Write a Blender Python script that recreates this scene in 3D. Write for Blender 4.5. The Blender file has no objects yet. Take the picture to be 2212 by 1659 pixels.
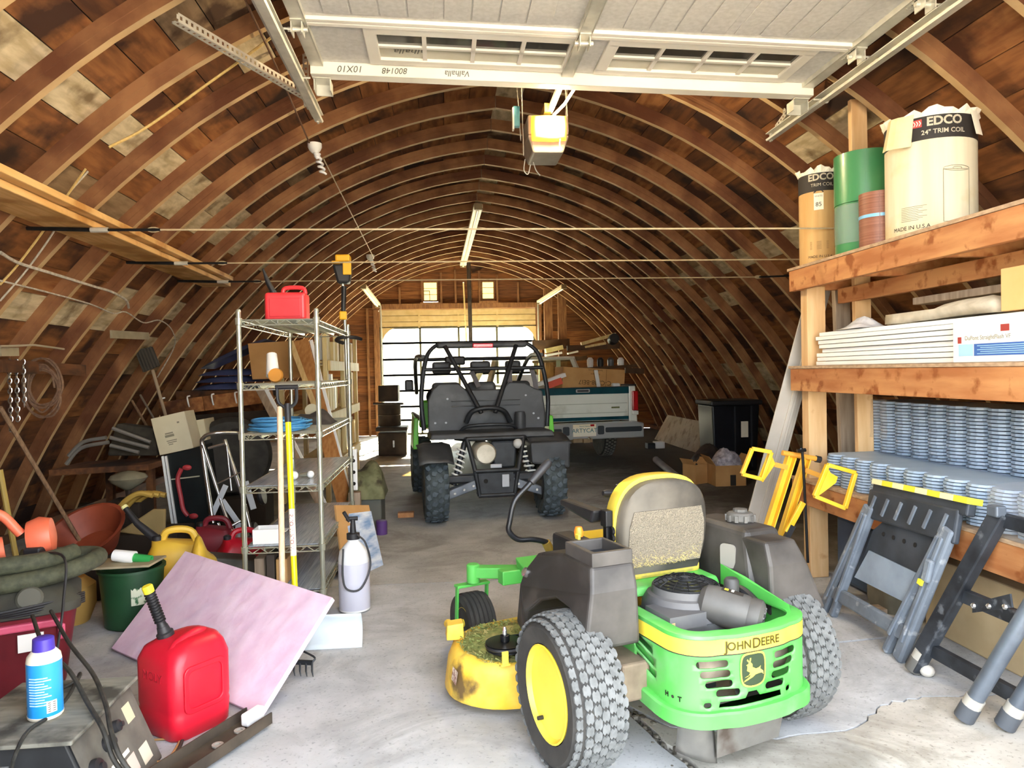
import bpy, math, random
from mathutils import Vector, Matrix, Euler
random.seed(7)
SC = bpy.context.scene
COL = SC.collection
PI = math.pi

# ---------------------------------------------------------------- camera
FPX, CXP, CYP, EYE = 1560.0, 1106.0, 829.5, 1.45      # focal length in pixels of the 2212 x 1659 frame, eye height
YAW, PITCH, ROLL = 0.0955, -0.0177, -0.021
_f = Vector((math.sin(YAW)*math.cos(PITCH), math.cos(YAW)*math.cos(PITCH), math.sin(PITCH)))
_r0 = Vector((math.cos(YAW), -math.sin(YAW), 0)); _u0 = _r0.cross(_f)
_r = _r0*math.cos(ROLL) + _u0*math.sin(ROLL); _u = _r.cross(_f)
cam_data = bpy.data.cameras.new('camera'); cam_data.sensor_width = 36.0
cam_data.lens = FPX/2212.0*36.0; cam_data.clip_start = 0.05; cam_data.clip_end = 300
cam = bpy.data.objects.new('camera', cam_data); COL.objects.link(cam)
cam.matrix_world = Matrix(((_r.x, _u.x, -_f.x, 0), (_r.y, _u.y, -_f.y, 0), (_r.z, _u.z, -_f.z, EYE), (0, 0, 0, 1)))
SC.camera = cam

# ---------------------------------------------------------------- sky and exposure
world = bpy.data.worlds.new('sky'); SC.world = world; world.use_nodes = True
_nt = world.node_tree; _bg = _nt.nodes['Background']
_sky = _nt.nodes.new('ShaderNodeTexSky'); _sky.sky_type = 'NISHITA'; _sky.sun_disc = False
_sky.sun_elevation = math.radians(48); _sky.sun_rotation = math.radians(20); _sky.air_density = 1.0
_sky.dust_density = 3.0; _sky.ozone_density = 0.6
_mx = _nt.nodes.new('ShaderNodeMix'); _mx.data_type = 'RGBA'; _mx.inputs[0].default_value = .72; _mx.inputs[7].default_value = (2.2, 2.13, 2.0, 1)
_nt.links.new(_sky.outputs[0], _mx.inputs[6]); _nt.links.new(_mx.outputs[2], _bg.inputs[0]); _bg.inputs[1].default_value = 1.0
_sun = bpy.data.lights.new('sun', 'SUN'); _sun.energy = 34.0; _sun.angle = .01; _sun.color = (1, .88, .68)
_so = bpy.data.objects.new('sun', _sun); COL.objects.link(_so)
_so.rotation_euler = Vector((.20, .87, .45)).to_track_quat('Z', 'Y').to_euler()      # low-ish sun beyond the back door
SC.view_settings.view_transform = 'Standard'; SC.view_settings.look = 'None'
SC.view_settings.gamma = 1.0; SC.view_settings.use_curve_mapping = False
SC.view_settings.exposure = 2.36
SC.cycles.max_bounces = 6; SC.cycles.diffuse_bounces = 4; SC.cycles.glossy_bounces = 2; SC.cycles.transmission_bounces = 2; SC.cycles.transparent_max_bounces = 8
SC.cycles.adaptive_threshold = .08; SC.cycles.caustics_reflective = False; SC.cycles.caustics_refractive = False

# ---------------------------------------------------------------- measuring helpers (world metres)
def ray(px, py):
    return _f + _r*((px-CXP)/FPX) - _u*((py-CYP)/FPX)
def P(px, py, Y):                       # the point of the building at depth Y along that line of sight
    d = ray(px, py); return Vector((0, 0, EYE)) + d*(Y/d.y)
def G(px, py, z=0.0):                   # the point at height z along that line of sight
    d = ray(px, py); return Vector((0, 0, EYE)) + d*((z-EYE)/d.z)
def scale_at(Y): return Y/FPX

# ---------------------------------------------------------------- materials
def lin(h):
    if isinstance(h, str):
        h = h.lstrip('#'); c = [int(h[i:i+2], 16)/255 for i in (0, 2, 4)]
    else: c = list(h)
    return tuple((x/12.92 if x <= .04045 else ((x+.055)/1.055)**2.4) for x in c) + (1.0,)
MATS = {}
def mat(name, c1, c2=None, rough=.6, metal=0., scale=6., stretch=(1, 1, 1), bump=0., lo=.35, hi=.65, c3=None, s3=1.5, lo3=.5, hi3=.62,
        detail=5., spec=.5, coat=0., alpha=None, emit=None, emit_s=0., bdist=.01, trans=0.):
    if name in MATS: return MATS[name]
    m = bpy.data.materials.new(name); m.use_nodes = True; nt = m.node_tree; b = nt.nodes['Principled BSDF']
    b.inputs['Roughness'].default_value = rough; b.inputs['Metallic'].default_value = metal
    b.inputs['Specular IOR Level'].default_value = spec; b.inputs['Coat Weight'].default_value = coat
    b.inputs['Base Color'].default_value = lin(c1)
    if trans: b.inputs['Transmission Weight'].default_value = trans
    if alpha is not None: b.inputs['Alpha'].default_value = alpha
    if emit: b.inputs['Emission Color'].default_value = lin(emit); b.inputs['Emission Strength'].default_value = emit_s
    if c2 or bump:
        tc = nt.nodes.new('ShaderNodeTexCoord'); mp = nt.nodes.new('ShaderNodeMapping'); mp.inputs['Scale'].default_value = stretch
        no = nt.nodes.new('ShaderNodeTexNoise'); no.inputs['Scale'].default_value = scale; no.inputs['Detail'].default_value = detail
        oi = nt.nodes.new('ShaderNodeObjectInfo'); ad = nt.nodes.new('ShaderNodeVectorMath'); ad.operation = 'MULTIPLY_ADD'
        ad.inputs[1].default_value = (37., 19., 53.)
        nt.links.new(oi.outputs['Random'], ad.inputs[0]); nt.links.new(tc.outputs['Object'], ad.inputs[2])
        nt.links.new(ad.outputs[0], mp.inputs[0]); nt.links.new(mp.outputs[0], no.inputs['Vector'])
        if c2:
            cr = nt.nodes.new('ShaderNodeValToRGB'); e = cr.color_ramp.elements
            e[0].position = lo; e[0].color = lin(c1); e[1].position = hi; e[1].color = lin(c2)
            nt.links.new(no.outputs['Fac'], cr.inputs[0]); out = cr.outputs[0]
            if c3:
                n3 = nt.nodes.new('ShaderNodeTexNoise'); n3.inputs['Scale'].default_value = s3; n3.inputs['Detail'].default_value = 6
                nt.links.new(ad.outputs[0], n3.inputs['Vector'])
                mr = nt.nodes.new('ShaderNodeMapRange'); mr.inputs[1].default_value = lo3; mr.inputs[2].default_value = hi3
                nt.links.new(n3.outputs['Fac'], mr.inputs[0])
                mx = nt.nodes.new('ShaderNodeMix'); mx.data_type = 'RGBA'
                nt.links.new(mr.outputs[0], mx.inputs[0]); nt.links.new(out, mx.inputs[6]); mx.inputs[7].default_value = lin(c3)
                out = mx.outputs[2]
            nt.links.new(out, b.inputs['Base Color'])
        if bump:
            bp = nt.nodes.new('ShaderNodeBump'); bp.inputs['Strength'].default_value = bump; bp.inputs['Distance'].default_value = bdist
            nt.links.new(no.outputs['Fac'], bp.inputs['Height']); nt.links.new(bp.outputs[0], b.inputs['Normal'])
    MATS[name] = m
    return m
def glass_mat(name, tint='#f4f8f4', gloss=.08):
    m = bpy.data.materials.new(name); m.use_nodes = True; nt = m.node_tree; nt.nodes.remove(nt.nodes['Principled BSDF'])
    t = nt.nodes.new('ShaderNodeBsdfTransparent'); t.inputs[0].default_value = lin(tint)
    g = nt.nodes.new('ShaderNodeBsdfGlossy'); g.inputs['Roughness'].default_value = .05
    x = nt.nodes.new('ShaderNodeMixShader'); x.inputs[0].default_value = gloss
    nt.links.new(t.outputs[0], x.inputs[1]); nt.links.new(g.outputs[0], x.inputs[2])
    nt.links.new(x.outputs[0], nt.nodes['Material Output'].inputs[0]); MATS[name] = m
    return m
def film_mat(name, tint, dens=.35, rough=.15, c='#dfe4ea'):      # crinkled clear plastic wrap
    m = bpy.data.materials.new(name); m.use_nodes = True; nt = m.node_tree; b = nt.nodes['Principled BSDF']
    b.inputs['Base Color'].default_value = lin(c); b.inputs['Roughness'].default_value = rough
    t = nt.nodes.new('ShaderNodeBsdfTransparent'); t.inputs[0].default_value = lin(tint)
    x = nt.nodes.new('ShaderNodeMixShader'); x.inputs[0].default_value = dens
    no = nt.nodes.new('ShaderNodeTexNoise'); no.inputs['Scale'].default_value = 40; bp = nt.nodes.new('ShaderNodeBump'); bp.inputs['Strength'].default_value = .8
    nt.links.new(no.outputs['Fac'], bp.inputs['Height']); nt.links.new(bp.outputs[0], b.inputs['Normal'])
    nt.links.new(t.outputs[0], x.inputs[1]); nt.links.new(b.outputs[0], x.inputs[2])
    nt.links.new(x.outputs[0], nt.nodes['Material Output'].inputs[0]); MATS[name] = m
    return m

# ---------------------------------------------------------------- mesh builder
Z = Vector((0, 0, 1))
WM = {}                                  # object name -> its world matrix (kept by hand: no depsgraph needed)
def frame(d, up=Z):
    d = Vector(d).normalized(); s = d.cross(Vector(up))
    if s.length < 1e-5: s = d.cross(Vector((0, 1, 0)))
    if s.length < 1e-5: s = d.cross(Vector((1, 0, 0)))
    s.normalize(); return d, s, s.cross(d)
def T(x, y, z): return Matrix.Translation((x, y, z))
def R(ax, deg): return Matrix.Rotation(math.radians(deg), 4, ax)
def along(p, d, up=Z):                   # matrix whose z axis runs along d, origin p, y axis towards up
    d, s, u = frame(d, up)
    return Matrix(((s.x, u.x, d.x, p[0]), (s.y, u.y, d.y, p[1]), (s.z, u.z, d.z, p[2]), (0, 0, 0, 1)))
class MB:
    def __init__(self, M=None): self.v = []; self.f = []; self.M = M or Matrix.Identity(4)
    def add(self, vs, fs, M=None):
        n = len(self.v); A = self.M @ M if M else self.M
        flip = A.determinant() < 0
        self.v += [A @ Vector(p) for p in vs]; self.f += [tuple(i+n for i in (reversed(q) if flip else q)) for q in fs]; return self
    def box(self, c, s, M=None):
        x, y, z = c; a, b, h = s[0]/2, s[1]/2, s[2]/2
        vs = [(x+i*a, y+j*b, z+k*h) for i in (-1, 1) for j in (-1, 1) for k in (-1, 1)]
        return self.add(vs, [(0, 1, 3, 2), (4, 6, 7, 5), (0, 4, 5, 1), (2, 3, 7, 6), (0, 2, 6, 4), (1, 5, 7, 3)], M)
    def beam(self, p, q, w, h, up=Z, M=None):        # w sideways, h along up
        p, q = Vector(p), Vector(q); d, s, u = frame(q-p, up); vs = []
        for o in (p, q):
            vs += [o-s*w/2-u*h/2, o+s*w/2-u*h/2, o+s*w/2+u*h/2, o-s*w/2+u*h/2]
        return self.add(vs, [(0, 1, 2, 3), (7, 6, 5, 4), (0, 4, 5, 1), (1, 5, 6, 2), (2, 6, 7, 3), (3, 7, 4, 0)], M)
    def hull8(self, a, b, M=None):                   # a, b: quads (4 points each) bottom and top
        return self.add(list(a)+list(b), [(3, 2, 1, 0), (4, 5, 6, 7), (0, 1, 5, 4), (1, 2, 6, 5), (2, 3, 7, 6), (3, 0, 4, 7)], M)
    def tube(self, pts, r, n=8, closed=False, M=None, cap=True):
        pts = [Vector(p) for p in pts]; k = len(pts); vs = []; fs = []
        rr = r if isinstance(r, (list, tuple)) else [r]*k
        tan = []
        for i in range(k):
            a = pts[(i-1) % k] if (closed or i > 0) else pts[i]; b = pts[(i+1) % k] if (closed or i < k-1) else pts[i]
            t = b-a; tan.append(t.normalized() if t.length > 1e-9 else Vector((0, 0, 1)))
        d, s, u = frame(tan[0])
        for i in range(k):
            if i:
                s = s - tan[i]*s.dot(tan[i])
                if s.length < 1e-6: _, s, _u2 = frame(tan[i])
                s.normalize()
            u = s.cross(tan[i])
            for j in range(n):
                a = 2*PI*j/n; vs.append(pts[i] + (s*math.cos(a) + u*math.sin(a))*rr[i])
        for i in range(k if closed else k-1):
            for j in range(n):
                a, b = i*n+j, i*n+(j+1) % n; c, e = ((i+1) % k)*n+(j+1) % n, ((i+1) % k)*n+j
                fs.append((a, b, c, e))
        if cap and not closed: fs += [tuple(reversed(range(n))), tuple((k-1)*n+j for j in range(n))]
        fs = [tuple(reversed(q)) for q in fs]
        return self.add(vs, fs, M)
    def lathe(self, prof, n=24, M=None, a0=0., a1=2*PI):
        full = abs(a1-a0-2*PI) < 1e-6; m = n if full else n+1; vs = []; fs = []
        for j in range(m):
            a = a0+(a1-a0)*j/n
            for r, z in prof: vs.append((r*math.cos(a), r*math.sin(a), z))
        k = len(prof)
        for j in range(n):
            j2 = (j+1) % m
            for i in range(k-1): fs.append((j*k+i, j2*k+i, j2*k+i+1, j*k+i+1))
        if full:
            if prof[0][0] > 1e-6: fs.append(tuple(reversed([j*k for j in range(m)])))
            if prof[-1][0] > 1e-6: fs.append(tuple(j*k+k-1 for j in range(m)))
        return self.add(vs, fs, M)
    def prism(self, poly, t, M=None, t0=0.):         # polygon in xy, extruded along z from t0 to t0+t
        ar = sum(poly[i][0]*poly[(i+1) % len(poly)][1]-poly[(i+1) % len(poly)][0]*poly[i][1] for i in range(len(poly)))
        if ar < 0: poly = list(reversed(poly))
        n = len(poly); vs = [(x, y, t0) for x, y in poly]+[(x, y, t0+t) for x, y in poly]
        fs = [tuple(reversed(range(n))), tuple(range(n, 2*n))]+[(i, (i+1) % n, n+(i+1) % n, n+i) for i in range(n)]
        return self.add(vs, fs, M)
    def ring(self, outer, inner, t, M=None, t0=0.):  # frame between two polygons with the same number of points
        n = len(outer); vs = [(x, y, z) for z in (t0, t0+t) for x, y in list(outer)+list(inner)]; fs = []
        for i in range(n):
            j = (i+1) % n
            fs += [(j, i, n+i, n+j), (2*n+i, 2*n+j, 3*n+j, 3*n+i), (i, j, 2*n+j, 2*n+i), (n+j, n+i, 3*n+i, 3*n+j)]
        return self.add(vs, fs, M)
    def grid(self, fn, nu, nv, wrap_u=False, wrap_v=False, M=None, flip=False):
        U = nu if wrap_u else nu+1; V = nv if wrap_v else nv+1
        vs = [fn(i/nu, j/nv) for i in range(U) for j in range(V)]; fs = []
        for i in range(nu):
            for j in range(nv):
                q = (i*V+j, ((i+1) % U)*V+j, ((i+1) % U)*V+(j+1) % V, i*V+(j+1) % V)
                fs.append(tuple(reversed(q)) if flip else q)
        return self.add(vs, fs, M)
    def loft(self, rings, M=None, cap=True):         # closed rings with equal point counts
        n = len(rings[0]); vs = [p for r in rings for p in r]; fs = []
        for i in range(len(rings)-1):
            for j in range(n): fs.append((i*n+j, i*n+(j+1) % n, (i+1)*n+(j+1) % n, (i+1)*n+j))
        if cap: fs += [tuple(reversed(range(n))), tuple((len(rings)-1)*n+j for j in range(n))]
        return self.add(vs, fs, M)
    def sphere(self, c, r, n=12, M=None):
        rx, ry, rz = r if isinstance(r, (tuple, list)) else (r, r, r); m = n//2
        prof = [(math.sin(PI*i/m), -math.cos(PI*i/m)) for i in range(m+1)]; prof[0] = (0, -1); prof[-1] = (0, 1)
        return self.lathe([(max(a, 1e-7), b) for a, b in prof], n, (M or Matrix.Identity(4)) @ T(*c) @ Matrix.Diagonal((rx, ry, rz, 1)))
    def build(self, name, m, parent=None, bevel=0., smooth=None, origin=None, world=True, kind=None, seg=2, solid=0.):
        """links ONE mesh object; world=True: points are world metres, turned into the parent's (or origin's) frame"""
        me = bpy.data.meshes.new(name); o = bpy.data.objects.new(name, me); COL.objects.link(o)
        W = Matrix.Identity(4)
        if parent: W = WM[parent.name]
        elif origin is not None: W = origin if isinstance(origin, Matrix) else Matrix.Translation(origin)
        elif world and self.v:
            xs = [p.x for p in self.v]; ys = [p.y for p in self.v]
            W = T((min(xs)+max(xs))/2, (min(ys)+max(ys))/2, min(p.z for p in self.v))
        vs = [W.inverted() @ p for p in self.v] if world else self.v
        me.from_pydata([tuple(p) for p in vs], [], self.f); me.update()
        if isinstance(m, (list, tuple)):
            for q in m: me.materials.append(q)
        else: me.materials.append(m)
        if smooth:
            me.shade_smooth(); me.set_sharp_from_angle(angle=math.radians(smooth if smooth is not True else 40))
        if parent: o.parent = parent
        else: o.matrix_world = W
        WM[o.name] = W
        if solid:
            s = o.modifiers.new('thickness', 'SOLIDIFY'); s.thickness = solid; s.offset = 0
        if bevel:
            bv = o.modifiers.new('bevel', 'BEVEL'); bv.width = bevel; bv.segments = seg; bv.limit_method = 'ANGLE'; bv.angle_limit = math.radians(40)
        if kind: o['kind'] = kind
        return o
def tag(o, label, cat=None, group=None, kind=None):
    o['label'] = label
    if cat: o['category'] = cat
    if group: o['group'] = group
    if kind: o['kind'] = kind
    return o
def thing(name, label, cat, loc=(0, 0, 0), rz=0., group=None, M=None, kind=None):
    o = bpy.data.objects.new(name, None); COL.objects.link(o); o.empty_display_size = .1
    W = M if M is not None else Matrix.Translation(loc) @ Matrix.Rotation(rz, 4, 'Z')
    o.matrix_world = W; WM[o.name] = W
    return tag(o, label, cat, group, kind)
def copy_tree(o, M=None, parent=None):
    c = o.copy(); COL.objects.link(c)
    if parent: c.parent = parent
    WM[c.name] = M if M is not None else WM[o.name]
    if M is not None: c.matrix_world = M
    for ch in list(o.children): copy_tree(ch, None, c)
    return c
def bez(p0, p1, p2, p3, n=12):
    p0, p1, p2, p3 = map(Vector, (p0, p1, p2, p3)); out = []
    for i in range(n+1):
        t = i/n; s = 1-t; out.append(p0*s**3+p1*3*s*s*t+p2*3*s*t*t+p3*t**3)
    return out
def spline(pts, n=6, closed=False):      # Catmull-Rom through points
    pts = [Vector(p) for p in pts]; k = len(pts); out = []
    for i in range(k if closed else k-1):
        a = pts[(i-1) % k] if (closed or i > 0) else pts[i]*2-pts[i+1]; b = pts[i]; c = pts[(i+1) % k]
        d = pts[(i+2) % k] if (closed or i < k-2) else c*2-b
        for j in range(n):
            t = j/n; out.append(.5*((2*b)+(c-a)*t+(2*a-5*b+4*c-d)*t*t+(3*b-a-3*c+d)*t**3))
    if not closed: out.append(pts[-1])
    return out
def rrect(w, h, r, n=4, cx=0., cy=0.):
    out = []
    for sx, sy, a0 in ((1, 1, 0), (-1, 1, 90), (-1, -1, 180), (1, -1, 270)):
        for i in range(n+1):
            a = math.radians(a0+90*i/n); out.append((cx+sx*(w/2-r)+r*math.cos(a), cy+sy*(h/2-r)+r*math.sin(a)))
    return out
def text_mesh(body, size, extrude=.0005, align='CENTER', shear=0., bold=0.):
    cu = bpy.data.curves.new('lettering', 'FONT'); cu.body = body; cu.size = size; cu.extrude = extrude; cu.align_x = align; cu.align_y = 'CENTER'
    cu.shear = shear; cu.offset = bold; cu.resolution_u = 3
    o = bpy.data.objects.new('lettering', cu); me = bpy.data.meshes.new_from_object(o)
    vs = [v.co.copy() for v in me.vertices]; fs = [tuple(p.vertices) for p in me.polygons]
    bpy.data.objects.remove(o); bpy.data.curves.remove(cu); bpy.data.meshes.remove(me)
    return vs, fs
def lettering(body, size, M, m, parent, name='lettering', wrap=None, **k):
    vs, fs = text_mesh(body, size, **k)
    if wrap: vs = [wrap(p) for p in vs]
    b = MB(); b.add(vs, fs, M); return b.build(name, m, parent)
# ================================================================ materials of the building
WOOD_D = mat('board_dark', '#4d2d18', '#744826', scale=3, stretch=(6, 1, 6), rough=.85, c3='#2a170c', s3=2.2, bump=.15)
WOOD_M = mat('board_mid', '#6f4321', '#9a6436', scale=3, stretch=(6, 1, 6), rough=.85, c3='#3c2010', s3=2.5, bump=.15)
WOOD_R = mat('board_red', '#7f4b25', '#aa7342', scale=3, stretch=(6, 1, 6), rough=.85, c3='#4b2813', s3=2., bump=.15)
WALL_A = mat('wall_plank', '#6a3c1c', '#8f5a2e', scale=5, stretch=(.6, 4, 7), rough=.85)
WALL_B = mat('wall_plank_dark', '#573016', '#7a4a26', scale=5, stretch=(.6, 4, 7), rough=.85)
WALL_C = mat('wall_plank_red', '#74421f', '#9c6636', scale=5, stretch=(.6, 4, 7), rough=.85)
WOOD_G = mat('board_grey', '#7e6648', '#9f8564', scale=4, stretch=(5, 1, 5), rough=.9, c3='#4a3422', s3=3., bump=.15)
WOOD_P = mat('board_pale', '#b5a27c', '#dccca8', scale=5, stretch=(4, 1, 4), rough=.9, c3='#7a6648', s3=5., lo3=.52, hi3=.7, bump=.1)
RIBM = mat('rib_wood', '#75492b', '#9a6c45', scale=4, stretch=(1, 1, 1), rough=.8, c3='#5f351c', s3=1.3, bump=.1)
RIBI = mat('rib_inner_lit', '#b39264', '#cbab7c', scale=4, rough=.75)
STUD = mat('stud_wood', '#7a5030', '#9a6c42', scale=5, stretch=(6, 6, 1), rough=.8)
CONC = None

# ================================================================ arch of the roof (inner face of the ribs)
XC = 0.55                                # middle of the building
Y0, Y1 = 1.15, 17.15
PROF = [(0, 3.92), (.35, 3.868), (.7, 3.79), (1.12, 3.655), (1.6, 3.445), (2.13, 3.12), (2.6, 2.74), (3.0, 2.35), (3.5, 1.77), (3.95, 1.10), (4.26, .53), (4.49, 0.0)]
def arch_curve(n=4):
    pts = [Vector((a, 0, b)) for a, b in PROF]; return [(p.x, p.z) for p in spline(pts, n)]
AC = arch_curve(4)
AL = [0.]
for i in range(1, len(AC)): AL.append(AL[-1]+math.hypot(AC[i][0]-AC[i-1][0], AC[i][1]-AC[i-1][1]))
ALEN = AL[-1]
def arch_at(s, off=0.):                  # point at arc length s from the ridge, off metres outwards; returns u, z, tangent
    i = 1
    while i < len(AL)-1 and AL[i] < s: i += 1
    t = (s-AL[i-1])/(AL[i]-AL[i-1]); a, b = AC[i-1], AC[i]
    dx, dz = b[0]-a[0], b[1]-a[1]; L = math.hypot(dx, dz); dx /= L; dz /= L
    return a[0]+(b[0]-a[0])*t-dz*off, a[1]+(b[1]-a[1])*t+dx*off, dx, dz
def arch_z(u, off=0.):                   # height of the arch at distance u from the middle
    u = abs(u)
    for i in range(1, len(AC)):
        if AC[i][0] >= u:
            a, b = AC[i-1], AC[i]; return a[1]+(b[1]-a[1])*(u-a[0])/(b[0]-a[0]) + off
    return 0.
def arch_u(z):
    for i in range(1, len(AC)):
        if AC[i][1] <= z:
            a, b = AC[i-1], AC[i]; return a[0]+(b[0]-a[0])*(z-a[1])/(b[1]-a[1])
    return AC[-1][0]
def A(px, py, off=0.):                   # where that line of sight meets the arch (off metres inside it)
    d = ray(px, py); t = .5; last = None
    while t < 30:
        p = Vector((0, 0, EYE))+d*t
        u = abs(p.x-XC); inside = u < AC[-1][0] and p.z < arch_z(u)-off
        if not inside and t > .6: return p
        t += .01
    return p

# ================================================================ floor: concrete slabs with open cracks over dirt
def concrete(name, base, lightc, dark, stain, smin=.47, smax=.66, oil=False):
    m = bpy.data.materials.new(name); m.use_nodes = True; nt = m.node_tree; b = nt.nodes['Principled BSDF']; b.inputs['Roughness'].default_value = .82
    tc = nt.nodes.new('ShaderNodeTexCoord')
    def noise(s, d=8, r=.6, dist=0.):
        n = nt.nodes.new('ShaderNodeTexNoise'); n.inputs['Scale'].default_value = s; n.inputs['Detail'].default_value = d
        n.inputs['Roughness'].default_value = r; n.inputs['Distortion'].default_value = dist
        nt.links.new(tc.outputs['Object'], n.inputs['Vector']); return n
    n1 = noise(3.); n2 = noise(.55, 6, .65, .6); n3 = noise(60, 4); n4 = noise(1.4, 9, .7, 1.2)
    cr = nt.nodes.new('ShaderNodeValToRGB'); e = cr.color_ramp.elements
    e[0].position = .3; e[0].color = lin(base); e[1].position = .72; e[1].color = lin(lightc)
    nt.links.new(n1.outputs['Fac'], cr.inputs[0]); out = cr.outputs[0]
    for n, lo, hi, col, amt in ((n2, smin, smax, dark, .85), (n4, .50, .66, stain, .8), (n3, .58, .70, dark, .6)):
        mr = nt.nodes.new('ShaderNodeMapRange'); mr.inputs[1].default_value = lo; mr.inputs[2].default_value = hi; mr.inputs[4].default_value = amt
        nt.links.new(n.outputs['Fac'], mr.inputs[0]); mx = nt.nodes.new('ShaderNodeMix'); mx.data_type = 'RGBA'
        nt.links.new(mr.outputs[0], mx.inputs[0]); nt.links.new(out, mx.inputs[6]); mx.inputs[7].default_value = lin(col); out = mx.outputs[2]
    if oil:                                                # oil-soaked ground-in dirt in the truck bay, ragged outline
        gp = nt.nodes.new('ShaderNodeNewGeometry'); sx = nt.nodes.new('ShaderNodeSeparateXYZ'); nt.links.new(gp.outputs['Position'], sx.inputs[0])
        nn = noise(.9, 7, .65, .8)
        def math_(op, a, c):
            m_ = nt.nodes.new('ShaderNodeMath'); m_.operation = op
            for i_, v in enumerate((a, c)):
                if isinstance(v, (int, float)): m_.inputs[i_].default_value = v
                else: nt.links.new(v, m_.inputs[i_])
            return m_.outputs[0]
        fx = math_('ADD', math_('MULTIPLY', sx.outputs[0], .30), math_('MULTIPLY', sx.outputs[1], .085))
        fv = math_('ADD', fx, math_('MULTIPLY', nn.outputs['Fac'], 1.5))
        mr = nt.nodes.new('ShaderNodeMapRange'); mr.inputs[1].default_value = 1.75; mr.inputs[2].default_value = 2.45; mr.inputs[4].default_value = .9
        nt.links.new(fv, mr.inputs[0]); mx = nt.nodes.new('ShaderNodeMix'); mx.data_type = 'RGBA'
        nt.links.new(mr.outputs[0], mx.inputs[0]); nt.links.new(out, mx.inputs[6]); mx.inputs[7].default_value = lin('#3a352e'); out = mx.outputs[2]
    nt.links.new(out, b.inputs['Base Color'])
    bp = nt.nodes.new('ShaderNodeBump'); bp.inputs['Strength'].default_value = .35; bp.inputs['Distance'].default_value = .01
    nt.links.new(n4.outputs['Fac'], bp.inputs['Height']); nt.links.new(bp.outputs[0], b.inputs['Normal'])
    return m
CONC_A = concrete('concrete_floor', '#a0a2a3', '#c4c6c7', '#757777', '#8d8e8d', .56, .72)
CONC_F = concrete('concrete_far', '#969590', '#bab9b4', '#6d6b65', '#83817a', .52, .7, True)
CONC_B = concrete('concrete_dark', '#5b574f', '#7d7870', '#37332d', '#49443c', .44, .62)
CONC_C = concrete('concrete_pale', '#a29e94', '#d0ccc2', '#6f6a5f', '#7d776a', .50, .66)
DIRT = mat('dirt', '#1d1914', '#3a332a', scale=14, rough=.95, bump=.5)
GRAVEL = mat('gravel', '#a79f92', '#cfc8bb', scale=20, rough=.95, bump=.4)
b = MB(); b.box((XC, 8, -.16), (14, 19, .04)); floor = b.build('floor', DIRT); tag(floor, 'cracked grey concrete slab floor of the barn', kind='structure')
def rough_line(p, q, n, amp, seed):
    rnd = random.Random(seed); p, q = Vector((p[0], p[1], 0)), Vector((q[0], q[1], 0)); d = q-p; s = Vector((-d.y, d.x, 0)).normalized()
    return [tuple((p+d*(i/n)+s*(0 if i in (0, n) else rnd.uniform(-amp, amp))).to_2d()) for i in range(n+1)]
# crack A: joint across the barn near y 5; crack B: from the joint to the bottom of the view; crack C: branch on the right
cA = [(-4.4, 5.05)] + rough_line((-1.2, 5.02), (.9, 4.98), 8, .01, 1) + rough_line((1.4, 4.9), (2.9, 4.75), 6, .02, 2) + [(5.4, 4.7)]
cB = rough_line((.72, 3.35), (.765, 2.95), 4, .02, 3)+rough_line((.80, 2.85), (.86, 2.55), 4, .015, 4)[1:]+[(.88, 2.2), (.88, .4)]
_cc = [(.88, 2.82), (1.26, 2.67), (1.615, 2.72), (1.82, 2.88), (2.04, 2.93), (2.36, 2.905), (2.9, 3.0)]
cC = sum((rough_line(_cc[i], _cc[i+1], 6, .014, 5+i)[:-1] for i in range(len(_cc)-1)), [])+[(2.9, 3.0), (5.4, 3.1)]
def off(line, d): return [(x, y+d) for x, y in line]
def offx(line, d): return [(x+d*(1 if .3 < i/len(line) < .7 else .4), y) for i, (x, y) in enumerate(line)]
def slab(poly, m):
    b = MB(); b.prism(poly, .14, T(0, 0, -.14)); o = b.build('slab', m, floor); return o
slab([(-4.45, 17.2)]+off(cA, .006)+[(5.5, 17.2)], CONC_F)
slab(list(reversed(off(cA, -.006)))+[(-4.4, .4)]+[(.84, .4)]+list(reversed(offx(cB, -.022)))+[(.71, 3.45), (5.4, 3.9)], CONC_A)
slab([(5.4, 3.885), (.74, 3.43)]+offx(cB[:4], .02)+off(cC, .005), CONC_A)
slab(list(reversed(off(cC, -.005)))+offx(cB[4:], .03)+[(5.4, .4)], CONC_C)
q_ = random.Random(3); b = MB()                            # broken concrete lumps lying in the wide crack
for i_ in range(170):
    y = q_.uniform(2.35, 3.1); x = .82-.14*(y-2.6)+q_.uniform(-.045, .05); r = q_.uniform(.005, .018)
    b.sphere((x, y, -.012+q_.uniform(-.01, .008)), (r, r*q_.uniform(.7, 1.3), r*.6), 6)
b.build('crack_rubble', mat('rubble', '#4a453c', '#8a857a', scale=30, rough=.95), floor, kind='stuff')
for sd in (-1, 1):                                         # sole plates along both side walls
    for q in range(5):
        ya = Y0-.35+q*3.28; b = MB(); b.box((XC+sd*4.60, ya+1.64, .04), (.3, 3.27, .1)); b.build('sole_plate', WOOD_D, floor, bevel=.004)
for yy, nm in ((-10.3, 'near'), (29.5, 'far')):
    b = MB(); b.box((XC, yy, -.2), (60, 22 if nm == 'near' else 24.4, .06)); tag(b.build('ground_'+nm, GRAVEL), 'pale gravel yard outside the barn '+('door in front' if nm == 'near' else 'door at the back'), kind='structure')

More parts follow.
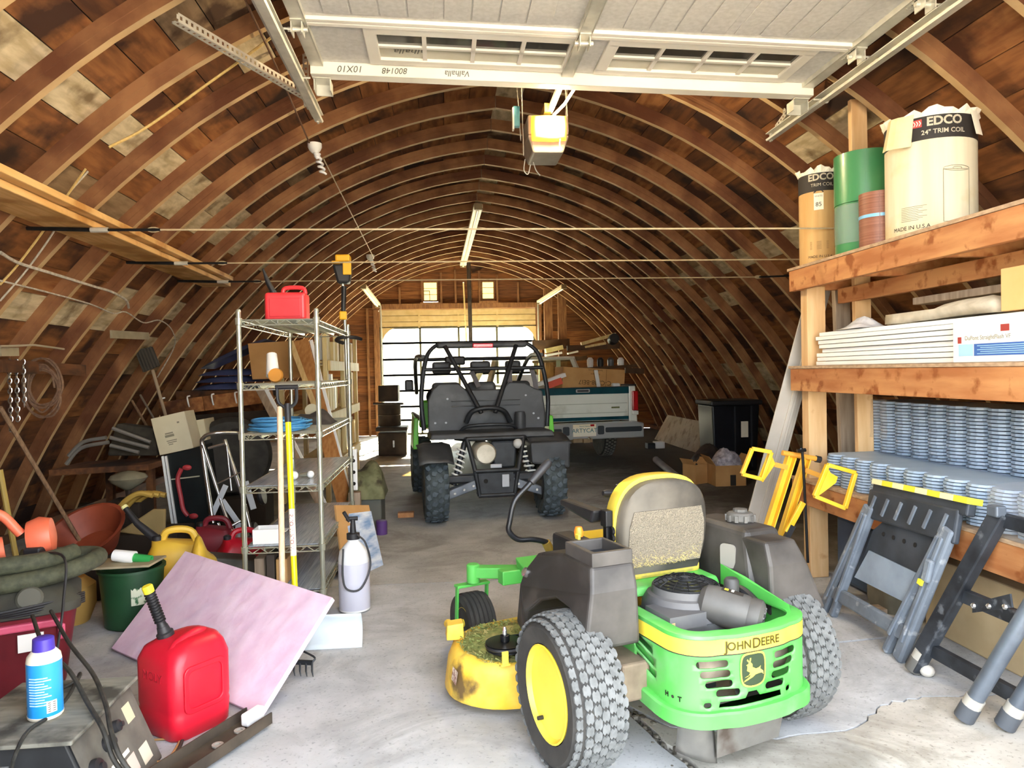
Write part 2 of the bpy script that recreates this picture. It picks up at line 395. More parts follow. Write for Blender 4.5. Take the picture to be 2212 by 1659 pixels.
# ================================================================ roof: ribs and sheathing boards
roof = thing('ceiling', 'arched barn roof of brown boards on laminated curved wooden ribs', None, (XC, Y0, 0), kind='structure')
RIBW, RIBD, PITCHY = .05, .115, .61
def rib_mesh(side):
    b = MB(); n = 30; lam = 4; sec = []
    for k in range(lam):                                  # laminations step in and out a little
        w = RIBW/2-(.004 if k % 2 else 0); sec += [(w, k*RIBD/lam+.001), (w, (k+1)*RIBD/lam-.001)]
    sec = sec+[(-a, c) for a, c in reversed(sec)]
    rings = []
    for i in range(n+1):
        s = ALEN*i/n; rings.append([])
        for w, o in sec:
            u, z, dx, dz = arch_at(min(s, ALEN-1e-4), o)
            if i == 0: u = max(u, .0) if o == 0 else 0.0; 
            rings[-1].append((XC+side*max(u, .003), w, max(z, .0)))
    if side < 0: rings = [list(reversed(r)) for r in rings]
    b.loft(rings); b.f = [tuple(reversed(q)) for q in b.f]
    return b
ribs = []
for side in (-1, 1):
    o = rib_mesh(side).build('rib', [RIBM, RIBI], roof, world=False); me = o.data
    for p_ in me.polygons:                                  # light on the rib undersides, painted in as a paler inner face
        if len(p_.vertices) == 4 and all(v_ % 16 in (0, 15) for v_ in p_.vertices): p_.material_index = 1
    k0 = -8; first = True
    for k in range(-8, 18):
        y = 6.2+PITCHY*k
        c = o if first else o.copy()
        if not first: COL.objects.link(c)
        first = False
        c.matrix_parent_inverse = Matrix.Identity(4); c.location = (-XC, y-Y0, 0); c.rotation_euler = (0, 0, random.uniform(-.004, .004)); ribs.append(c)
def roof_board(b, side, s0, s1, ya, yb, th=.018):
    q = []
    for s, o in ((s0, RIBD), (s1, RIBD), (s1, RIBD+th), (s0, RIBD+th)):
        u, z, _, _ = arch_at(min(max(s, 0), ALEN-1e-4), o); q.append((XC+side*u, max(z, -.05)))
    if s0 < .01: q[0] = (XC, q[0][1]); q[3] = (XC, q[3][1])
    b.hull8([(x, ya, z) for x, z in q], [(x, yb, z) for x, z in q])
    if side > 0: b.f[-6:] = [tuple(reversed(f)) for f in b.f[-6:]]
rnd = random.Random(11); boards = []
CW = .232; NC = int(ALEN/CW)+1
for side in (-1, 1):
    for c in range(NC):
        y = Y0-.35
        k = -9+rnd.randint(0, 3)
        while y < Y1:
            k += rnd.choice((1, 1, 2, 2, 3, 4)); yb = min(6.2+PITCHY*k, Y1)
            if yb > y+.2: boards.append((side, c, y, yb, rnd.random())); y = yb
PALE = {(-1, 14), (-1, 15), (1, 15)}
def bcol(side, c, y, r):
    p = .05
    if side < 0 and c in (11, 12, 17): p = .42
    if side < 0 and c in (10, 13, 18, 7): p = .25
    if side > 0 and c in (13, 20): p = .45
    if c == 0 and side > 0: p = .5
    q = (r*7.31) % 1
    if q < p: return WOOD_P
    if q < p+.07: return WOOD_G
    return (WOOD_M, WOOD_R, WOOD_D, WOOD_M, WOOD_D)[int(r*97) % 5]
boards.sort(key=lambda t: t[2])
vis = [t for t in boards if t[3] > 2.2]; hid = [t for t in boards if t[3] <= 2.2]
rest = {}
for i, (side, c, ya, yb, r) in enumerate(vis+hid):
    m = bcol(side, c, ya, r); b = MB() if i < 290 else rest.setdefault(m.name, MB())
    roof_board(b, side, c*CW+.003, min((c+1)*CW-.003, ALEN), ya+.003, yb-.003)
    if i < 290: b.build('roof_board', m, roof)
for k, b in rest.items():
    b.build('roof_boarding', MATS[k], roof, kind='stuff')
b = MB()                                                   # weatherproof outer skin over the boards: no daylight through the joints
for side in (-1, 1):
    for c in range(NC):
        roof_board(b, side, c*CW, min((c+1)*CW, ALEN), Y0-.4, Y1+.1, .01)
b.v = [p+Vector(((p.x-XC)*.012, 0, .03)) for p in b.v]
b.build('shingle_skin', mat('skin', '#3a3632', rough=.9), roof)

# ================================================================ back wall
wallb = thing('wall_back', 'brown plank end wall with studs around the big back door', None, (XC, Y1, 0), kind='structure')
dL, dR, dTop = P(822, 800, Y1).x, P(1160, 800, Y1).x, P(990, 667, Y1).z
def wx(px): return P(px, 630, Y1).x
wins = [(wx(913), wx(946), P(930, 651, Y1).z, P(930, 607, Y1).z), (wx(1040), wx(1069), P(1055, 648, Y1).z, P(1055, 606, Y1).z)]
hole = [(dL, dR, 0., dTop)]+wins
cw = .2; k = 0; z = 0.; rnd = random.Random(5)
while z < 4.05:
    z1 = z+cw; u0, u1 = arch_u(max(z-.12, .0))+.1, arch_u(min(max(z1-.12, 0), 3.91))+.1
    if z1 > 3.95: u1 = .12
    spans = [(-99., 99.)]
    for a, c2, lo, hi in hole:
        if z1 > lo+.02 and z < hi-.02:
            spans = [s for (l, r) in spans for s in ((l, min(r, a)), (max(l, c2), r)) if s[1] > s[0]+.02]
    for l, r in spans:
        for seg in (((l, XC+.2), (XC+.2, r)) if l < XC < r else ((l, r),)):
            l2, r2 = seg
            A0, B0 = max(l2, XC-u0), min(r2, XC+u0); A1, B1 = max(l2, XC-u1), min(r2, XC+u1)
            if B0-A0 < .03: continue
            if B1 < A1+.01: A1 = B1 = (A0+B0)/2 if B0 > A0 else A1; B1 += .02
            b = MB(); yy = Y1+.06+rnd.uniform(0, .006)
            b.hull8([(A0, yy, z+.004), (B0, yy, z+.004), (B0, yy+.02, z+.004), (A0, yy+.02, z+.004)], [(A1, yy, z1-.002), (B1, yy, z1-.002), (B1, yy+.02, z1-.002), (A1, yy+.02, z1-.002)])
            b.build('plank', rnd.choice((WALL_A, WALL_B, WALL_C)), wallb)
    z = z1
for px in (863, 912, 953, 984, 1036, 1074, 1119):
    x = wx(px); top = arch_z(x-XC)-.02
    b = MB(); b.box((x, Y1+.02, (dTop+.12+top)/2), (.045, .07, top-dTop-.12)); b.build('stud', STUD, wallb)
for px in (795, 1188, 1215):
    x = P(px, 750, Y1).x; top = arch_z(x-XC)-.02
    b = MB(); b.box((x, Y1+.02, top/2), (.05, .07, top)); b.build('stud', STUD, wallb)
b = MB(); b.box(((dL+dR)/2, Y1+.01, dTop+.07), (dR-dL+.3, .09, .12)); b.build('header_beam', STUD, wallb)
b = MB()
for x in (dL-.07, dR+.07): b.box((x, Y1+.01, dTop/2), (.12, .09, dTop))
b.build('door_jamb', STUD, wallb)
CREAM = mat('cream_paint', '#c9ab74', '#d8bd88', scale=6, rough=.6)
WFR = mat('window_paint', '#e9e4d2', rough=.6)
PANE = glass_mat('window_glass')
for i, (x0, x1, z0, z1) in enumerate(wins):
    w = thing('window_%d' % (i+1), ('small back-wall window left of the ridge with a broken corner' if i == 0 else 'small back-wall window right of the ridge'), None, ((x0+x1)/2, Y1+.06, z0), kind='structure')
    b = MB(); b.ring([(x0, z0), (x1, z0), (x1, z1), (x0, z1)], [(x0+.03, z0+.03), (x1-.03, z0+.03), (x1-.03, z1-.03), (x0+.03, z1-.03)], .05, Matrix(((1, 0, 0, 0), (0, 0, 1, Y1+.04), (0, 1, 0, 0), (0, 0, 0, 1)))); b.build('window_frame', STUD, w)
    b = MB(); b.box(((x0+x1)/2, Y1+.07, (z0+z1)/2), (x1-x0-.05, .004, z1-z0-.05)); b.build('pane', glass_mat('grimy_glass_%d' % i, '#b0a27c', .05), w)
    for q in (.35, .65):
        b = MB(); b.box(((x0+x1)/2, Y1+.065, z0+(z1-z0)*q), (x1-x0-.05, .012, .012)); b.build('glazing_bar', STUD, w)
    if i == 0:
        b = MB(); b.box((x0+.16, Y1+.05, z0+.14), (.016, .02, .22)); b.box((x0+.09, Y1+.05, z0+.25), (.15, .02, .016)); b.build('patch_batten', STUD, w)
    b = MB(); b.box(((x0+x1)/2, Y1+.0, z0-.05), (x1-x0+.12, .1, .05)); b.build('window_sill', STUD, w)
# back overhead door: two solid sections on top, glazed sections below
b = MB(); yb = Y1+.12                                        # outer siding: a sheet with openings, in strips
def strip(x0, x1, z0, z1): b.box(((x0+x1)/2, yb, (z0+z1)/2), (x1-x0, .02, z1-z0))
wz0, wz1 = min(w[2] for w in wins), max(w[3] for w in wins)
z = 0.
while z < 4.0:
    z1 = z+.1; u = arch_u(max(z-.22, 0))+.16
    cuts = [XC-u]+sorted([v for a, c2, lo, hi in hole if lo < z+.05 < hi for v in (a, c2)])+[XC+u]
    for i in range(0, len(cuts), 2):
        if cuts[i+1] > cuts[i]: strip(cuts[i], cuts[i+1], z, z1)
    z = z1
b.build('outer_siding', mat('siding_outer', '#5a4230', rough=.9), wallb)
bd = thing('door_1', 'tall overhead back door, cream sections on top and bright glazed sections below', None, ((dL+dR)/2, Y1+.08, 0), kind='structure')
secs = 7; hs = dTop/secs; cols = 4
zt = dTop
def dz(py): return P(990, py, Y1).z
rows = [667, 706, 739, 774, 808, 842, 876, 905, 935]
for i in range(len(rows)-1):
    za, zb = dz(rows[i]), max(dz(rows[i+1]), .0)
    if i == 0:
        b = MB()
        for q in range(3):
            h = (za-zb)/3; b.box(((dL+dR)/2, Y1+.08, za-h*(q+.5)), (dR-dL, .04, h-.012))
        b.box(((dL+dR)/2, Y1+.10, (za+zb)/2), (dR-dL, .01, za-zb+.03)); b.build('door_section', CREAM, bd, bevel=.006); continue
    b = MB()
    for q in range(cols+1):
        x = dL+.03+(dR-dL-.06)*q/cols; b.box((x, Y1+.08, (za+zb)/2), (.05 if 0 < q < cols else .07, .04, za-zb))
    for zz in (za, zb): b.box(((dL+dR)/2, Y1+.08, zz), (dR-dL, .04, .05))
    b.build('door_rail', mat('sash', '#5f5a45', rough=.7), bd)
    for q in range(cols):
        x0 = dL+.03+(dR-dL-.06)*q/cols; x1 = dL+.03+(dR-dL-.06)*(q+1)/cols
        b = MB(); b.box(((x0+x1)/2, Y1+.085, (za+zb)/2), (x1-x0-.02, .005, za-zb-.012)); b.build('pane', PANE, bd)
for x in (dL+(dR-dL)*k/4 for k in (1, 2, 3)):
    b = MB(); b.box((x, Y1+.055, (dz(667)+dz(706))/2), (.05, .02, dz(667)-dz(706))); b.build('door_stile', CREAM, bd)
for px0, px1, sx in ((826, 850, 1), (1155, 1131, -1)):      # rounded upper corners of the opening
    b = MB(); x = P(px0, 720, Y1).x; za = dz(706); b.prism([(x-sx*.04, za), (x+sx*.28, za), (x+sx*.16, za-.06), (x+sx*.06, za-.16), (x-sx*.04, za-.36)], .02, Matrix(((1, 0, 0, 0), (0, 0, 1, Y1+.05), (0, 1, 0, 0), (0, 0, 0, 1)))); b.build('corner_gusset', CREAM, bd)
# ================================================================ front wall with the open doorway the photographer stands in
wallf = thing('wall_front', 'front end wall of brown planks around the open doorway', None, (XC, .85, 0), kind='structure')
fL, fR, fT, yf = -.86, 2.48, 3.12, .85
z = 0.
while z < 4.02:
    z1 = z+.2; u = arch_u(max(z-.2, 0))+.14
    cuts = [XC-u, XC+u] if z+.1 > fT else [XC-u, fL, fR, XC+u]
    for i in range(0, len(cuts), 2):
        if cuts[i+1] > cuts[i]: b = MB(); b.box(((cuts[i]+cuts[i+1])/2, yf, z+.1), (cuts[i+1]-cuts[i], .025, .198)); b.build('plank', (WALL_A, WALL_B, WALL_C)[int(z*5) % 3], wallf)
    z = z1
for x in (fL-.05, fR+.05): b = MB(); b.box((x, yf+.05, fT/2), (.09, .08, fT)); b.build('door_jamb', STUD, wallf)
b = MB(); b.box(((fL+fR)/2, yf+.05, fT+.07), (fR-fL+.2, .08, .14)); b.build('header_beam', STUD, wallf)
b = MB()
for side in (-1, 1):
    for c in range(NC): roof_board(b, side, c*CW, min((c+1)*CW, ALEN), yf-.05, Y0-.3, .02)
b.build('roof_boarding', WOOD_D, roof, kind='stuff')
b = MB(); q0 = arch_z(0)+.05; b.prism([(XC-.3, 3.9), (XC+.3, 3.9), (XC, 4.15)], .03, Matrix(((1, 0, 0, 0), (0, 0, 1, yf), (0, 1, 0, 0), (0, 0, 0, 1)))); b.build('gable_cap', WALL_B, wallf)
# ================================================================ near overhead door, open and lying flat under the roof
STEEL = mat('galvanised', '#cfccbc', '#e2dfd0', scale=12, rough=.42, metal=.35, bump=.03)
STEEL_D = mat('galvanised_dull', '#b5b2a4', '#cbc8ba', scale=9, rough=.5, metal=.3)
DOORW = mat('door_white', '#e8e2d2', '#f1ecdf', scale=2, rough=.5)
DOORG = mat('door_backing', '#c9c6bd', '#d6d3cb', scale=40, rough=.75, bump=.1)
HOLE = mat('dark_void', '#15120f', rough=.9)
BLK = mat('black_plastic', '#1b1b1d', '#2a2a2d', scale=7, rough=.5)
BLKM = mat('black_metal', '#17181a', '#25272a', scale=9, rough=.35, metal=.4)
MARKER = mat('marker_ink', '#5b5a50', rough=.8)
DX0, DX1, DYF = -.735, 2.365, 4.42
def dzz(x): return 3.30-.026*(x-DX0)                       # the door hangs a little low on the right
def DM(x, y, z=0.): return Vector((x, y, dzz(x)+z))
nd = thing('door_2', 'white sectional overhead door raised flat, windows in its inner section', None, ((DX0+DX1)/2, DYF-1.5, 3.2), kind='structure')
def dslab(b, x0, x1, y0, y1, z0, z1):
    b.hull8([DM(x0, y0, z0), DM(x1, y0, z0), DM(x1, y1, z0), DM(x0, y1, z0)], [DM(x0, y0, z1), DM(x1, y0, z1), DM(x1, y1, z1), DM(x0, y1, z1)])
SECH = .575
def gd(px, py, z): p = G(px, py, z); return p.x, p.y
wA0, wA1 = -.335, .765; wB0, wB1 = 1.0, 2.105; wy0, wy1 = DYF-.47, DYF-.12
for k in range(5):
    y1 = DYF-SECH*k; y0 = y1-SECH+.006
    b = MB()
    if k == 0:
        for x0, x1 in ((DX0, wA0), (wA1, wB0), (wB1, DX1)): dslab(b, x0, x1, y0, y1, .0, .045)
        for x0, x1 in ((wA0, wA1), (wB0, wB1)):
            dslab(b, x0, x1, y0, wy0, 0, .045); dslab(b, x0, x1, wy1, y1, 0, .045)
    else: dslab(b, DX0, DX1, y0, y1, 0, .045)
    sec = b.build('door_section', DOORG, nd)
    b = MB(); dslab(b, DX0, DX1, y1-.035, y1, -.022, .0); dslab(b, DX0, DX1, y0, y0+.035, -.022, .0); b.build('section_rail', DOORW, nd, bevel=.004)
    if k:                                                   # pressed plank grooves: raised tongues between them
        for px0 in (DX0+.17, (DX0+DX1)/2+.17):
            wpan = 1.18
            for half in (0, 1):
                xs = px0+half*(wpan/2+.02)
                for q in range(4):
                    b = MB(); dslab(b, xs+q*.142+.004, xs+(q+1)*.142-.004, y0+.07, y1-.07, -.006, .0); b.build('pressed_plank', DOORG, nd, bevel=.003)
    for x in (DX0+.04, (DX0+DX1)/2-.02, DX1-.04):
        b = MB(); dslab(b, x-.035, x+.035, y0+.001, y1-.001, -.03, -.022); dslab(b, x-.037, x-.031, y0, y1, -.03, 0); dslab(b, x+.031, x+.037, y0, y1, -.03, 0)
        st = b.build('stile', STEEL, nd)
        b = MB()
        for q in range(3):
            for s in (-.012, .012): dslab(b, x+s-.004, x+s+.004, y0+.06+q*.02, y0+.068+q*.02, -.034, -.029)
        b.build('rivet', STEEL_D, st)
    if k < 4:
        for x in (DX0+.03, (DX0+DX1)/2-.02, DX1-.03):       # hinge leaves with knuckle and roller stem
            b = MB(); dslab(b, x-.03, x+.03, y0-.06, y0+.05, -.036, -.03); dslab(b, x-.03, x-.024, y0-.04, y0+.035, -.09, -.03); dslab(b, x+.024, x+.03, y0-.04, y0+.035, -.09, -.03)
            hg = b.build('hinge', STEEL, nd)
            b = MB(); p = DM(x, y0, -.06); b.tube([p-Vector((.05, 0, 0)), p+Vector((.05, 0, 0))], .012, 8); b.build('hinge_pin', STEEL, hg, smooth=True)
for x, s in ((DX0, -1), (DX1, 1)):                          # end rollers running in the tracks
    for k in range(5):
        y = DYF-.05-SECH*k+(.0 if k == 0 else .05); p = DM(x, y, -.06 if k else -.10)
        b = MB(); b.tube([p, p+Vector((s*.10, 0, 0))], .006, 6); b.lathe([(.02, -.008), (.024, 0), (.02, .008)], 12, along(p+Vector((s*.085, 0, 0)), (1, 0, 0))); b.build('roller', STEEL, nd, smooth=True)
for x0, x1 in ((wA0, wA1), (wB0, wB1)):
    b = MB()
    for a, c, d, e in ((x0-.05, x1+.05, wy0-.05, wy0+.02), (x0-.05, x1+.05, wy1-.02, wy1+.05), (x0-.05, x0+.02, wy0, wy1), (x1-.02, x1+.05, wy0, wy1)): dslab(b, a, c, d, e, -.014, .02)
    fr = b.build('window_frame', DOORW, nd, bevel=.006)
    for q in (1, 2, 3):
        b = MB(); x = x0+(x1-x0)*q/4; dslab(b, x-.012, x+.012, wy0, wy1, -.008, .004); b.build('glazing_bar', DOORW, fr)
    b = MB(); ym = (wy0+wy1)/2; dslab(b, x0, x1, ym-.012, ym+.012, -.008, .004); b.build('glazing_bar', DOORW, fr)
    for q in range(4):
        for r in range(2):
            b = MB(); xa = x0+(x1-x0)*q/4; xb = x0+(x1-x0)*(q+1)/4; ya = wy0+(ym-wy0)*r*1.; yb2 = ym if r == 0 else wy1
            dslab(b, xa+.012, xb-.012, (wy0 if r == 0 else ym)+.006, yb2-.006, .004, .008); b.build('pane', mat('door_pane', '#4a4740', rough=.08, spec=.9) if r == 0 else mat('door_pane_pale', '#cfcab4', '#b3ae97', rough=.15, scale=3, spec=.7), fr)
# strut along the leading edge, with hand-written size marks
b = MB(); dslab(b, DX0, DX1, DYF-.05, DYF+.03, -.075, -.07); dslab(b, DX0, DX1, DYF-.05, DYF-.045, -.075, 0); dslab(b, DX0, DX1, DYF+.025, DYF+.03, -.075, .0); dslab(b, DX0-.01, DX1+.01, DYF+.02, DYF+.05, -.015, .0)
strut = b.build('strut', DOORW, nd, bevel=.003)
for body, x, sz in (('10X10', -.50, .055), ('800148', -.24, .05), ('Valhalla', .13, .05)):
    vs, fs = text_mesh(body, sz, .0003, shear=.2)
    b = MB(); b.add(vs, fs, T(x, DYF-.053, dzz(x)-.037) @ R('X', 90) @ R('Z', 180) @ Matrix.Diagonal((1, 1, 1, 1))); b.build('lettering', MARKER, strut)
vs, fs = text_mesh('Valhalla', .075, .0003, shear=.2); b = MB(); b.add(vs, fs, T(-.12, wy0+.24, dzz(-.1)+.0035) @ R('X', 180) @ R('Z', 180)); b.build('lettering', MARKER, nd)
for x in (DX0+.06, DX1-.06):                                 # top roller brackets
    b = MB(); dslab(b, x-.05, x+.05, DYF-.02, DYF+.10, -.085, -.08); dslab(b, x-.05, x-.045, DYF, DYF+.10, -.15, -.08); dslab(b, x+.045, x+.05, DYF, DYF+.10, -.15, -.08); dslab(b, x-.05, x+.05, DYF+.09, DYF+.1, -.15, -.08)
    b.build('roller_bracket', STEEL, nd)
# ---- tracks
def perf(b, p, q, w=.036, t=.003, up=Z, step=.035):         # punched strip: two edges and rungs leave real holes
    p, q = Vector(p), Vector(q); d, s, u = frame(q-p, up); L = (q-p).length
    for e in (-1, 1): b.beam(p+s*e*w*.36, q+s*e*w*.36, w*.28, t, up)
    n = int(L/step)
    for i in range(n+1): c = p+d*(L*i/n); b.beam(c-d*step*.28, c+d*step*.28, w*.5, t, up)
def perf_angle(b, p, q, w=.036, up=Z):
    p, q = Vector(p), Vector(q); d, s, u = frame(q-p, up)
    perf(b, p, q, w, .003, up); perf(b, p+s*w/2+u*w/2, q+s*w/2+u*w/2, w, .003, s)
for x, yend, s, lab, zz in ((-.80, 5.06, -1, 'left horizontal steel track of the raised door, end with open lip', 3.20), (2.425, 5.12, 1, 'right horizontal steel track of the raised door beside the coil shelf', 3.125)):
    t = thing('door_track', lab, 'track', (x, 3.2, zz))
    b = MB(); prof = [(-.028*s, .022), (-.03*s, .026), (.024*s, .026), (.026*s, -.022), (-.024*s, -.028), (-.03*s, -.016), (-.026*s, -.014), (-.022*s, -.023), (.021*s, -.018), (.02*s, .021)]
    b.prism([(x+a, zz+c) for a, c in prof], yend-1.2, Matrix(((1, 0, 0, 0), (0, 0, 1, 1.2), (0, 1, 0, 0), (0, 0, 0, 1)))); b.build('channel', STEEL, t, smooth=30)
    b = MB(); b.beam((x+s*.035, 1.3, zz+.02), (x+s*.035, yend-.05, zz+.02), .004, .05, Z); b.beam((x+s*.05, 1.3, zz+.045), (x+s*.05, yend-.05, zz+.045), .035, .004, Z); b.build('stiffener_angle', STEEL_D, t)
    b = MB(); b.box((x+s*.005, yend-.015, zz), (.012, .03, .07)); b.build('end_stop', STEEL_D, t)
    b = MB()
    top = arch_z(x+s*.04-XC)
    perf_angle(b, (x+s*.045, yend-.2, zz+.02), (x+s*.045, yend-.2, min(top, 3.9)), up=Vector((0, 1, 0))); b.build('hanger_strap', STEEL, t)
    b = MB()
    if s < 0:
        p = A(378, 48, .03); perf_angle(b, p, (x-.04, yend-.28, zz+.03), .045); b.build('side_brace', STEEL, t)
    else:
        perf_angle(b, (x+.03, yend-.08, zz+.03), (x+.03, yend-.9, zz+.28), .036); b.build('side_brace', STEEL, t)
# ---- door opener
OX, OY, OZ = .785, 5.25, 3.0
op = thing('door_opener', 'grey door opener motor head with lit amber light cover hanging under the roof', 'door opener', (OX, OY, OZ))
OPM = mat('opener_grey', '#7b7367', '#94897a', scale=5, rough=.55)
b = MB(); b.hull8([(OX-.11, OY-.13, OZ), (OX+.11, OY-.13, OZ), (OX+.11, OY+.2, OZ), (OX-.11, OY+.2, OZ)], [(OX-.15, OY-.16, OZ+.12), (OX+.15, OY-.16, OZ+.12), (OX+.15, OY+.22, OZ+.12), (OX-.15, OY+.22, OZ+.12)])
b.build('motor_housing', OPM, op, bevel=.015)
b = MB(); b.box((OX, OY+.03, OZ+.19), (.29, .36, .14)); b.build('chassis', OPM, op, bevel=.012)
LENS = mat('lens_amber', '#f6c25a', rough=.3, emit='#ff9a18', emit_s=1.3)
b = MB(); b.loft([[(OX+.115*sx*k+.0, OY-.165-d, OZ+.155+.085*sz*k) for sx, sz in ((-1, -.95), (.2, -1), (1, -.9), (1.03, .2), (1, .95), (-.2, 1), (-1, .95), (-1.03, 0))] for k, d in ((1.05, 0), (1.05, .02), (.95, .05), (.8, .06))]); b.build('light_cover', LENS, op, smooth=50)
b = MB(); b.sphere((OX+.02, OY-.235, OZ+.17), .03, 12); lb = b.build('bulb_glow', mat('bulb_hot', '#fff4c0', rough=.4, emit='#fff0b0', emit_s=22.), op, smooth=True)
lb['label'] = 'bright glowing bulb spot'
_pl = bpy.data.lights.new('opener_bulb', 'POINT'); _pl.energy = 24; _pl.color = (1, .80, .50); _pl.shadow_soft_size = .06
_po = bpy.data.objects.new('opener_bulb', _pl); COL.objects.link(_po); _po.location = (OX+.02, OY-.30, OZ+.16)
b = MB(); b.beam((OX+.02, OY-.1, OZ+.3), (OX+.06, 1.3, OZ+.42), .035, .03); b.build('rail', STEEL_D, op)
b = MB(); b.box((OX+.0, OY-.06, OZ+.31), (.05, .2, .06)); b.build('rail_clamp', mat('brass_plate', '#b89a4a', rough=.4, metal=.6), op)
for sx in (-1, 1):
    for dy in (-.02, .14):
        b = MB(); ztop = arch_z(OX+sx*.16-XC); perf(b, (OX+sx*.165, OY+dy, OZ+.02 if (sx < 0 and dy < 0) else OZ+.18), (OX+sx*(.16+.05*(dy > 0)), OY+dy+(.12 if dy < 0 else -.05), ztop), .035, .003, Vector((1, 0, 0))); b.build('hanger_strap', STEEL, op)
b = MB(); b.tube([(OX+.04, OY-.15, OZ+.26), (OX+.1, OY-.25, OZ+.3), (OX+.16, OY-.5, OZ+.36), (OX+.15, OY-.72, OZ+.5)], .011, 6); b.build('door_arm', STEEL, op)
for w in ([(OX+.08, OY-.2, OZ+.1), (OX+.07, OY-.21, OZ+.03), (OX+.09, OY-.2, OZ-.0)], [(OX-.14, OY+.1, OZ+.02), (OX-.15, OY+.1, OZ-.06), (OX-.12, OY+.1, OZ-.09), (OX-.1, OY+.1, OZ-.02)], [(OX-.08, OY+.1, OZ), (OX-.06, OY+.1, OZ-.06), (OX-.03, OY+.1, OZ-.1)]):
    b = MB(); b.tube(spline(w, 4), .004, 5); b.build('antenna_wire', STEEL_D, op)
b = MB(); b.box((OX-.20, OY+.1, OZ+.33), (.05, .05, .15)); cb = b.build('receiver_box', mat('receiver_teal', '#3f7f8c', '#6fb0b8', rough=.5), op, bevel=.006); cb['label'] = 'teal and white receiver box'
b = MB(); b.box((OX-.225, OY+.09, OZ+.31), (.012, .05, .16)); b.build('receiver_plate', DOORW, cb)
# ================================================================ timber storage rack on the right
RACK_S = mat('stained_lumber', '#a8683a', '#c68d58', scale=5, stretch=(3, .5, 3), rough=.7, c3='#8e4f20', s3=11., lo3=.55, hi3=.66)
RACK_Y = mat('yellow_lumber', '#cda16c', '#deba89', scale=4, stretch=(5, 5, .6), rough=.7, c3='#b98450', s3=6., lo3=.6, hi3=.7)
RACK_G = mat('weathered_lumber', '#8d7a66', '#ad9a84', scale=5, stretch=(6, 6, .6), rough=.85)
PLY = mat('plywood_edge', '#a4876a', '#c0a382', scale=8, stretch=(1, 3, 8), rough=.8)
RX = 2.45
rack = thing('storage_rack', 'three-tier timber storage rack along the right wall, stained beams on yellow posts', 'rack', (3.1, 3.6, 0))
def bx(name, x0, x1, y0, y1, z0, z1, m, par, bevel=.004):
    b = MB(); b.box(((x0+x1)/2, (y0+y1)/2, (z0+z1)/2), (x1-x0, y1-y0, z1-z0)); return b.build(name, m, par, bevel=bevel)
bx('post', RX+.015, RX+.145, 4.68, 4.77, 0, 1.98, RACK_Y, rack)
b = MB(); b.beam((2.86, 4.85, 0), (2.80, 4.85, 2.0), .11, .045, Vector((0, 1, 0))); b.build('post', RACK_G, rack, bevel=.004)
b = MB(); b.beam((2.76, 4.50, 0), (2.73, 4.50, 3.17), .11, .04, Vector((0, 1, 0))); b.build('post', RACK_Y, rack, bevel=.004)
bx('post', RX+.05, RX+.14, 2.0, 2.09, 0, 1.98, RACK_Y, rack); bx('post', 3.5, 3.59, 2.0, 2.09, 0, 1.98, RACK_Y, rack)
bx('post', 3.55, 3.64, 4.68, 4.77, 0, 1.3, RACK_Y, rack)
for nm, z1, h in (('top', 2.10, .14), ('mid', 1.425, .15), ('low', .66, .15)):
    bx('front_beam', RX-.04, RX, 2.0, 4.82, z1-h, z1-.0, RACK_S, rack, .003)
    for y in (4.74, 4.0, 3.3, 2.6):
        bx('cross_beam', RX+.002, 3.5, y-.02, y+.02, z1-h-.0, z1-.002, RACK_S, rack, .003)
    n = 5; x = RX-.045
    for q in range(n): bx('deck_board', x+q*.22, x+q*.22+.214, 2.0, 4.84, z1+.001, z1+.02, PLY, rack, .002)
bx('inner_beam', RX+.22, RX+.26, 2.2, 4.66, 1.86, 1.96, RACK_S, rack)
TOPZ, MIDZ, LOWZ = 2.121, 1.446, .681
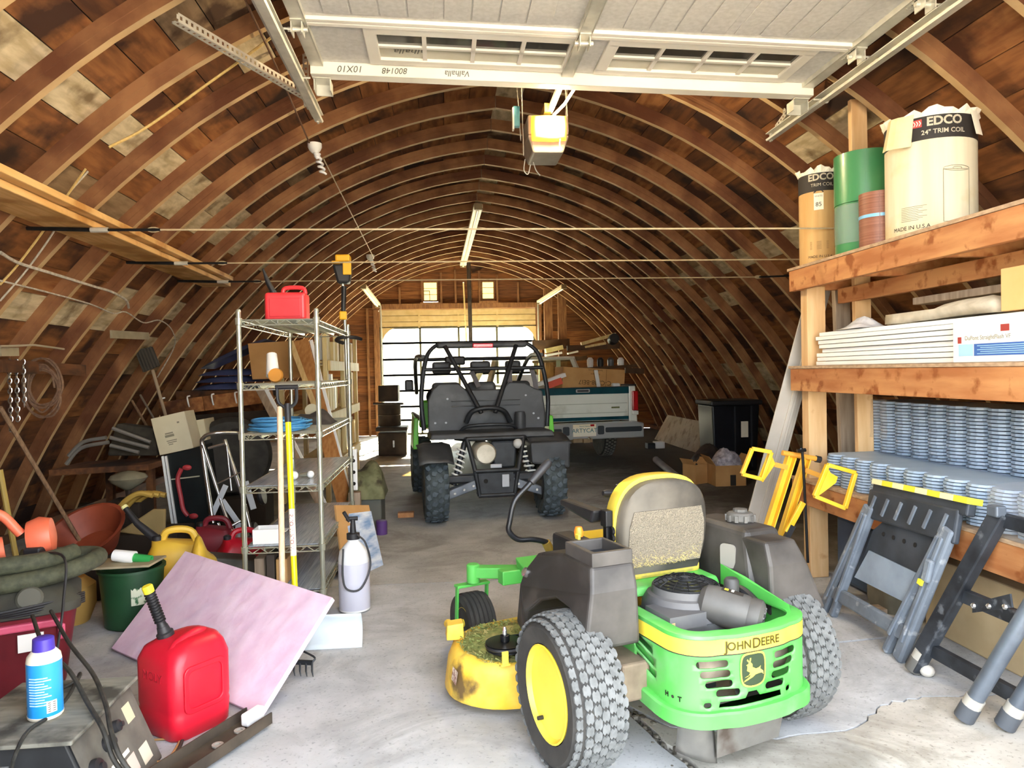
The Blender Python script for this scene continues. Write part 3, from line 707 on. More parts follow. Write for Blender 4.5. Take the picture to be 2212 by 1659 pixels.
# ---- coils of trim on the top deck
INK = mat('print_black', '#2b2622', rough=.7); PRW = mat('print_white', '#f1e9d3', rough=.7)
CART_W = mat('carton_cream', '#d3c8a8', '#e2d8bc', scale=2.5, stretch=(6, 6, .4), rough=.8, c3='#cdbf94', s3=4., lo3=.58, hi3=.72)
CART_T = mat('carton_tan', '#bb9259', '#c9a46c', scale=2.5, stretch=(6, 6, .4), rough=.8)
def wrapcyl(r, a0): return lambda p: Vector((r*math.cos(a0+p.x/r), r*math.sin(a0+p.x/r), p.y))
def face_ang(x, y): return math.atan2(-y, -x)              # direction from the thing towards the viewer's doorway
def carton(name, lab, x, y, r, h, m, words, flap, extra):
    t = thing(name, lab, 'coil carton', (x, y, TOPZ)); M0 = T(x, y, TOPZ); n = 40
    b = MB(); b.lathe([(r-.006, 0), (r, .004), (r, h-.12), (r, h), (r-.02, h+.002), (.05, h-.02), (.05, .02)], n, M0); b.build('tube', m, t, smooth=50)
    b = MB(); b.lathe([(r+.0012, h-.135), (r+.0012, h-.012)], n, M0); b.build('dark_band', INK, t, smooth=50)
    a = face_ang(x, y)
    for w, da, z, sz, c, kw in words: lettering(w, sz, M0, c, t, wrap=(lambda f: lambda p: f(p)+Vector((0, 0, z)))(wrapcyl(r+.0022, a+da)), **kw)
    rr = random.Random(3)
    b = MB()                                                # torn paper rim
    vs = [((r+(.012 if i % 2 else .0)+rr.uniform(0, .01))*math.cos(2*PI*i/n)*1.0 if k else r*math.cos(2*PI*i/n), ((r+(.012 if i % 2 else 0)+rr.uniform(0, .01))*math.sin(2*PI*i/n)) if k else r*math.sin(2*PI*i/n), h+(.022+rr.uniform(-.02, .012)) if k else h-.014) for k in (0, 1) for i in range(n)]
    b.add(vs, [(i, (i+1) % n, n+(i+1) % n, n+i) for i in range(n)], M0); b.build('torn_rim', PRW, t, solid=.003)
    extra(t, M0, a, r, h)
    return t
def ex_white(t, M0, a, r, h):
    f = wrapcyl(r+.002, a-.62)
    b = MB(); b.grid(lambda u, v: f(Vector((-.07+.14*u, 0, 0))) + Vector((0, 0, h+.005-.17*v)) + Vector((math.cos(a-.62), math.sin(a-.62), 0))*(.02+.05*v*(1-.5*u)+.015*math.sin(5*u)), 4, 5, M=M0); b.build('loose_flap', mat('flap_paper', '#e6d6a8', '#cdb885', scale=6, rough=.85), t, solid=.002)
    f3 = wrapcyl(r+.002, a+1.05)
    b = MB(); b.grid(lambda u, v: f3(Vector((-.03+.06*u, 0, 0))) + Vector((0, 0, h+.012-.14*v)) + Vector((math.cos(a+1.05), math.sin(a+1.05), 0))*(.005+.03*v), 3, 4, M=M0); b.build('loose_flap', PRW, t, solid=.002)
    g = wrapcyl(r+.0022, a+.27)
    def pic(x0, x1, z0, z1, w=.0015):
        b = MB()
        for i in range(8):
            xa, xb = x0+(x1-x0)*i/8, x0+(x1-x0)*(i+1)/8
            for z in (z0, z1): b.add([g(Vector((xa, z-w, 0))), g(Vector((xb, z-w, 0))), g(Vector((xb, z+w, 0))), g(Vector((xa, z+w, 0)))], [(0, 1, 2, 3)], M0)
        for x in (x0, x1): b.add([g(Vector((x-w, z0, 0))), g(Vector((x+w, z0, 0))), g(Vector((x+w, z1, 0))), g(Vector((x-w, z1, 0)))], [(0, 1, 2, 3)], M0)
        return b
    b = pic(.0, .14, .06, .33)
    pts = [g(Vector((.07+.07*math.cos(q*PI/10), .335+.014*math.sin(q*PI/10), 0))) for q in range(20)]; b.tube(pts, .0012, 4, True, M0)
    pts = [g(Vector((.07+.025*math.cos(q*PI/6), .335+.006*math.sin(q*PI/6), 0))) for q in range(12)]; b.tube(pts, .0012, 4, True, M0)
    b.build('printed_outline', mat('print_grey', '#8f8872', rough=.8), t)
    b = MB(); gg = wrapcyl(r+.0022, a-.38)
    for i in range(9): 
        z = .155-.009*i; b.add([gg(Vector((x, z+s*.0014, 0))) for s in (-1, 1) for x in (-.06, -.02, .03, .07-.02*(i % 3))], [(0, 1, 5, 4), (1, 2, 6, 5), (2, 3, 7, 6)], M0)
    b.build('printed_text', mat('print_grey', '#8f8872'), t)
    b = MB(); gl = wrapcyl(r+.0024, a+.02)
    b.add([gl(Vector((x, z, 0))) for z in (h-.067, h-.027) for x in (-.085, -.06, -.04)], [(0, 1, 4, 3), (1, 2, 5, 4)], M0); b.build('red_logo_block', mat('logo_red', '#c2433c', rough=.6), t)
    b = MB(); ge = wrapcyl(r+.003, a+.02)
    for k in range(3):
        x = -.081+.013*k
        b.add([ge(Vector(p)) for p in ((x, h-.034, 0), (x+.005, h-.034, 0), (x+.012, h-.047, 0), (x+.005, h-.060, 0), (x, h-.060, 0), (x+.007, h-.047, 0))], [(0, 5, 2, 1), (5, 4, 3, 2)], M0)
    b.build('chevrons', PRW, t)
carton('trim_coil_carton', 'large cream trim coil carton with dark lettered band and torn flap', 2.685, 3.74, .222, .63, CART_W,
       [('EDCO', .32, .583, .062, PRW, dict(bold=.0022)), ('24" TRIM COIL', .30, .53, .033, PRW, dict(bold=.0006)), ('MADE IN U.S.A.', -.42, .045, .03, INK, {}), ('CO', -.95, .583, .062, PRW, dict(bold=.002)), ('IL', -.78, .53, .033, PRW, {})], True, ex_white)
def ex_tan(t, M0, a, r, h):
    g = wrapcyl(r+.002, a-.1); b = MB(); b.add([g(Vector((x, z, 0))) for z in (.36, .47) for x in (-.03, 0, .03)], [(0, 1, 4, 3), (1, 2, 5, 4)], M0); lb = b.build('paper_label', PRW, t)
    lettering('85', .04, M0, INK, lb, wrap=lambda p: wrapcyl(r+.003, a-.1)(p)+Vector((0, 0, .395))); lettering('WHITE', .016, M0, INK, lb, wrap=lambda p: wrapcyl(r+.003, a-.1)(p)+Vector((0, 0, .45)))
    b = MB(); b.add([g(Vector((x, z, 0))) for x, z in ((-.035, .475), (.035, .475), (0, .51))], [(0, 1, 2)], M0); b.build('arrow_mark', INK, t)
    b = MB()
    for i in range(7): b.add([g(Vector((x, .15-.008*i+s*.0013, 0))) for s in (-1, 1) for x in (-.06, 0, .06)], [(0, 1, 4, 3), (1, 2, 5, 4)], M0)
    b.build('printed_text', mat('print_brown', '#8a6a3a'), t)
carton('trim_coil_carton', 'tan trim coil carton at the far end of the top deck', 2.595, 4.72, .142, .62, CART_T,
       [('EDCO', .0, .575, .06, PRW, dict(bold=.002)), ('TRIM COIL', .05, .525, .03, PRW, {}), ('MADE IN U.S.A.', -.05, .05, .024, INK, {})], False, ex_tan)
GRN = mat('coil_green', '#3a7a4c', '#468a58', scale=2, rough=.35, coat=.2); BRN = mat('coil_brown', '#7a4a36', '#94614c', scale=3, stretch=(.3, .3, 40), rough=.5)
def coil(name, lab, x, y, z, r, h, m):
    t = thing(name, lab, 'metal coil', (x, y, z), group='bare trim coils'); b = MB(); b.lathe([(.06, .0), (r, 0), (r, h), (r*.93, h), (r*.93, h-.01), (r*.8, h-.01), (r*.8, h), (.06, h), (.06, 0)], 40, T(x, y, z)); b.build('wound_strip', m, t, smooth=40)
    b = MB(); a = face_ang(x, y)-.1; b.box((r+.0015, 0, h/2), (.004, .003, h), T(x, y, z) @ Matrix.Rotation(a+.15, 4, 'Z')); b.build('strip_end', m, t)
    return t
coil('metal_coil', 'green metal coil stacked on top of the film-wrapped green coil', 2.60, 4.22, TOPZ+.302, .172, .30, GRN)
c2 = coil('metal_coil', 'film-wrapped green metal coil beneath the bare green coil', 2.60, 4.22, TOPZ, .168, .30, GRN)
FILM = film_mat('wrap_film', '#e8f2ea', .22)
b = MB(); b.lathe([(.171, .06), (.174, .16), (.172, .29)], 40, T(2.60, 4.22, TOPZ)); fl = b.build('wrap_film', FILM, c2, smooth=True)
c3 = coil('metal_coil', 'brown metal coil with a pale blue strap around it', 2.535, 3.975, TOPZ, .105, .31, BRN)
b = MB(); b.lathe([(.107, .165), (.1075, .183)], 40, T(2.535, 3.975, TOPZ)); b.build('strap', mat('strap_blue', '#7db7dc', rough=.4), c3, smooth=True)

# ---- middle deck: white trim boards, flashing box, folded cartons
WTRIM = mat('white_trim', '#eef0ee', '#f7f7f5', scale=3, rough=.45)
rr = random.Random(4)
k = 0
for zi in range(8):
    y1 = 4.62-rr.uniform(0, .06); x0 = RX+.03+rr.uniform(0, .03); z0 = MIDZ+zi*.0275
    lab = ('bottom' if zi == 0 else 'top' if zi == 7 else ('second', 'third', 'fourth', 'fifth', 'sixth', 'seventh')[zi-1])+' white trim board of the stack on the middle deck' + (', counted upward' if 0 < zi < 7 else '')
    b = MB(); b.box((x0+.14, (y1+2.2)/2, z0+.0125), (.28, y1-2.2, .024)); tag(b.build('trim_board', WTRIM, bevel=.003), lab, 'board', 'white trim boards on the middle deck')
t = thing('flashing_carton', 'white and blue printed flashing carton beside the white trim boards', 'carton', (RX+.01, 3.0, MIDZ))
b = MB(); b.box((RX+.005, 3.0, MIDZ+.10), (.03, .5, .2)); b.build('box_body', mat('carton_white', '#f2efe8', rough=.6), t, bevel=.003)
FX = RX-.0115
def side(b, y0, y1, z0, z1): b.add([(FX, y0, z0), (FX, y1, z0), (FX, y1, z1), (FX, y0, z1)], [(0, 3, 2, 1)])
b = MB(); side(b, 2.76, 3.11, MIDZ+.03, MIDZ+.085); b.build('blue_panel', mat('print_blue', '#3f68ad', rough=.5), t)
b = MB(); side(b, 3.115, 3.21, MIDZ+.03, MIDZ+.085); b.build('pale_panel', mat('print_paleblue', '#a9d3ea', rough=.5), t)
b = MB(); side(b, 3.19, 3.215, MIDZ+.09, MIDZ+.12); b.build('red_corner', mat('print_red', '#a8423a', rough=.5), t)
b = MB(); side(b, 2.9, 2.95, MIDZ+.135, MIDZ+.165); b.build('red_corner', mat('print_red', '#a8423a'), t)
TXS = Matrix(((0, 0, -1, FX-.0004), (-1, 0, 0, 0), (0, 1, 0, 0), (0, 0, 0, 1)))
vs, fs = text_mesh('DuPont StraightFlash VF', .028, .0002); b = MB(); b.add(vs, fs, T(0, 3.03, MIDZ+.112) @ TXS); b.build('lettering', mat('print_grey', '#8f8872'), t)
for i in range(5):
    b = MB(); side(b, 2.8, 3.09-.02*(i % 2), MIDZ+.038+.009*i, MIDZ+.041+.009*i); b.v = [p+Vector((-.0006, 0, 0)) for p in b.v]; b.build('text_line', mat('print_paleblue', '#a9d3ea'), t)
STONE = mat('stone_veneer_card', '#b7ad98', '#cfc6b2', scale=14, rough=.9, bump=.4)
def slabby(name, lab, x0, x1, y0, y1, z0, h, m, cat, rough_=.01, tilt=0):
    b = MB(); q = random.Random(lab); b.grid(lambda u, v: Vector((x0+(x1-x0)*u, y0+(y1-y0)*v, z0+(h*(.75+.25*math.sin(3*u+5*v))+q.uniform(-rough_, rough_) if 0 < u < 1 and 0 < v < 1 else h*.6)+tilt*v)), 6, 10)
    n = len(b.v); o = b.build(name, m, solid=0, smooth=30); s = o.modifiers.new('thickness', 'SOLIDIFY'); s.thickness = h*.6; s.offset = -1
    return tag(o, lab, cat)
slabby('folded_shingle_bundle', 'grey folded shingle bundle lying on the white trim boards', RX+.07, RX+.42, 3.08, 3.9, MIDZ+.225, .09, STONE, 'bundle', .008)
bx2 = tag(bx('grey_plank', RX+.2, RX+.45, 3.04, 3.85, MIDZ+.33, MIDZ+.37, RACK_G, None), 'grey plank resting on the shingle bundle', 'board')
b = MB(); b.box((RX+.17, 2.80, MIDZ+.32), (.26, .42, .19)); tag(b.build('kraft_box', mat('kraft', '#d9a866', '#e4b97c', scale=3, rough=.8), bevel=.004), 'kraft carton at the near end above the flashing carton', 'box')
b = MB(); b.grid(lambda u, v: Vector((RX+.04+.2*u, 4.1+.3*v, MIDZ+.222+.06*math.sin(PI*u)*math.sin(PI*v)*(1+.4*math.sin(9*u+4*v)))), 10, 12); tag(b.build('plastic_bag', mat('bag_white', '#dfe2ea', '#f2f4f8', scale=18, rough=.25, bump=.5), smooth=50), 'crumpled clear white plastic bag on the trim boards', 'bag')

# ---- lower deck: two piles of blue-grey scalloped siding panels
SHAKE = mat('siding_bluegrey', '#8fa3b8', '#a6b8ca', scale=4, rough=.5)
def shake(nl, lw, depth, th=.008):
    b = MB(); poly = []
    for i in range(nl):
        for q in range(7):
            a = PI*q/6; poly.append((-.5*lw*0-.42*lw*math.sin(a)*.9, i*lw+lw/2-lw*.46*math.cos(a)))
    L = nl*lw; poly += [(depth, L), (depth, 0)]
    b.prism(poly, th); return b
def pile(x, y0, z0, nl, lw, depth, n, dzs, lab):
    t = thing('siding_bundle', lab, 'siding bundle', (x, y0, z0)); base = None
    for i in range(n):
        M = T(random.uniform(-.004, .004), random.uniform(-.006, .006), i*dzs)
        if base is None: o = base = shake(nl, lw, depth, dzs*.72).build('siding_panel', SHAKE, t, world=False)
        else: o = base.copy(); COL.objects.link(o); o.parent = t
        o.matrix_parent_inverse = Matrix.Identity(4); o.matrix_local = M
    return t
pile_f = pile(RX+.06, 2.15, LOWZ+.003, 15, .155, .29, 12, .0165, 'low front bundle of blue-grey scalloped siding on the lower deck')
pile_b = pile(RX+.42, 2.15, LOWZ+.003, 16, .155, .32, 27, .0195, 'tall back bundle of blue-grey scalloped siding on the lower deck')
WRAP2 = film_mat('clear_wrap', '#fafafc', .14, .1, '#f8f6f2')
for nm, x0, y0, y1, z0, z1, lab in (('wrap', RX+.33, 4.3, 4.66, LOWZ+.29, LOWZ+.54, 'clear plastic wrap around the far top end of the tall siding pile'), ('wrap', RX+.33, 2.75, 3.05, LOWZ+.22, LOWZ+.54, 'clear plastic wrap hanging on the near part of the tall siding pile'), ('wrap', RX-.04, 2.5, 3.0, LOWZ+.0, LOWZ+.215, 'clear plastic wrap over the near end of the low siding pile')):
    b = MB(); q = random.Random(lab); b.grid(lambda u, v: Vector((x0+(.0 if v < .7 else (v-.7)*1.2)+q.uniform(-.006, .006), y0+(y1-y0)*u, z0+(z1-z0)*min(v/.7, 1)+(.008 if v > .7 else 0)+q.uniform(-.003, .003))), 10, 10); b.build('plastic_wrap', WRAP2, pile_f if x0 < RX else pile_b, smooth=60)['label'] = lab
# ================================================================ zero-turn mower (local frame: x right, y forward, origin under the rear axle)
from mathutils.geometry import delaunay_2d_cdt
def inpoly(p, poly):
    x, y = p; c = False; n = len(poly)
    for i in range(n):
        x1, y1 = poly[i]; x2, y2 = poly[(i+1) % n]
        if (y1 > y) != (y2 > y) and x < (x2-x1)*(y-y1)/(y2-y1)+x1: c = not c
    return c
def holed(outer, holes, fn, step):                         # sheet with real openings; fn maps (s, t) to a 3D point
    pts = []; edges = []
    def loop(poly):
        b0 = len(pts); dense = []
        for i in range(len(poly)):
            a, c = Vector(poly[i]), Vector(poly[(i+1) % len(poly)]); n = max(1, int((c-a).length/step))
            dense += [a+(c-a)*(k/n) for k in range(n)]
        pts.extend(dense); m = len(dense); edges.extend([(b0+i, b0+(i+1) % m) for i in range(m)])
    loop(outer)
    for h in holes: loop(h)
    xs = [p[0] for p in outer]; ys = [p[1] for p in outer]; x = min(xs)+step/2
    while x < max(xs):
        y = min(ys)+step/2
        while y < max(ys):
            if inpoly((x, y), outer) and not any(inpoly((x, y), h) for h in holes): pts.append(Vector((x, y)))
            y += step
        x += step
    r = delaunay_2d_cdt([Vector((p[0], p[1])) for p in pts], edges, [], 0, 1e-6)
    vs = r[0]; fs = []
    for f in r[2]:
        c = sum((vs[i] for i in f), Vector((0, 0)))/len(f)
        if inpoly(c, outer) and not any(inpoly(c, h) for h in holes): fs.append(tuple(f))
    return [fn(v.x, v.y) for v in vs], fs
def path_fn(path):                                         # arc-length parametrised plan curve -> (point, outward normal)
    L = [0.]
    for i in range(1, len(path)): L.append(L[-1]+(path[i]-path[i-1]).length)
    def f(s):
        i = 1
        while i < len(L)-1 and L[i] < s: i += 1
        t = (s-L[i-1])/max(L[i]-L[i-1], 1e-9); p = path[i-1].lerp(path[i], t); d = (path[i]-path[i-1]).normalized()
        return p, Vector((d.y, -d.x, 0))
    return f, L[-1]
MTH = math.atan2(.316, 1.024)
JGRN = mat('mower_green', '#4fae4a', '#5dbb56', scale=5, rough=.42, c3='#7fae7c', s3=4., lo3=.55, hi3=.75)
JGRD = mat('mower_green_dark', '#2f7a3a', '#3a8a44', scale=5, rough=.5)
JYEL = mat('mower_yellow', '#f2d33a', '#f7de55', scale=4, rough=.4)
JYEL_D = mat('deck_yellow', '#dcae2a', '#e9c650', scale=9, rough=.55, c3='#6a5430', s3=5., lo3=.56, hi3=.66)
FEND = mat('fender_black', '#252321', '#363330', scale=3, rough=.5, c3='#55514d', s3=3., lo3=.48, hi3=.72)
TIRE = mat('tire_rubber', '#2e2d2b', '#403e3a', scale=10, rough=.85)
TREAD = mat('tread_dusty', '#6d6f6e', '#575958', scale=30, rough=.9)
TREAD_D = mat('tread_dark', '#2c3436', '#454f52', scale=20, rough=.8)
ALU = mat('alloy_grey', '#5b5d5f', '#747678', scale=8, rough=.45, metal=.5)
CHR = mat('bright_steel', '#c9cac8', rough=.25, metal=.9)
VINYL = mat('seat_vinyl', '#2d2a27', '#474239', scale=3, rough=.7, c3='#6e675b', s3=3., lo3=.5, hi3=.75)
mow = thing('zero_turn_mower', 'green and yellow zero-turn mower with yellow seat, parked on the near concrete', 'mower', (.96, 2.755, 0), MTH)
def mb(name, m, b, par=None, **k): return b.build(name, m, par or mow, world=False, **k)
def wheel_axis(x, y, z): return T(x, y, z) @ R('Y', 90)     # lathe z axis along local x
RW, WW = .284, .195
for sx in (-1, 1):
    xc = -.555 if sx < 0 else .405; M = wheel_axis(xc, 0, RW)
    w = mb('rear_wheel', TIRE, MB().lathe([(.165, -WW/2+.03), (.175, -WW/2+.008), (.235, -WW/2-.004), (.258, -WW/2+.015), (.272, -WW/2+.045), (.277, 0), (.272, WW/2-.045), (.258, WW/2-.015), (.235, WW/2+.004), (.175, WW/2-.008), (.165, WW/2-.03)], 56, M), smooth=50)
    b = MB(); n = 40; cols = 7; half = WW/2-.012
    for c in range(cols):
        zc = -half+2*half*c/(cols-1); rad = .281-.021*abs(zc/half)**3.2
        for i in range(n):
            a = 2*PI*(i+(.5 if c % 2 else 0))/n; lw = 2*PI*rad/n*.50; ww = half/cols*1.16
            sh = [(-1, -.35), (-.45, -.72), (.0, -.45), (.45, -.72), (1, -.35), (1, .35), (.45, .72), (0, .45), (-.45, .72), (-1, .35)]
            A2 = M @ Matrix.Rotation(a, 4, 'Z') @ T(rad-.006, 0, zc) @ R('Y', 90) @ Matrix.Rotation(0, 4, 'Z')
            tilt = 22*(zc/half)**3
            b.prism([(p*ww, q*lw*1.3) for p, q in sh], .0085, M @ Matrix.Rotation(a, 4, 'Z') @ T(rad-.008, 0, zc) @ R('Y', 90-tilt*0) )
    mb('tread_block', TREAD, b, w, kind='stuff')
    o = -1 if sx < 0 else 1
    b = MB(); b.lathe([(.165, WW/2-.022), (.172, WW/2-.006), (.166, WW/2-.004), (.15, WW/2-.03), (.147, WW/2-.10), (.10, WW/2-.11), (.06, WW/2-.07), (.035, WW/2-.065), (.035, WW/2-.05), (.001, WW/2-.05)], 40, M @ (R('X', 180) if sx < 0 else Matrix.Identity(4))); rim = mb('rim', JYEL, b, w, smooth=35)
    b = MB(); b.tube([(xc+sx*(WW/2-.03), .06, RW-.115), (xc+sx*(WW/2+.0), .055, RW-.112)], .008, 8); mb('valve_stem', BLK, b, w, smooth=True)
    b = MB()
    for k in range(4):
        a = PI/4+k*PI/2; b.lathe([(.009, 0), (.009, .012), (.001, .012)], 6, T(xc+sx*(WW/2-.068), .04*math.cos(a), RW+.04*math.sin(a)) @ R('Y', 90*sx))
    mb('wheel_bolt', CHR, b, w, kind='stuff')
# ---- front casters
for sx in (-1, 1):
    cx, cy, r = sx*.50, 1.20, .15
    M = wheel_axis(cx, cy, r) if sx > 0 else T(cx, cy, r) @ Matrix.Rotation(.1, 4, 'Z') @ R('Y', 90)
    prof = []
    for i in range(6):
        z = -.06+.024*i; prof += [(r-.008 if i in (0, 5) else r, z-.008), (r-.008 if i in (0, 5) else r, z+.008), (r-.014, z+.012)]
    w = mb('caster_tire', TIRE, MB().lathe([(.08, -.055), (.11, -.072)]+prof+[(.11, .072), (.08, .055)], 36, M), smooth=30)
    b = MB(); b.lathe([(.085, -.05), (.078, -.056), (.05, -.03), (.02, -.03), (.02, -.06), (.001, -.06)], 28, M); b.lathe([(.085, .05), (.078, .056), (.05, .03), (.02, .03), (.02, .06), (.001, .06)], 28, M); mb('caster_rim', JYEL, b, w, smooth=35)
    Mz = T(cx, cy, 0) @ Matrix.Rotation(.1 if sx < 0 else 0, 4, 'Z'); b = MB()
    for s in (-1, 1):
        b.beam((s*.085, .02, .12), (s*.085, 0, .34), .03, .010, Vector((1, 0, 0)), Mz); b.lathe([(.026, -.008), (.026, .008)], 12, Mz @ T(s*.085, 0, .15) @ R('Y', 90))
    b.box((0, 0, .345), (.185, .05, .014), Mz); y = mb('caster_yoke', JGRN, b, bevel=.003)
    b = MB(); b.tube([(s*.1, 0, .15) for s in (-1, 1)], .009, 8, M=Mz); mb('axle_bolt', CHR, b, y)
    b = MB(); b.lathe([(.034, .36), (.034, .45), (.028, .455)], 16, T(cx, cy-.02, 0)); mb('caster_hub', JGRN, b, smooth=40)
    b = MB(); b.hull8([(cx-.02, cy-.05, .37), (cx+.02, cy-.05, .37), (sx*.30+.04, .80, .40), (sx*.30-.04, .80, .40)], [(cx-.02, cy-.05, .43), (cx+.02, cy-.05, .43), (sx*.30+.04, .80, .47), (sx*.30-.04, .80, .47)]) if sx > 0 else b.hull8([(cx+.0, cy-.05, .385), (cx+.02, cy+.02, .385), (-.2, 1.04, .39), (-.2, .95, .39)], [(cx+.0, cy-.05, .44), (cx+.02, cy+.02, .44), (-.2, 1.04, .45), (-.2, .95, .45)])
    mb('caster_arm', JGRN, b, bevel=.006)
for sx in (-1, 1):
    b = MB(); b.beam((sx*.24, -.18, .36), (sx*.27, 1.0, .40), .05, .09); mb('frame_rail', JGRN, b, bevel=.005)
b = MB(); b.beam((-.42, 1.0, .42), (.42, 1.0, .42), .07, .07); mb('front_beam', JGRN, b, bevel=.006)
b = MB(); b.hull8([(-.36, .62, .41), (.36, .62, .41), (.32, 1.02, .45), (-.32, 1.02, .45)], [(-.36, .62, .44), (.36, .62, .44), (.32, 1.04, .50), (-.32, 1.04, .50)]); mb('foot_plate', JGRN, b, bevel=.006)
# ---- mowing deck
def deck_ring(z, k, dz=0.):
    base = [(-.80, .60), (-.79, .74), (-.72, .87), (-.58, .93), (-.3, .96), (0, .97), (.3, .96), (.6, .92), (.72, .82), (.74, .6), (.72, .5), (.6, .42), (.3, .36), (0, .34), (-.3, .36), (-.58, .40), (-.72, .47)]
    c = Vector((0, .65)); out = []
    pts = spline([(x, y, 0) for x, y in base], 3, True)
    return [(c.x+(p.x-c.x)*k, c.y+(p.y-c.y)*(k if k > .9 else k), z) for p in pts]
b = MB(); b.loft([deck_ring(.045, 1.0), deck_ring(.06, 1.01), deck_ring(.17, .99), deck_ring(.215, .965), deck_ring(.235, .92), deck_ring(.24, .80), deck_ring(.245, .5)]); b.f = [tuple(reversed(f)) for f in b.f]; b.f = [tuple(reversed(f)) for f in b.f]
deck = mb('mower_deck', JYEL_D, b, smooth=40)
GRASS = mat('grass_clippings', '#5f6b34', '#8b8f52', scale=40, rough=.95, c3='#a79a60', s3=9., lo3=.5, hi3=.65)
b = MB(); q = random.Random(9)
for i in range(1500):
    a = q.uniform(0, 2*PI); rr_ = math.sqrt(q.random()); x = -.5+.25*rr_*math.cos(a); y = .62+.27*rr_*math.sin(a)
    if not (-.78 < x < -.2 and .40 < y < .92): continue
    l = q.uniform(.006, .018); t = q.uniform(0, PI); h = .236+q.uniform(0, .012)
    dx, dy = math.cos(t)*l, math.sin(t)*l; wx_, wy_ = -math.sin(t)*.0022, math.cos(t)*.0022
    b.add([(x-dx-wx_, y-dy-wy_, h), (x+dx-wx_, y+dy-wy_, h+q.uniform(-.004, .012)), (x+dx+wx_, y+dy+wy_, h+.004), (x-dx+wx_, y-dy+wy_, h)], [(0, 1, 2, 3)])
mb('grass_clippings', GRASS, b, deck, kind='stuff')
b = MB(); b.grid(lambda u, v: Vector((-.5+.235*math.sqrt(u)*math.cos(2*PI*v), .63+.24*math.sqrt(u)*math.sin(2*PI*v), .238+.016*(1-u)*(1+.6*math.sin(17*v+9*u)))), 10, 28, wrap_v=True); mb('grass_mat', GRASS, b, deck, smooth=60, kind='stuff')
b = MB(); b.lathe([(.012, .25), (.07, .26), (.082, .268), (.074, .278), (.074, .286), (.084, .296), (.02, .30), (.02, .325), (.001, .33)], 28, T(-.60, .50, 0)); mb('spindle_pulley', BLKM, b, deck, smooth=30)
b = MB(); b.tube([(-.60+.079*math.cos(PI*.5+PI*k/12), .50+.079*math.sin(PI*.5+PI*k/12), .283) for k in range(13)]+[(-.2, .44, .285), (.3, .46, .285), (.3, .6, .285), (-.2, .57, .285)], .0075, 6, True); mb('drive_belt', BLK, b, deck, smooth=True)
b = MB(); b.lathe([(.01, .325), (.01, .345), (.006, .36)], 8, T(-.60, .50, 0)); mb('spindle_bolt', CHR, b, deck)
b = MB(); b.box((-.64, .40, .265), (.028, .01, .06)); b.box((-.64, .41, .24), (.04, .035, .008)); b.box((-.62, .60, .25), (.02, .02, .02)); mb('deck_bracket', JYEL, b, deck, bevel=.002, kind='stuff')
b = MB(); b.hull8([(-.775, .775, .235), (-.70, .75, .235), (-.68, .83, .235), (-.755, .86, .235)], [(-.77, .78, .30), (-.70, .755, .31), (-.685, .825, .31), (-.75, .85, .30)]); b.tube([(-.73, .86, .27), (-.73, .90, .27)], .02, 10); mb('anti_scalp_mount', JYEL_D, b, deck, bevel=.004)
b = MB(); b.add([(-.808, .55, .125), (-.808, .61, .13), (-.800, .61, .185), (-.797, .55, .18)], [(0, 3, 2, 1)]); d = mb('warning_decal', mat('decal_red', '#7b3a34', '#e6ddc8', scale=60, rough=.6), b, deck)
# ---- fenders (drawn in the side plane, given width)
def fender(sx):
    prof = [(-.135, .46), (-.125, .66), (-.10, .75), (.12, .75), (.30, .715), (.345, .70), (.48, .60), (.515, .53), (.53, .36), (.45, .33)]
    arch = [(.44, .36), (.36, .46), (.26, .53), (.13, .575), (.02, .57), (-.06, .53), (-.10, .46)]
    xo, xi = (-.555, -.325) if sx < 0 else (.56, .28)
    poly = prof+arch
    def tap(y, z, x, outer):                               # the outer side leans in towards the top
        if not outer: return x
        t = max(0, min(1, (z-.46)/.32)); return x-sx*(.055 if sx < 0 else .14)*t-sx*.02*(1 if y > .4 else 0)
    n = len(poly); vs = [(tap(y, z, xo, True), y, z) for y, z in poly]+[(xi, y, z) for y, z in poly]
    b = MB(); fs = [tuple(range(n)), tuple(reversed(range(n, 2*n)))]+[((i+1) % n, i, n+i, n+(i+1) % n) for i in range(n)]
    # replace the flat top between points 2 and 3 by an open bin on the left side
    b.add(vs, [f if sx < 0 else tuple(reversed(f)) for f in fs]); o = mb('fender', FEND, b, bevel=.014, seg=3)
    return o
fl_ = fender(-1)
b = MB(); x0, x1, y0, y1 = -.475, -.345, -.075, .10; zt = .79
b.ring([(x0-.022, y0-.022), (x1+.016, y0-.022), (x1+.016, y1+.016), (x0-.022, y1+.016)], [(x0, y0), (x1, y0), (x1, y1), (x0, y1)], .055, T(0, 0, zt-.05)); mb('bin_rim', FEND, b, fl_, bevel=.004)
b = MB(); b.box(((x0+x1)/2, (y0+y1)/2, zt-.038), (x1-x0, y1-y0, .004)); mb('bin_floor', mat('bin_dark', '#20242b', rough=.6), b, fl_)
Mtx = Matrix(((0, 0, -1, -.497), (-1, 0, 0, .17), (0, 1, 0, .665), (0, 0, 0, 1)))
lettering('EZtrak', .045, Mtx, mat('emboss_tan', '#7c6f60', rough=.7), fl_, shear=.25) if False else None
vs, fs = text_mesh('EZtrak', .04, .001, shear=.2); b = MB(); b.add(vs, fs, Matrix(((-.06, .17, -1, -.505), (-1, 0, 0, .03), (.0, 1, .1, .715), (0, 0, 0, 1)))); mb('embossed_name', mat('emboss_tan', '#7c6f60'), b, fl_)
b = MB(); b.lathe([(.02, 0), (.02, .03), (.012, .035)], 12, T(-.50, .45, .585) @ R('Y', -60)); mb('fender_knob', CHR, b, fl_)
fr_ = fender(1)
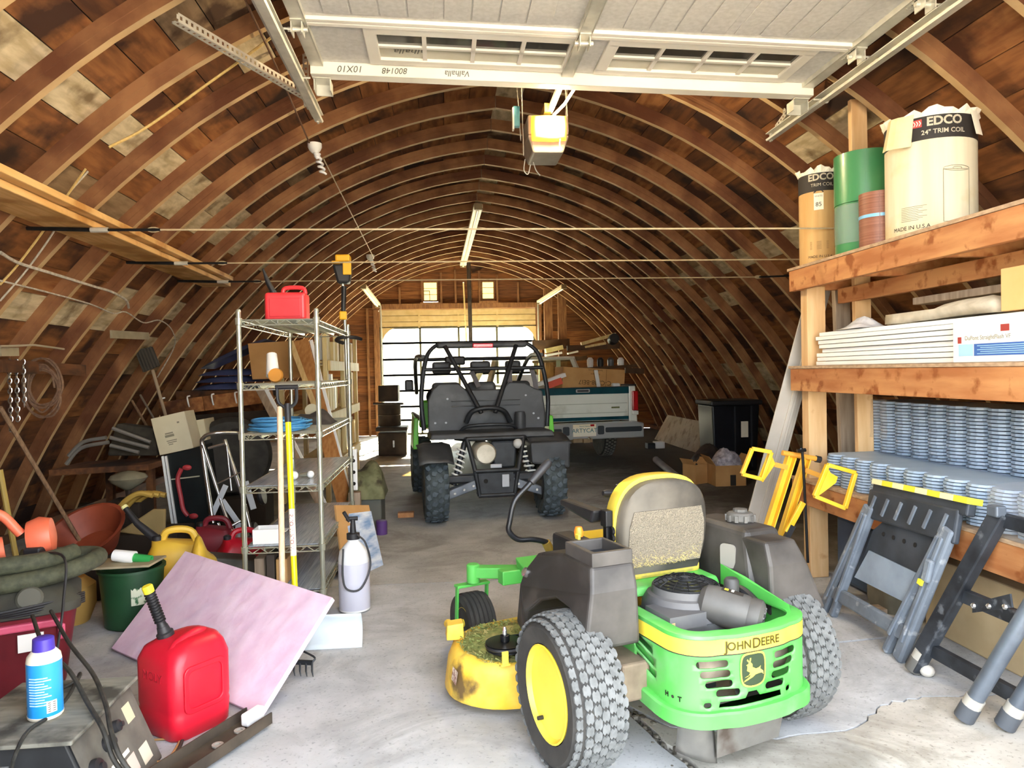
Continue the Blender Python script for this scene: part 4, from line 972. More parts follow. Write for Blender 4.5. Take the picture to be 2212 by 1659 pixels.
b = MB(); b.hull8([(.25, -.06, .5), (.50, -.06, .5), (.46, .52, .5), (.25, .52, .5)], [(.285, .02, .775), (.46, .02, .775), (.44, .38, .775), (.285, .38, .775)]); mb('fuel_tank', FEND, b, bevel=.025, seg=3)
b = MB(); b.lathe([(.05, 0), (.058, .008), (.058, .03), (.05, .04), (.03, .044), (.03, .055), (.001, .056)], 12, T(.385, .17, .775)); cp = mb('fuel_cap', mat('cap_grey', '#4d4b47', '#65635e', scale=9, rough=.6), b, smooth=25)
b = MB()
for k in range(10):
    a = 2*PI*k/10; b.box((.058, 0, .018), (.012, .014, .028), T(.385, .17, .775) @ Matrix.Rotation(a, 4, 'Z'))
mb('cap_grip', mat('cap_grey', '#8d8b86'), b, cp, kind='stuff')
b = MB(); b.prism(rrect(.075, .10, .02), .004, Matrix(((.6, 0, 0, .285), (.8, 0, 0, .035), (0, 1, 0, .655), (0, 0, 0, 1)))); b2 = MB(); b2.add([( .268, -.03+.0, .0)], []); mb('sight_window', mat('tank_window', '#8b877f', rough=.5), MB().prism(rrect(.07, .10, .018), .008, Matrix(((.35, 0, -.94, .262), (-.94, 0, -.35, .10), (0, 1, 0, .655), (0, 0, 0, 1)))))
# ---- seat
def back_out(k=1., top=.99):
    return [(-.175*k, .60), (-.205*k, .70), (-.205*k, .84), (-.17*k, .93), (-.10*k, .975*1 if k == 1 else .962), (0, .985 if k == 1 else .97), (.10*k, .975 if k == 1 else .962), (.17*k, .93), (.205*k, .84), (.205*k, .70), (.175*k, .60)]
def Yb(z, d=0.): return .23-.10*(z-.6)*-1*.6+d             # the back leans rearwards slightly
def sb(poly, y): return [(x+.01, Yb(z)+y-.16*max(0, z-.6), z) for x, z in poly]
pts = [(p.x, p.y) for p in spline([(x, z, 0) for x, z in back_out()], 3)]
ptsY = [(x*1.05, .6+(z-.6)*1.045) for x, z in pts]
b = MB(); b.loft([sb(ptsY, .03), sb(ptsY, .10), sb([(x*.9, .6+(z-.6)*.95) for x, z in pts], .13)]); b.f = [tuple(reversed(f)) for f in b.f]; mb('seat_back_cushion', JYEL, b, smooth=50)
b = MB(); b.loft([sb([(x*.93, .6+(z-.6)*.96) for x, z in pts], -.035), sb(pts, -.02), sb(pts, .03)]); b.f = [tuple(reversed(f)) for f in b.f]; sbk = mb('seat_back_cover', VINYL, b, smooth=50)
mesh_m = mat('seat_mesh', '#8d8370', '#6f675a', scale=220, rough=.85, bump=.8, detail=1)
pan = [(-.17, .635), (-.185, .72), (-.183, .80), (-.165, .865), (.165, .865), (.183, .80), (.185, .72), (.17, .635)]
b = MB(); b.loft([sb(pan, -.037), sb(pan, -.041)]); pnl = mb('mesh_panel', mesh_m, b, sbk)
b = MB(); q = random.Random(2)
for i in range(420):
    x = q.uniform(-.17, .17); z = .63+abs(q.gauss(0, .022))+max(0, x-.08)*.5*q.random(); t = q.uniform(0, PI); l = q.uniform(.003, .010)
    y = Yb(z)-.16*max(0, z-.6)-.042-q.uniform(0, .003); b.add([(x+.01-math.cos(t)*l, y, z-math.sin(t)*l), (x+.01+math.cos(t)*l, y, z+math.sin(t)*l), (x+.01+math.cos(t)*l, y-.001, z+math.sin(t)*l+.002)], [(0, 1, 2)])
mb('hay_chaff', mat('chaff', '#d9c480', rough=.95), b, sbk, kind='stuff')
b = MB(); b.box((.01, .47, .635), (.42, .48, .10)); mb('seat_cushion', JYEL, b, bevel=.04, seg=4)
b = MB(); b.box((.01, .22, .60), (.36, .05, .05)); mb('seat_base_lip', mat('dusty_yellow', '#c9b040', '#a79650', scale=30, rough=.9), b, bevel=.015)
b = MB(); b.hull8([(-.2, .1, .54), (.22, .1, .54), (.22, .65, .56), (-.2, .65, .56)], [(-.19, .11, .575), (.21, .11, .575), (.21, .65, .59), (-.19, .65, .59)]); mb('seat_pan', JGRN, b, bevel=.01)
for sx in (-1, 1):
    b = MB(); b.box((sx*.225, .27, .83), (.035, .05, .07)); b.box((sx*.225, .27, .75), (.022, .03, .12)); mb('armrest_pivot', BLKM if sx < 0 else CHR, b, bevel=.006)
    b = MB(); b.hull8([(sx*.21, .33, .80), (sx*.27, .33, .80), (sx*.27, .62, .83), (sx*.21, .62, .83)], [(sx*.21, .30, .86), (sx*.27, .30, .86), (sx*.27, .62, .86), (sx*.21, .62, .86)]); mb('armrest', BLK, b, bevel=.012)
for k in range(6):
    b = MB(); b.lathe([(.018, -.006), (.018, .006)], 10, T(-.215, .245, .64+.028*k) @ R('Y', 90)); mb('recline_disc', BLKM, b) if k < 6 else None
# ---- lap bars
for sx in (-1, 1):
    pth = [(-.34, .58, .66), (-.37, .56, .685), (-.44, .55, .707), (-.51, .55, .715), (-.55, .55, .755), (-.545, .55, .80), (-.52, .55, .885), (-.46, .55, .942), (-.43, .55, .97)]
    if sx > 0: pth = [(.34, .56, .66), (.33, .62, .72), (.30, .68, .79), (.22, .70, .83), (.12, .70, .84)]
    b = MB(); b.tube(spline(pth, 5), .0125, 10); lv = mb('lap_bar', BLKM, b, smooth=True)
    b = MB(); e = Vector(pth[-1]); d = (e-Vector(pth[-2])).normalized(); b.tube([e-d*.02, e-d*.015, e+d*.10, e+d*.115], [.012, .019, .019, .012], 12); mb('grip', BLK, b, lv, smooth=True)
    b = MB(); b.tube([Vector(pth[0])+Vector((0, -.01, -.03)), Vector(pth[1])], .02, 8); mb('lever_boot', mat('brass_plate', '#b89a4a'), b, lv)
b = MB(); b.box((-.335, .36, .70), (.10, .22, .10)); con = mb('control_console', BLK, b, bevel=.015)
b = MB(); b.lathe([(.018, 0), (.02, .02), (.014, .04), (.001, .042)], 14, T(-.33, .32, .755)); mb('choke_knob', mat('knob_orange', '#ef8a2a', rough=.4), b, con, smooth=40)
b = MB(); b.box((-.345, .30, .755), (.012, .03, .03)); mb('key_switch', JYEL, b, con, bevel=.003)
# ---- engine
EX, EY = -.03, .0
b = MB(); b.lathe([(.15, .36), (.17, .40), (.175, .50), (.16, .545), (.14, .56), (.13, .565)], 32, T(EX, EY, 0)); b.box((EX, EY-.03, .43), (.40, .30, .14)); eng = mb('engine_block', ALU, b, smooth=35, kind=None)
b = MB(); b.lathe([(.175, .48), (.172, .535), (.15, .57), (.135, .575), (.13, .60), (.12, .60), (.118, .57)], 36, T(EX, EY, 0)); b.box((EX-.12, EY-.1, .50), (.16, .16, .10)); shroud = mb('engine_shroud', mat('shroud_grey', '#4d4d50', '#626160', scale=5, rough=.6), b, eng, smooth=35)
for k in range(7):
    r_ = .125-.017*k; z = .603+.0065*min(k, 4); b = MB(); b.tube([(EX+r_*math.cos(2*PI*i/32), EY+r_*math.sin(2*PI*i/32), z) for i in range(32)], .0022, 5, True); mb('screen_ring', BLKM, b, shroud)
for k in range(12):
    a = 2*PI*k/12; b = MB(); b.tube([(EX+.02*math.cos(a), EY+.02*math.sin(a), .63), (EX+.08*math.cos(a), EY+.08*math.sin(a), .625), (EX+.127*math.cos(a), EY+.127*math.sin(a), .60)], .0022, 4); mb('screen_spoke', BLKM, b, shroud)
b = MB(); b.lathe([(.11, .585), (.001, .587)], 24, T(EX, EY, 0)); mb('fan_disc', mat('fan_dark', '#2b2d2c', '#7d7d3c', scale=26, lo=.55, hi=.62, rough=.8), b, shroud)
b = MB(); p0, p1 = Vector((-.03, -.12, .565)), Vector((.10, -.265, .525)); Mf = along(p0, p1-p0); Lf = (p1-p0).length
b.lathe([(.045, -.02), (.066, .0), (.07, .03), (.07, Lf*.75), (.066, Lf*.8), (.068, Lf*.82), (.068, Lf), (.055, Lf+.012), (.05, Lf+.012)], 30, Mf); af = mb('air_filter', mat('filter_black', '#3b3a38', '#565451', scale=5, rough=.55), b, smooth=35)
b = MB(); b.lathe([(.052, Lf+.006), (.05, Lf+.014), (.02, Lf+.016), (.018, Lf+.006), (.001, Lf+.006)], 24, Mf); mb('filter_cap', mat('cap_grey', '#8d8b86'), b, af, smooth=30)
b = MB()
for k in range(14):
    a = 2*PI*k/14; b.box((.036, 0, Lf+.016), (.018, .006, .004), Mf @ Matrix.Rotation(a, 4, 'Z'))
mb('cap_rib', mat('shroud_grey', '#77777a'), b, af, kind='stuff')
b = MB(); b.add([Mf @ Vector((.0713*math.cos(a), .0713*math.sin(a), z)) for a in (1.3, 1.55, 1.8, 2.05) for z in (.05, .13)], [(0, 1, 3, 2), (2, 3, 5, 4), (4, 5, 7, 6)]); lbf = mb('filter_label', INK, b, af)
b = MB(); b.add([Mf @ Vector((.072*math.cos(a), .072*math.sin(a), z)) for a in (1.4, 1.55, 1.7) for z in (.06, .075)], [(0, 1, 3, 2), (2, 3, 5, 4)]); mb('label_stripe', JYEL, b, lbf)
b = MB(); b.add([Mf @ Vector((.072*math.cos(a), .072*math.sin(a), z)) for a in (1.4, 1.6, 1.8) for z in (.085, .095)], [(0, 1, 3, 2), (2, 3, 5, 4)]); mb('label_stripe', PRW, b, lbf)
b = MB(); b.lathe([(.022, 0), (.022, .03), (.012, .034), (.012, .045), (.001, .046)], 12, T(-.215, -.16, .50)); mb('oil_cap', mat('oilcap_tan', '#b59a6a', rough=.5), b, smooth=30)
b = MB(); b.lathe([(.03, 0), (.03, .12), (.022, .13)], 16, T(.16, -.04, .48)); mb('oil_filter', mat('filter_black', '#3b3a38'), b, smooth=40)
b = MB(); b.tube(spline([(.14, .08, .5), (.2, -.02, .56), (.2, -.14, .53), (.17, -.2, .5)], 5), .016, 8); mb('intake_hose', BLK, b, smooth=True)
# ---- rear guard with louvres, band and emblem
HW, RB = .285, .13
plan = [Vector((-HW, .16, 0)), Vector((-HW, -.05, 0))]+[Vector((-HW+RB-RB*math.cos(a), -.23-RB*math.sin(a)*.98, 0)) for a in (PI/2*k/8 for k in range(9))]
plan += [Vector((x, -.367-.012*(1-(x/.16)**2), 0)) for x in (-.1, -.05, 0, .05, .1)]
plan += [Vector((HW-RB+RB*math.sin(a), -.23-RB*math.cos(a)*.98, 0)) for a in (PI/2*k/8 for k in range(9))]+[Vector((HW, -.05, 0)), Vector((HW, .10, 0))]
gf, GL = path_fn(plan)
mid = GL/2+.03
mid = next(s for s in (GL*.3+GL*.5*i/400 for i in range(400)) if gf(s)[0].x >= 0)
def gp(s, z, o=0.):
    p, n = gf(min(max(s, 0), GL-1e-5)); return Vector((p.x+n.x*o*-1*-1, p.y+n.y*o, z))
sgn = 1 if gf(mid)[1].y < 0 else -1
def GP(s, z, o=0.): return gp(s, z, o*sgn)
mid -= .035
def slot(sc, z, l, h=.026, sl=0.): return [(sc+x, z+y+sl*x) for x, y in rrect(l, h, h*.48, 3)]
holes = []
for dz_, l, c in ((.438, .115, -.150), (.404, .11, -.140), (.370, .10, -.128), (.338, .09, -.095)):
    holes.append(slot(mid+c, dz_, l)); holes.append(slot(mid-c+.005, dz_, l))
for k, (zz, c) in enumerate(((.445, -.50), (.405, -.49), (.365, -.48))): holes.append(slot(mid+c+.03, zz, .13, .026, -.25))
holes += [slot(mid-.17, .300, .028, .02), slot(mid+.17, .305, .028, .02)]
holes.append([(mid+x, z) for x, z in ((-.13, .288), (.13, .291), (.125, .312), (.03, .314), (.018, .332), (-.018, .332), (-.03, .312), (-.125, .308))])
outer = [(.02, .33), (.10, .30), (mid-.25, .272), (GL-.16, .285), (GL-.02, .32), (GL-.02, .53), (.02, .53)]
vs, fs = holed(outer, holes, lambda s, z: GP(s, z), .022)
b = MB(); b.add(vs, fs); gd_ = mb('rear_guard', JGRN, b, smooth=50, solid=.005)
n_ = 60
b = MB(); b.grid(lambda u, v: GP(.03+(GL-.06)*u, .258+(.03 if v in (.25, .75) else (.052 if v == .5 else 0))+(.012-.0*u), .004+(.024 if v <= .5 else .0)*1 if v > 0 else .0), n_, 4)
b = MB(); rings = []
for i in range(n_+1):
    s = .05+(GL-.10)*i/n_; zb = .228+.05*max(0, (.25-s/GL))*2
    rings.append([GP(s, zb, .0), GP(s, zb, .026), GP(s, zb+.045, .026), GP(s, zb+.052, .02), GP(s, zb+.052, .0)])
b.loft(rings); mb('lower_lip', JGRN, b, smooth=40)
b = MB(); rings = []
for i in range(n_+1):
    s = .01+(GL-.02)*i/n_; rings.append([GP(s, .525, .004), GP(s, .536, .004), GP(s, .538, -.002), GP(s, .536, -.05), GP(s, .528, -.05), GP(s, .528, -.004)])
b.loft(rings); mb('top_flange', JGRN, b, smooth=40)
b = MB(); b.grid(lambda u, v: GP(.05+(GL-.09)*u, .470+.052*v, .0042), n_, 1); mb('yellow_band', JYEL, b, gd_, smooth=60)
b = MB(); b.grid(lambda u, v: GP(.05+(GL-.09)*u, .466+.004*v, .0044), n_, 1); mb('band_outline', INK, b, gd_, smooth=60)
DKG = mat('emblem_green', '#24361f', rough=.5)
def wr(sc, zc, o): return lambda p: GP(sc+p.x, zc+p.y, o+.0012)
def lab_guard(body, size, sc, zc, m, **k):
    vs, fs = text_mesh(body, size, .0004, **k); b = MB(); f = wr(sc, zc, .0056); b.add([f(p) for p in vs], fs); mb('lettering', m, b, gd_)
GOLD = mat('letter_dark', '#5d5220', rough=.5)
for w_, sz_, o_ in (('J', .05, -.100), ('OHN', .040, -.052), ('D', .05, .016), ('EERE', .040, .076)): lab_guard(w_, sz_, mid+o_, .496, GOLD, bold=.0007)
lab_guard('H', .024, mid-.315, .315, INK, bold=.0012); lab_guard('T', .024, mid-.262, .312, INK, bold=.0012)
b = MB(); f = wr(mid-.289, .314, .0052); b.add([f(Vector((.006*math.cos(a*PI/6), .006*math.sin(a*PI/6), 0))) for a in range(12)], [tuple(range(12))]); mb('lettering', INK, b, gd_)
def flat(poly, o, m, name, par, sc=mid-.0, zc=.405):
    f = wr(sc, zc, o); vs, fs = holed(poly, [], lambda x, y: f(Vector((x, y, 0))), .02); b = MB(); b.add(vs, fs); return mb(name, m, b, par)
em = flat([(p.x*1.25, p.y*1.25) for p in spline([(-.036, .044, 0), (0, .05, 0), (.036, .044, 0), (.042, 0, 0), (.034, -.036, 0), (0, -.046, 0), (-.034, -.036, 0), (-.042, 0, 0)], 4, True)], .0062, JYEL, 'emblem', gd_)
flat([(p.x*1.13, p.y*1.13) for p in spline([(-.036, .044, 0), (0, .05, 0), (.036, .044, 0), (.042, 0, 0), (.034, -.036, 0), (0, -.046, 0), (-.034, -.036, 0), (-.042, 0, 0)], 4, True)], .0070, DKG, 'emblem_field', em)
deer = [(-.030, -.016), (-.018, -.014), (-.012, -.004), (-.022, .002), (-.020, .014), (-.024, .018), (-.018, .020), (-.016, .024), (-.022, .030), (-.020, .034), (-.014, .027), (-.012, .036), (-.008, .036), (-.010, .024), (-.004, .018), (-.004, .010), (.008, .004), (.018, .006), (.024, .010), (.022, .002), (.032, -.006), (.033, -.016), (.028, -.010), (.018, -.010), (.006, -.012), (-.004, -.018), (-.020, -.024), (-.032, -.028), (-.030, -.024), (-.014, -.016), (-.010, -.012), (-.016, -.011)]
flat([(a_*1.25, c_*1.25) for a_, c_ in deer], .0078, JYEL, 'leaping_deer', em)
b = MB(); b.hull8([(.235, -.28, .535), (.245, -.02, .535), (.235, .12, .535), (.225, -.02, .535)], [(.235, -.27, .56), (.245, -.02, .60), (.235, .12, .62), (.225, -.02, .60)]); mb('engine_side_plate', JGRN, b)
b = MB(); b.box((-.12, -.25, .37), (.05, .02, .12)); b.box((.1, -.24, .4), (.24, .02, .02)); mb('engine_mount', BLKM, b, kind='stuff')
b = MB(); b.lathe([(.06, -.2), (.075, -.18), (.075, .18), (.06, .2)], 20, T(.02, -.22, .39) @ R('Y', 90)); mb('muffler', mat('muffler_rust', '#a79a8c', '#7d6a58', scale=9, rough=.7, metal=.3), b, smooth=40)
# ---- hanging heat shield under the guard
SHD = mat('shield_steel', '#5a5955', '#807e78', scale=4, rough=.6, metal=.3, c3='#4a4038', s3=4.)
b = MB(); b.grid(lambda u, v: Vector((-.28+.14*u+.02*v, -.29-.03*math.sin(PI*u)+.05*(1-u)*v, .255-.20*v+.05*v*v*(1-u))), 8, 6); mb('heat_shield_scoop', SHD, b, solid=.004, smooth=40)
b = MB(); b.hull8([(-.135, -.31, .085), (.15, -.30, .095), (.15, -.295, .095), (-.135, -.305, .085)], [(-.14, -.325, .262), (.17, -.325, .262), (.17, -.32, .262), (-.14, -.32, .262)]); mb('heat_shield', SHD, b)
for x in (-.06, -.01, .06, .11):
    b = MB(); b.lathe([(.009, 0), (.009, .008), (.001, .008)], 8, T(x, -.325, .235) @ R('X', 90)); mb('shield_bolt', BLKM, b)
b = MB(); b.box((0, 0, .30), (.9, .06, .06)); b.box((-.33, .0, .31), (.12, .22, .14)); b.box((.33, .0, .31), (.12, .22, .14)); mb('transaxle', mat('gear_brown', '#6a5c4c', '#8a7a66', scale=9, rough=.8), b, bevel=.01, kind='stuff')
# ================================================================ side-by-side utility vehicle
UTH = math.radians(5.0); UO = Vector((.478, 7.05, 0))
UM = T(*UO) @ Matrix.Rotation(UTH, 4, 'Z'); UI = UM.inverted()
def LU(px, py, yl, MI=None):                               # point of the vehicle's cross-plane yl on that line of sight, in its own frame
    MI = MI or UI; o = MI @ Vector((0, 0, EYE)); d = MI.to_3x3() @ ray(px, py); return o+d*((yl-o.y)/d.y)
utv = thing('utility_vehicle', 'muddy black side-by-side utility vehicle with roll cage, seen from behind', 'utility vehicle', M=UM)
def ub(name, m, b, par=None, **k): return b.build(name, m, par or utv, world=False, **k)
UBLK = mat('utv_plastic', '#2c2e31', '#3d4043', scale=4, rough=.55, c3='#5d5f5f', s3=3., lo3=.52, hi3=.75)
UFRM = mat('utv_frame', '#1d1f22', '#303337', scale=8, rough=.5, metal=.3)
LIME = mat('lime_panel', '#5fbf2a', rough=.4)
MUD = mat('lug_grey', '#39434a', '#535e65', scale=12, rough=.85)
def utv_wheel(x, y, r, wdt, out):
    M = T(x, y, r) @ R('Y', 90); h = wdt/2
    w = ub('wheel', TREAD_D, MB().lathe([(r*.52, -h+.03), (r*.62, -h+.005), (r*.8, -h), (r*.92, -h+.03), (r*.945, -h*.5), (r*.95, 0), (r*.945, h*.5), (r*.92, h-.03), (r*.8, h), (r*.62, h-.005), (r*.52, h-.03)], 40, M), smooth=40)
    b = MB(); n = 22
    for i in range(n):
        for c, (zc, ww, ll, tw) in enumerate(((-.72, .17, .30, .35), (-.25, .2, .26, -.5), (.25, .2, .26, .5), (.72, .17, .30, -.35))):
            a = 2*PI*(i+.5*(c % 2)+.15*c)/n
            A2 = M @ Matrix.Rotation(a, 4, 'Z') @ T(r*.93-.03*abs(zc)**3, 0, zc*h) @ R('Y', 90) @ Matrix.Rotation(tw, 4, 'Z')
            L_ = 2*PI*r/n; b.prism([(-ww*h, -ll*L_), (ww*h, -ll*L_*.6), (ww*h*1.1, ll*L_*.2), (ww*h*.5, ll*L_), (-ww*h*.9, ll*L_*.7)], r*.055, A2)
    ub('tread_lug', MUD, b, w, kind='stuff')
    b = MB(); s = out; b.lathe([(r*.53, h-.02), (r*.5, h-.03), (r*.45, h-.07), (r*.2, h-.05), (r*.12, h-.02), (.001, h-.02)], 28, M @ (R('X', 180) if out < 0 else Matrix.Identity(4))); b.lathe([(r*.5, -h+.01), (r*.5, h-.03)], 28, M); ub('rim', UFRM, b, w, smooth=30)
    return w
RU = .345
utv_wheel(-.575, 0, RU, .225, -1); utv_wheel(.555, 0, RU, .225, 1); utv_wheel(-.60, 1.85, RU, .24, -1); utv_wheel(.60, 1.85, RU, .24, 1)
# suspension arms, shocks
for sx in (-1, 1):
    b = MB(); b.hull8([(sx*.15, .06, .34), (sx*.15, -.13, .34), (sx*.46, -.10, .23), (sx*.46, .04, .23)], [(sx*.15, .06, .43), (sx*.15, -.13, .43), (sx*.46, -.10, .315), (sx*.46, .04, .315)]); arm = ub('swing_arm', mat('arm_steel', '#5d646d', '#7a828c', scale=6, rough=.6), b, bevel=.012)
    for q in (.22, .31, .40):
        b = MB(); b.lathe([(.012, 0), (.012, .01)], 8, T(sx*q, -.128, .385-(q-.15)*.36) @ R('X', 90)); ub('arm_bolt', CHR, b, arm)
    b = MB(); b.tube([(sx*.40, -.03, .36), (sx*.27, .05, .78)], .028, 10); sh = ub('shock_absorber', UFRM, b, smooth=True)
    p0, p1 = Vector((sx*.385, -.025, .40)), Vector((sx*.30, .035, .70)); Ms = along(p0, p1-p0); Ls = (p1-p0).length; b = MB()
    b.tube([Ms @ Vector((.045*math.cos(2*PI*t*6.5), .045*math.sin(2*PI*t*6.5), Ls*t)) for t in (k/90 for k in range(91))], .0095, 6); ub('coil_spring', mat('spring_white', '#e6e6df', rough=.4), b, sh, smooth=True)
    b = MB(); b.beam((sx*.17, -.05, .46), (sx*.48, -.02, .44), .03, .03); ub('upper_link', UFRM, b, bevel=.004)
    # mud guards
    b = MB(); 
    if sx < 0: b.grid(lambda u, v: Vector((-.74+.32*v, -.33+.55*u, .60+.14*math.sin(PI*u*.62)+(.02 if .1 < v < .9 else 0))), 10, 5)
    else: b.grid(lambda u, v: Vector((.34+.40*v, -.20+.5*u, .74+.07*math.sin(PI*u*.6))), 8, 5)
    fg = ub('mud_guard', UBLK, b, solid=.012, smooth=50)
    if sx > 0:
        b = MB(); b.hull8([(.34, -.22, .56), (.72, -.20, .50), (.73, .0, .50), (.34, .0, .56)], [(.33, -.22, .76), (.73, -.20, .76), (.74, .1, .78), (.33, .1, .78)]); ub('rear_box', UBLK, b, bevel=.02)
# rear subframe
b = MB()
def tb(pts, r=.022, name='frame_tube', par=None, m=None, n=10):
    return ub(name, m or UFRM, MB().tube(spline(pts, 4) if len(pts) > 2 else pts, r, n), par, smooth=True)
tb([(-.26, -.02, .80), (.30, -.02, .80)]); tb([(-.20, -.14, .50), (.22, -.14, .50)]); tb([(-.17, -.12, .26), (.18, -.12, .26)]); tb([(-.20, -.14, .50), (-.26, -.02, .80)]); tb([(.22, -.14, .50), (.30, -.02, .80)])
tb([(-.20, -.13, .50), (-.16, -.12, .26)]); tb([(.22, -.13, .50), (.18, -.12, .26)]); tb([(-.36, .1, .80), (-.26, -.02, .80)]); tb([(.40, .1, .82), (.30, -.02, .80)])
b = MB(); b.prism([(-.19, .28), (.19, .28), (.17, .48), (.1, .5), (-.1, .5), (-.17, .48)], .02, Matrix(((1, 0, 0, 0), (0, 0, 1, -.13), (0, 1, 0, 0), (0, 0, 0, 1)))); ub('skid_bracket', UFRM, b)
for x in (-.10, .12):
    b = MB(); b.lathe([(.022, 0), (.022, .004)], 12, T(x, -.131, .40) @ R('X', 90)); ub('bracket_hole', HOLE, b)
b = MB(); b.box((.09, -.15, .40), (.07, .02, .12)); ub('hitch_tag', mat('tag_grey', '#a9aeb4', rough=.6), b, bevel=.004)
b = MB(); b.box((.0, -.15, .545), (.11, .02, .035)); ub('hitch_tag', mat('tag_grey', '#a9aeb4'), b, bevel=.004)
b = MB(); b.lathe([(.095, -.16), (.105, -.12), (.105, .2), (.09, .22)], 20, T(-.09, .10, .66) @ R('X', 90)); mu = ub('muffler', mat('muffler_cream', '#cfc9b8', '#a39b88', scale=6, rough=.5, metal=.2), b, smooth=40)
b = MB(); b.box((-.03, -.06, .66), (.09, .04, .07)); b.lathe([(.03, 0), (.03, .03), (.02, .03), (.02, 0)], 14, T(-.09, -.06, .64) @ R('X', 90)); ub('exhaust_tip', mat('muffler_rust', '#a79a8c'), b, mu, kind='stuff')
b = MB(); b.hull8([(.0, .0, .5), (.22, .0, .5), (.22, .3, .5), (.0, .3, .5)], [(-.02, 0, .77), (.24, 0, .77), (.24, .3, .77), (-.02, .3, .77)]); ub('engine_cover', UFRM, b, bevel=.02)
b = MB(); b.sphere((.24, -.03, .74), .05, 12); ub('expansion_tank', mat('tank_white', '#b5b6b2', rough=.5), b, smooth=True)
# cargo wall behind the seats
pan = [(-.60, .84), (.62, .84), (.63, 1.05), (.60, 1.30), (.52, 1.33), (.42, 1.40), (.25, 1.41), (.18, 1.33), (-.2, 1.33), (-.28, 1.41), (-.48, 1.41), (-.55, 1.34), (-.60, 1.22)]
XZ = lambda y: Matrix(((1, 0, 0, 0), (0, 0, 1, y), (0, 1, 0, 0), (0, 0, 0, 1)))
b = MB(); b.prism(pan, .05, XZ(.42)); cw_ = ub('cargo_wall', UBLK, b, bevel=.015, seg=3)
for z, x0, x1 in ((1.20, -.36, .36), (1.14, -.36, .36)):
    b = MB(); b.box(((x0+x1)/2, .415, z), (x1-x0, .02, .012)); ub('wall_rib', UBLK, b, cw_, bevel=.004)
for x, z in ((-.53, .95), (-.42, .95), (-.40, 1.23), (.5, 1.03), (.42, 1.25), (.55, .97), (-.2, .9), (.2, .9)):
    b = MB(); b.lathe([(.012, 0), (.012, .006)], 8, T(x, .418, z) @ R('X', 90)); ub('wall_bolt', mat('tag_grey', '#a9aeb4'), b, cw_)
b = MB(); b.lathe([(.055, .85), (.06, .9), (.06, 1.02), (.05, 1.06), (.001, 1.06)], 16, T(.34, .34, 0)); ub('air_snorkel', UBLK, b, smooth=40)
tb([(-.22, .36, .95), (-.16, .30, 1.08), (0, .28, 1.12), (.16, .30, 1.08), (.24, .36, .94)], .028, 'grab_hoop'); tb([(-.30, .3, .84), (-.2, .2, .92), (.2, .2, .92), (.3, .3, .84)], .02)
b = MB(); b.hull8([(-.62, -.02, .80), (.62, -.02, .80), (.62, .45, .80), (-.62, .45, .80)], [(-.60, 0, .86), (.60, 0, .86), (.60, .45, .86), (-.60, .45, .86)]); ub('cargo_floor', UBLK, b, bevel=.015)
# roll cage
cage = [[(-.64, .50, .86), (-.66, .52, 1.25), (-.60, .60, 1.70), (-.50, .64, 1.86), (-.38, .66, 1.90)], [(.66, .50, .86), (.68, .52, 1.25), (.62, .60, 1.70), (.52, .64, 1.86), (.40, .66, 1.90)], [(-.38, .66, 1.90), (.40, .66, 1.90)], [(-.62, .56, 1.58), (.64, .56, 1.58)],
        [(-.40, .58, 1.86), (-.07, .28, 1.06)], [(.36, .58, 1.86), (.07, .28, 1.06)], [(-.62, .62, 1.74), (-.66, 1.5, 1.72), (-.62, 2.2, 1.25)], [(.64, .62, 1.74), (.68, 1.5, 1.72), (.64, 2.2, 1.25)], [(-.64, 1.55, 1.72), (.66, 1.55, 1.72)], [(-.66, .53, 1.0), (-.70, 1.6, 1.0)], [(.68, .53, 1.0), (.72, 1.6, 1.0)]]
for c in cage: tb(c, .024, 'cage_tube')
b = MB(); b.box((.0, .66, 1.87), (.96, .16, .07)); ub('roof_visor', UBLK, b, bevel=.02)
b = MB(); b.box((.0, .56, 1.86), (.22, .03, .055)); bl = ub('brake_light', mat('lens_red', '#e0263a', rough=.25, coat=.5), b, bevel=.01)
b = MB(); b.box((.0, .542, 1.862), (.13, .006, .02)); ub('light_strip', mat('lens_pink', '#ff8a94', rough=.2), b, bl)
for x, w in ((-.42, .20), (.0, .22), (.36, .17)):
    b = MB(); b.box((x, .80, 1.60), (w, .09, .15)); ub('headrest', UBLK, b, bevel=.03, seg=3)
for x in (-.38, .0, .38):
    b = MB(); b.hull8([(x-.18, .55, .9), (x+.18, .55, .9), (x+.18, .70, .9), (x-.18, .70, .9)], [(x-.15, .70, 1.42), (x+.15, .70, 1.42), (x+.15, .82, 1.42), (x-.15, .82, 1.42)]); ub('seat_back', UBLK, b, bevel=.04, seg=3)
b = MB(); b.box((-.20, 1.5, 1.70), (.24, .04, .12)); ub('rear_mirror', BLK, b, bevel=.03)
for pts in ([(.30, .62, 1.62), (.27, .5, 1.42), (.30, .46, 1.28), (.34, .44, 1.1)], [(-.12, .62, 1.55), (-.06, .5, 1.36)], [(.52, .62, 1.6), (.56, .58, 1.4), (.58, .56, 1.1)]):
    b = MB(); p = spline(pts, 5); 
    for i in range(len(p)-1): b.beam(p[i], p[i+1], .05, .006, Vector((0, 1, 0)))
    ub('seat_belt', mat('belt_grey', '#5d5a5c', rough=.8), b)
b = MB(); b.lathe([(.17, -.012), (.185, 0), (.17, .012)], 24, T(-.36, 1.55, 1.22) @ R('X', -60)); ub('steering_wheel', BLK, b, smooth=True)
b = MB(); b.hull8([(-.64, 1.6, .8), (.64, 1.6, .8), (.5, 2.6, .7), (-.5, 2.6, .7)], [(-.62, 1.65, 1.18), (.62, 1.65, 1.18), (.42, 2.5, .98), (-.42, 2.5, .98)]); ub('hood', LIME, b, bevel=.04)
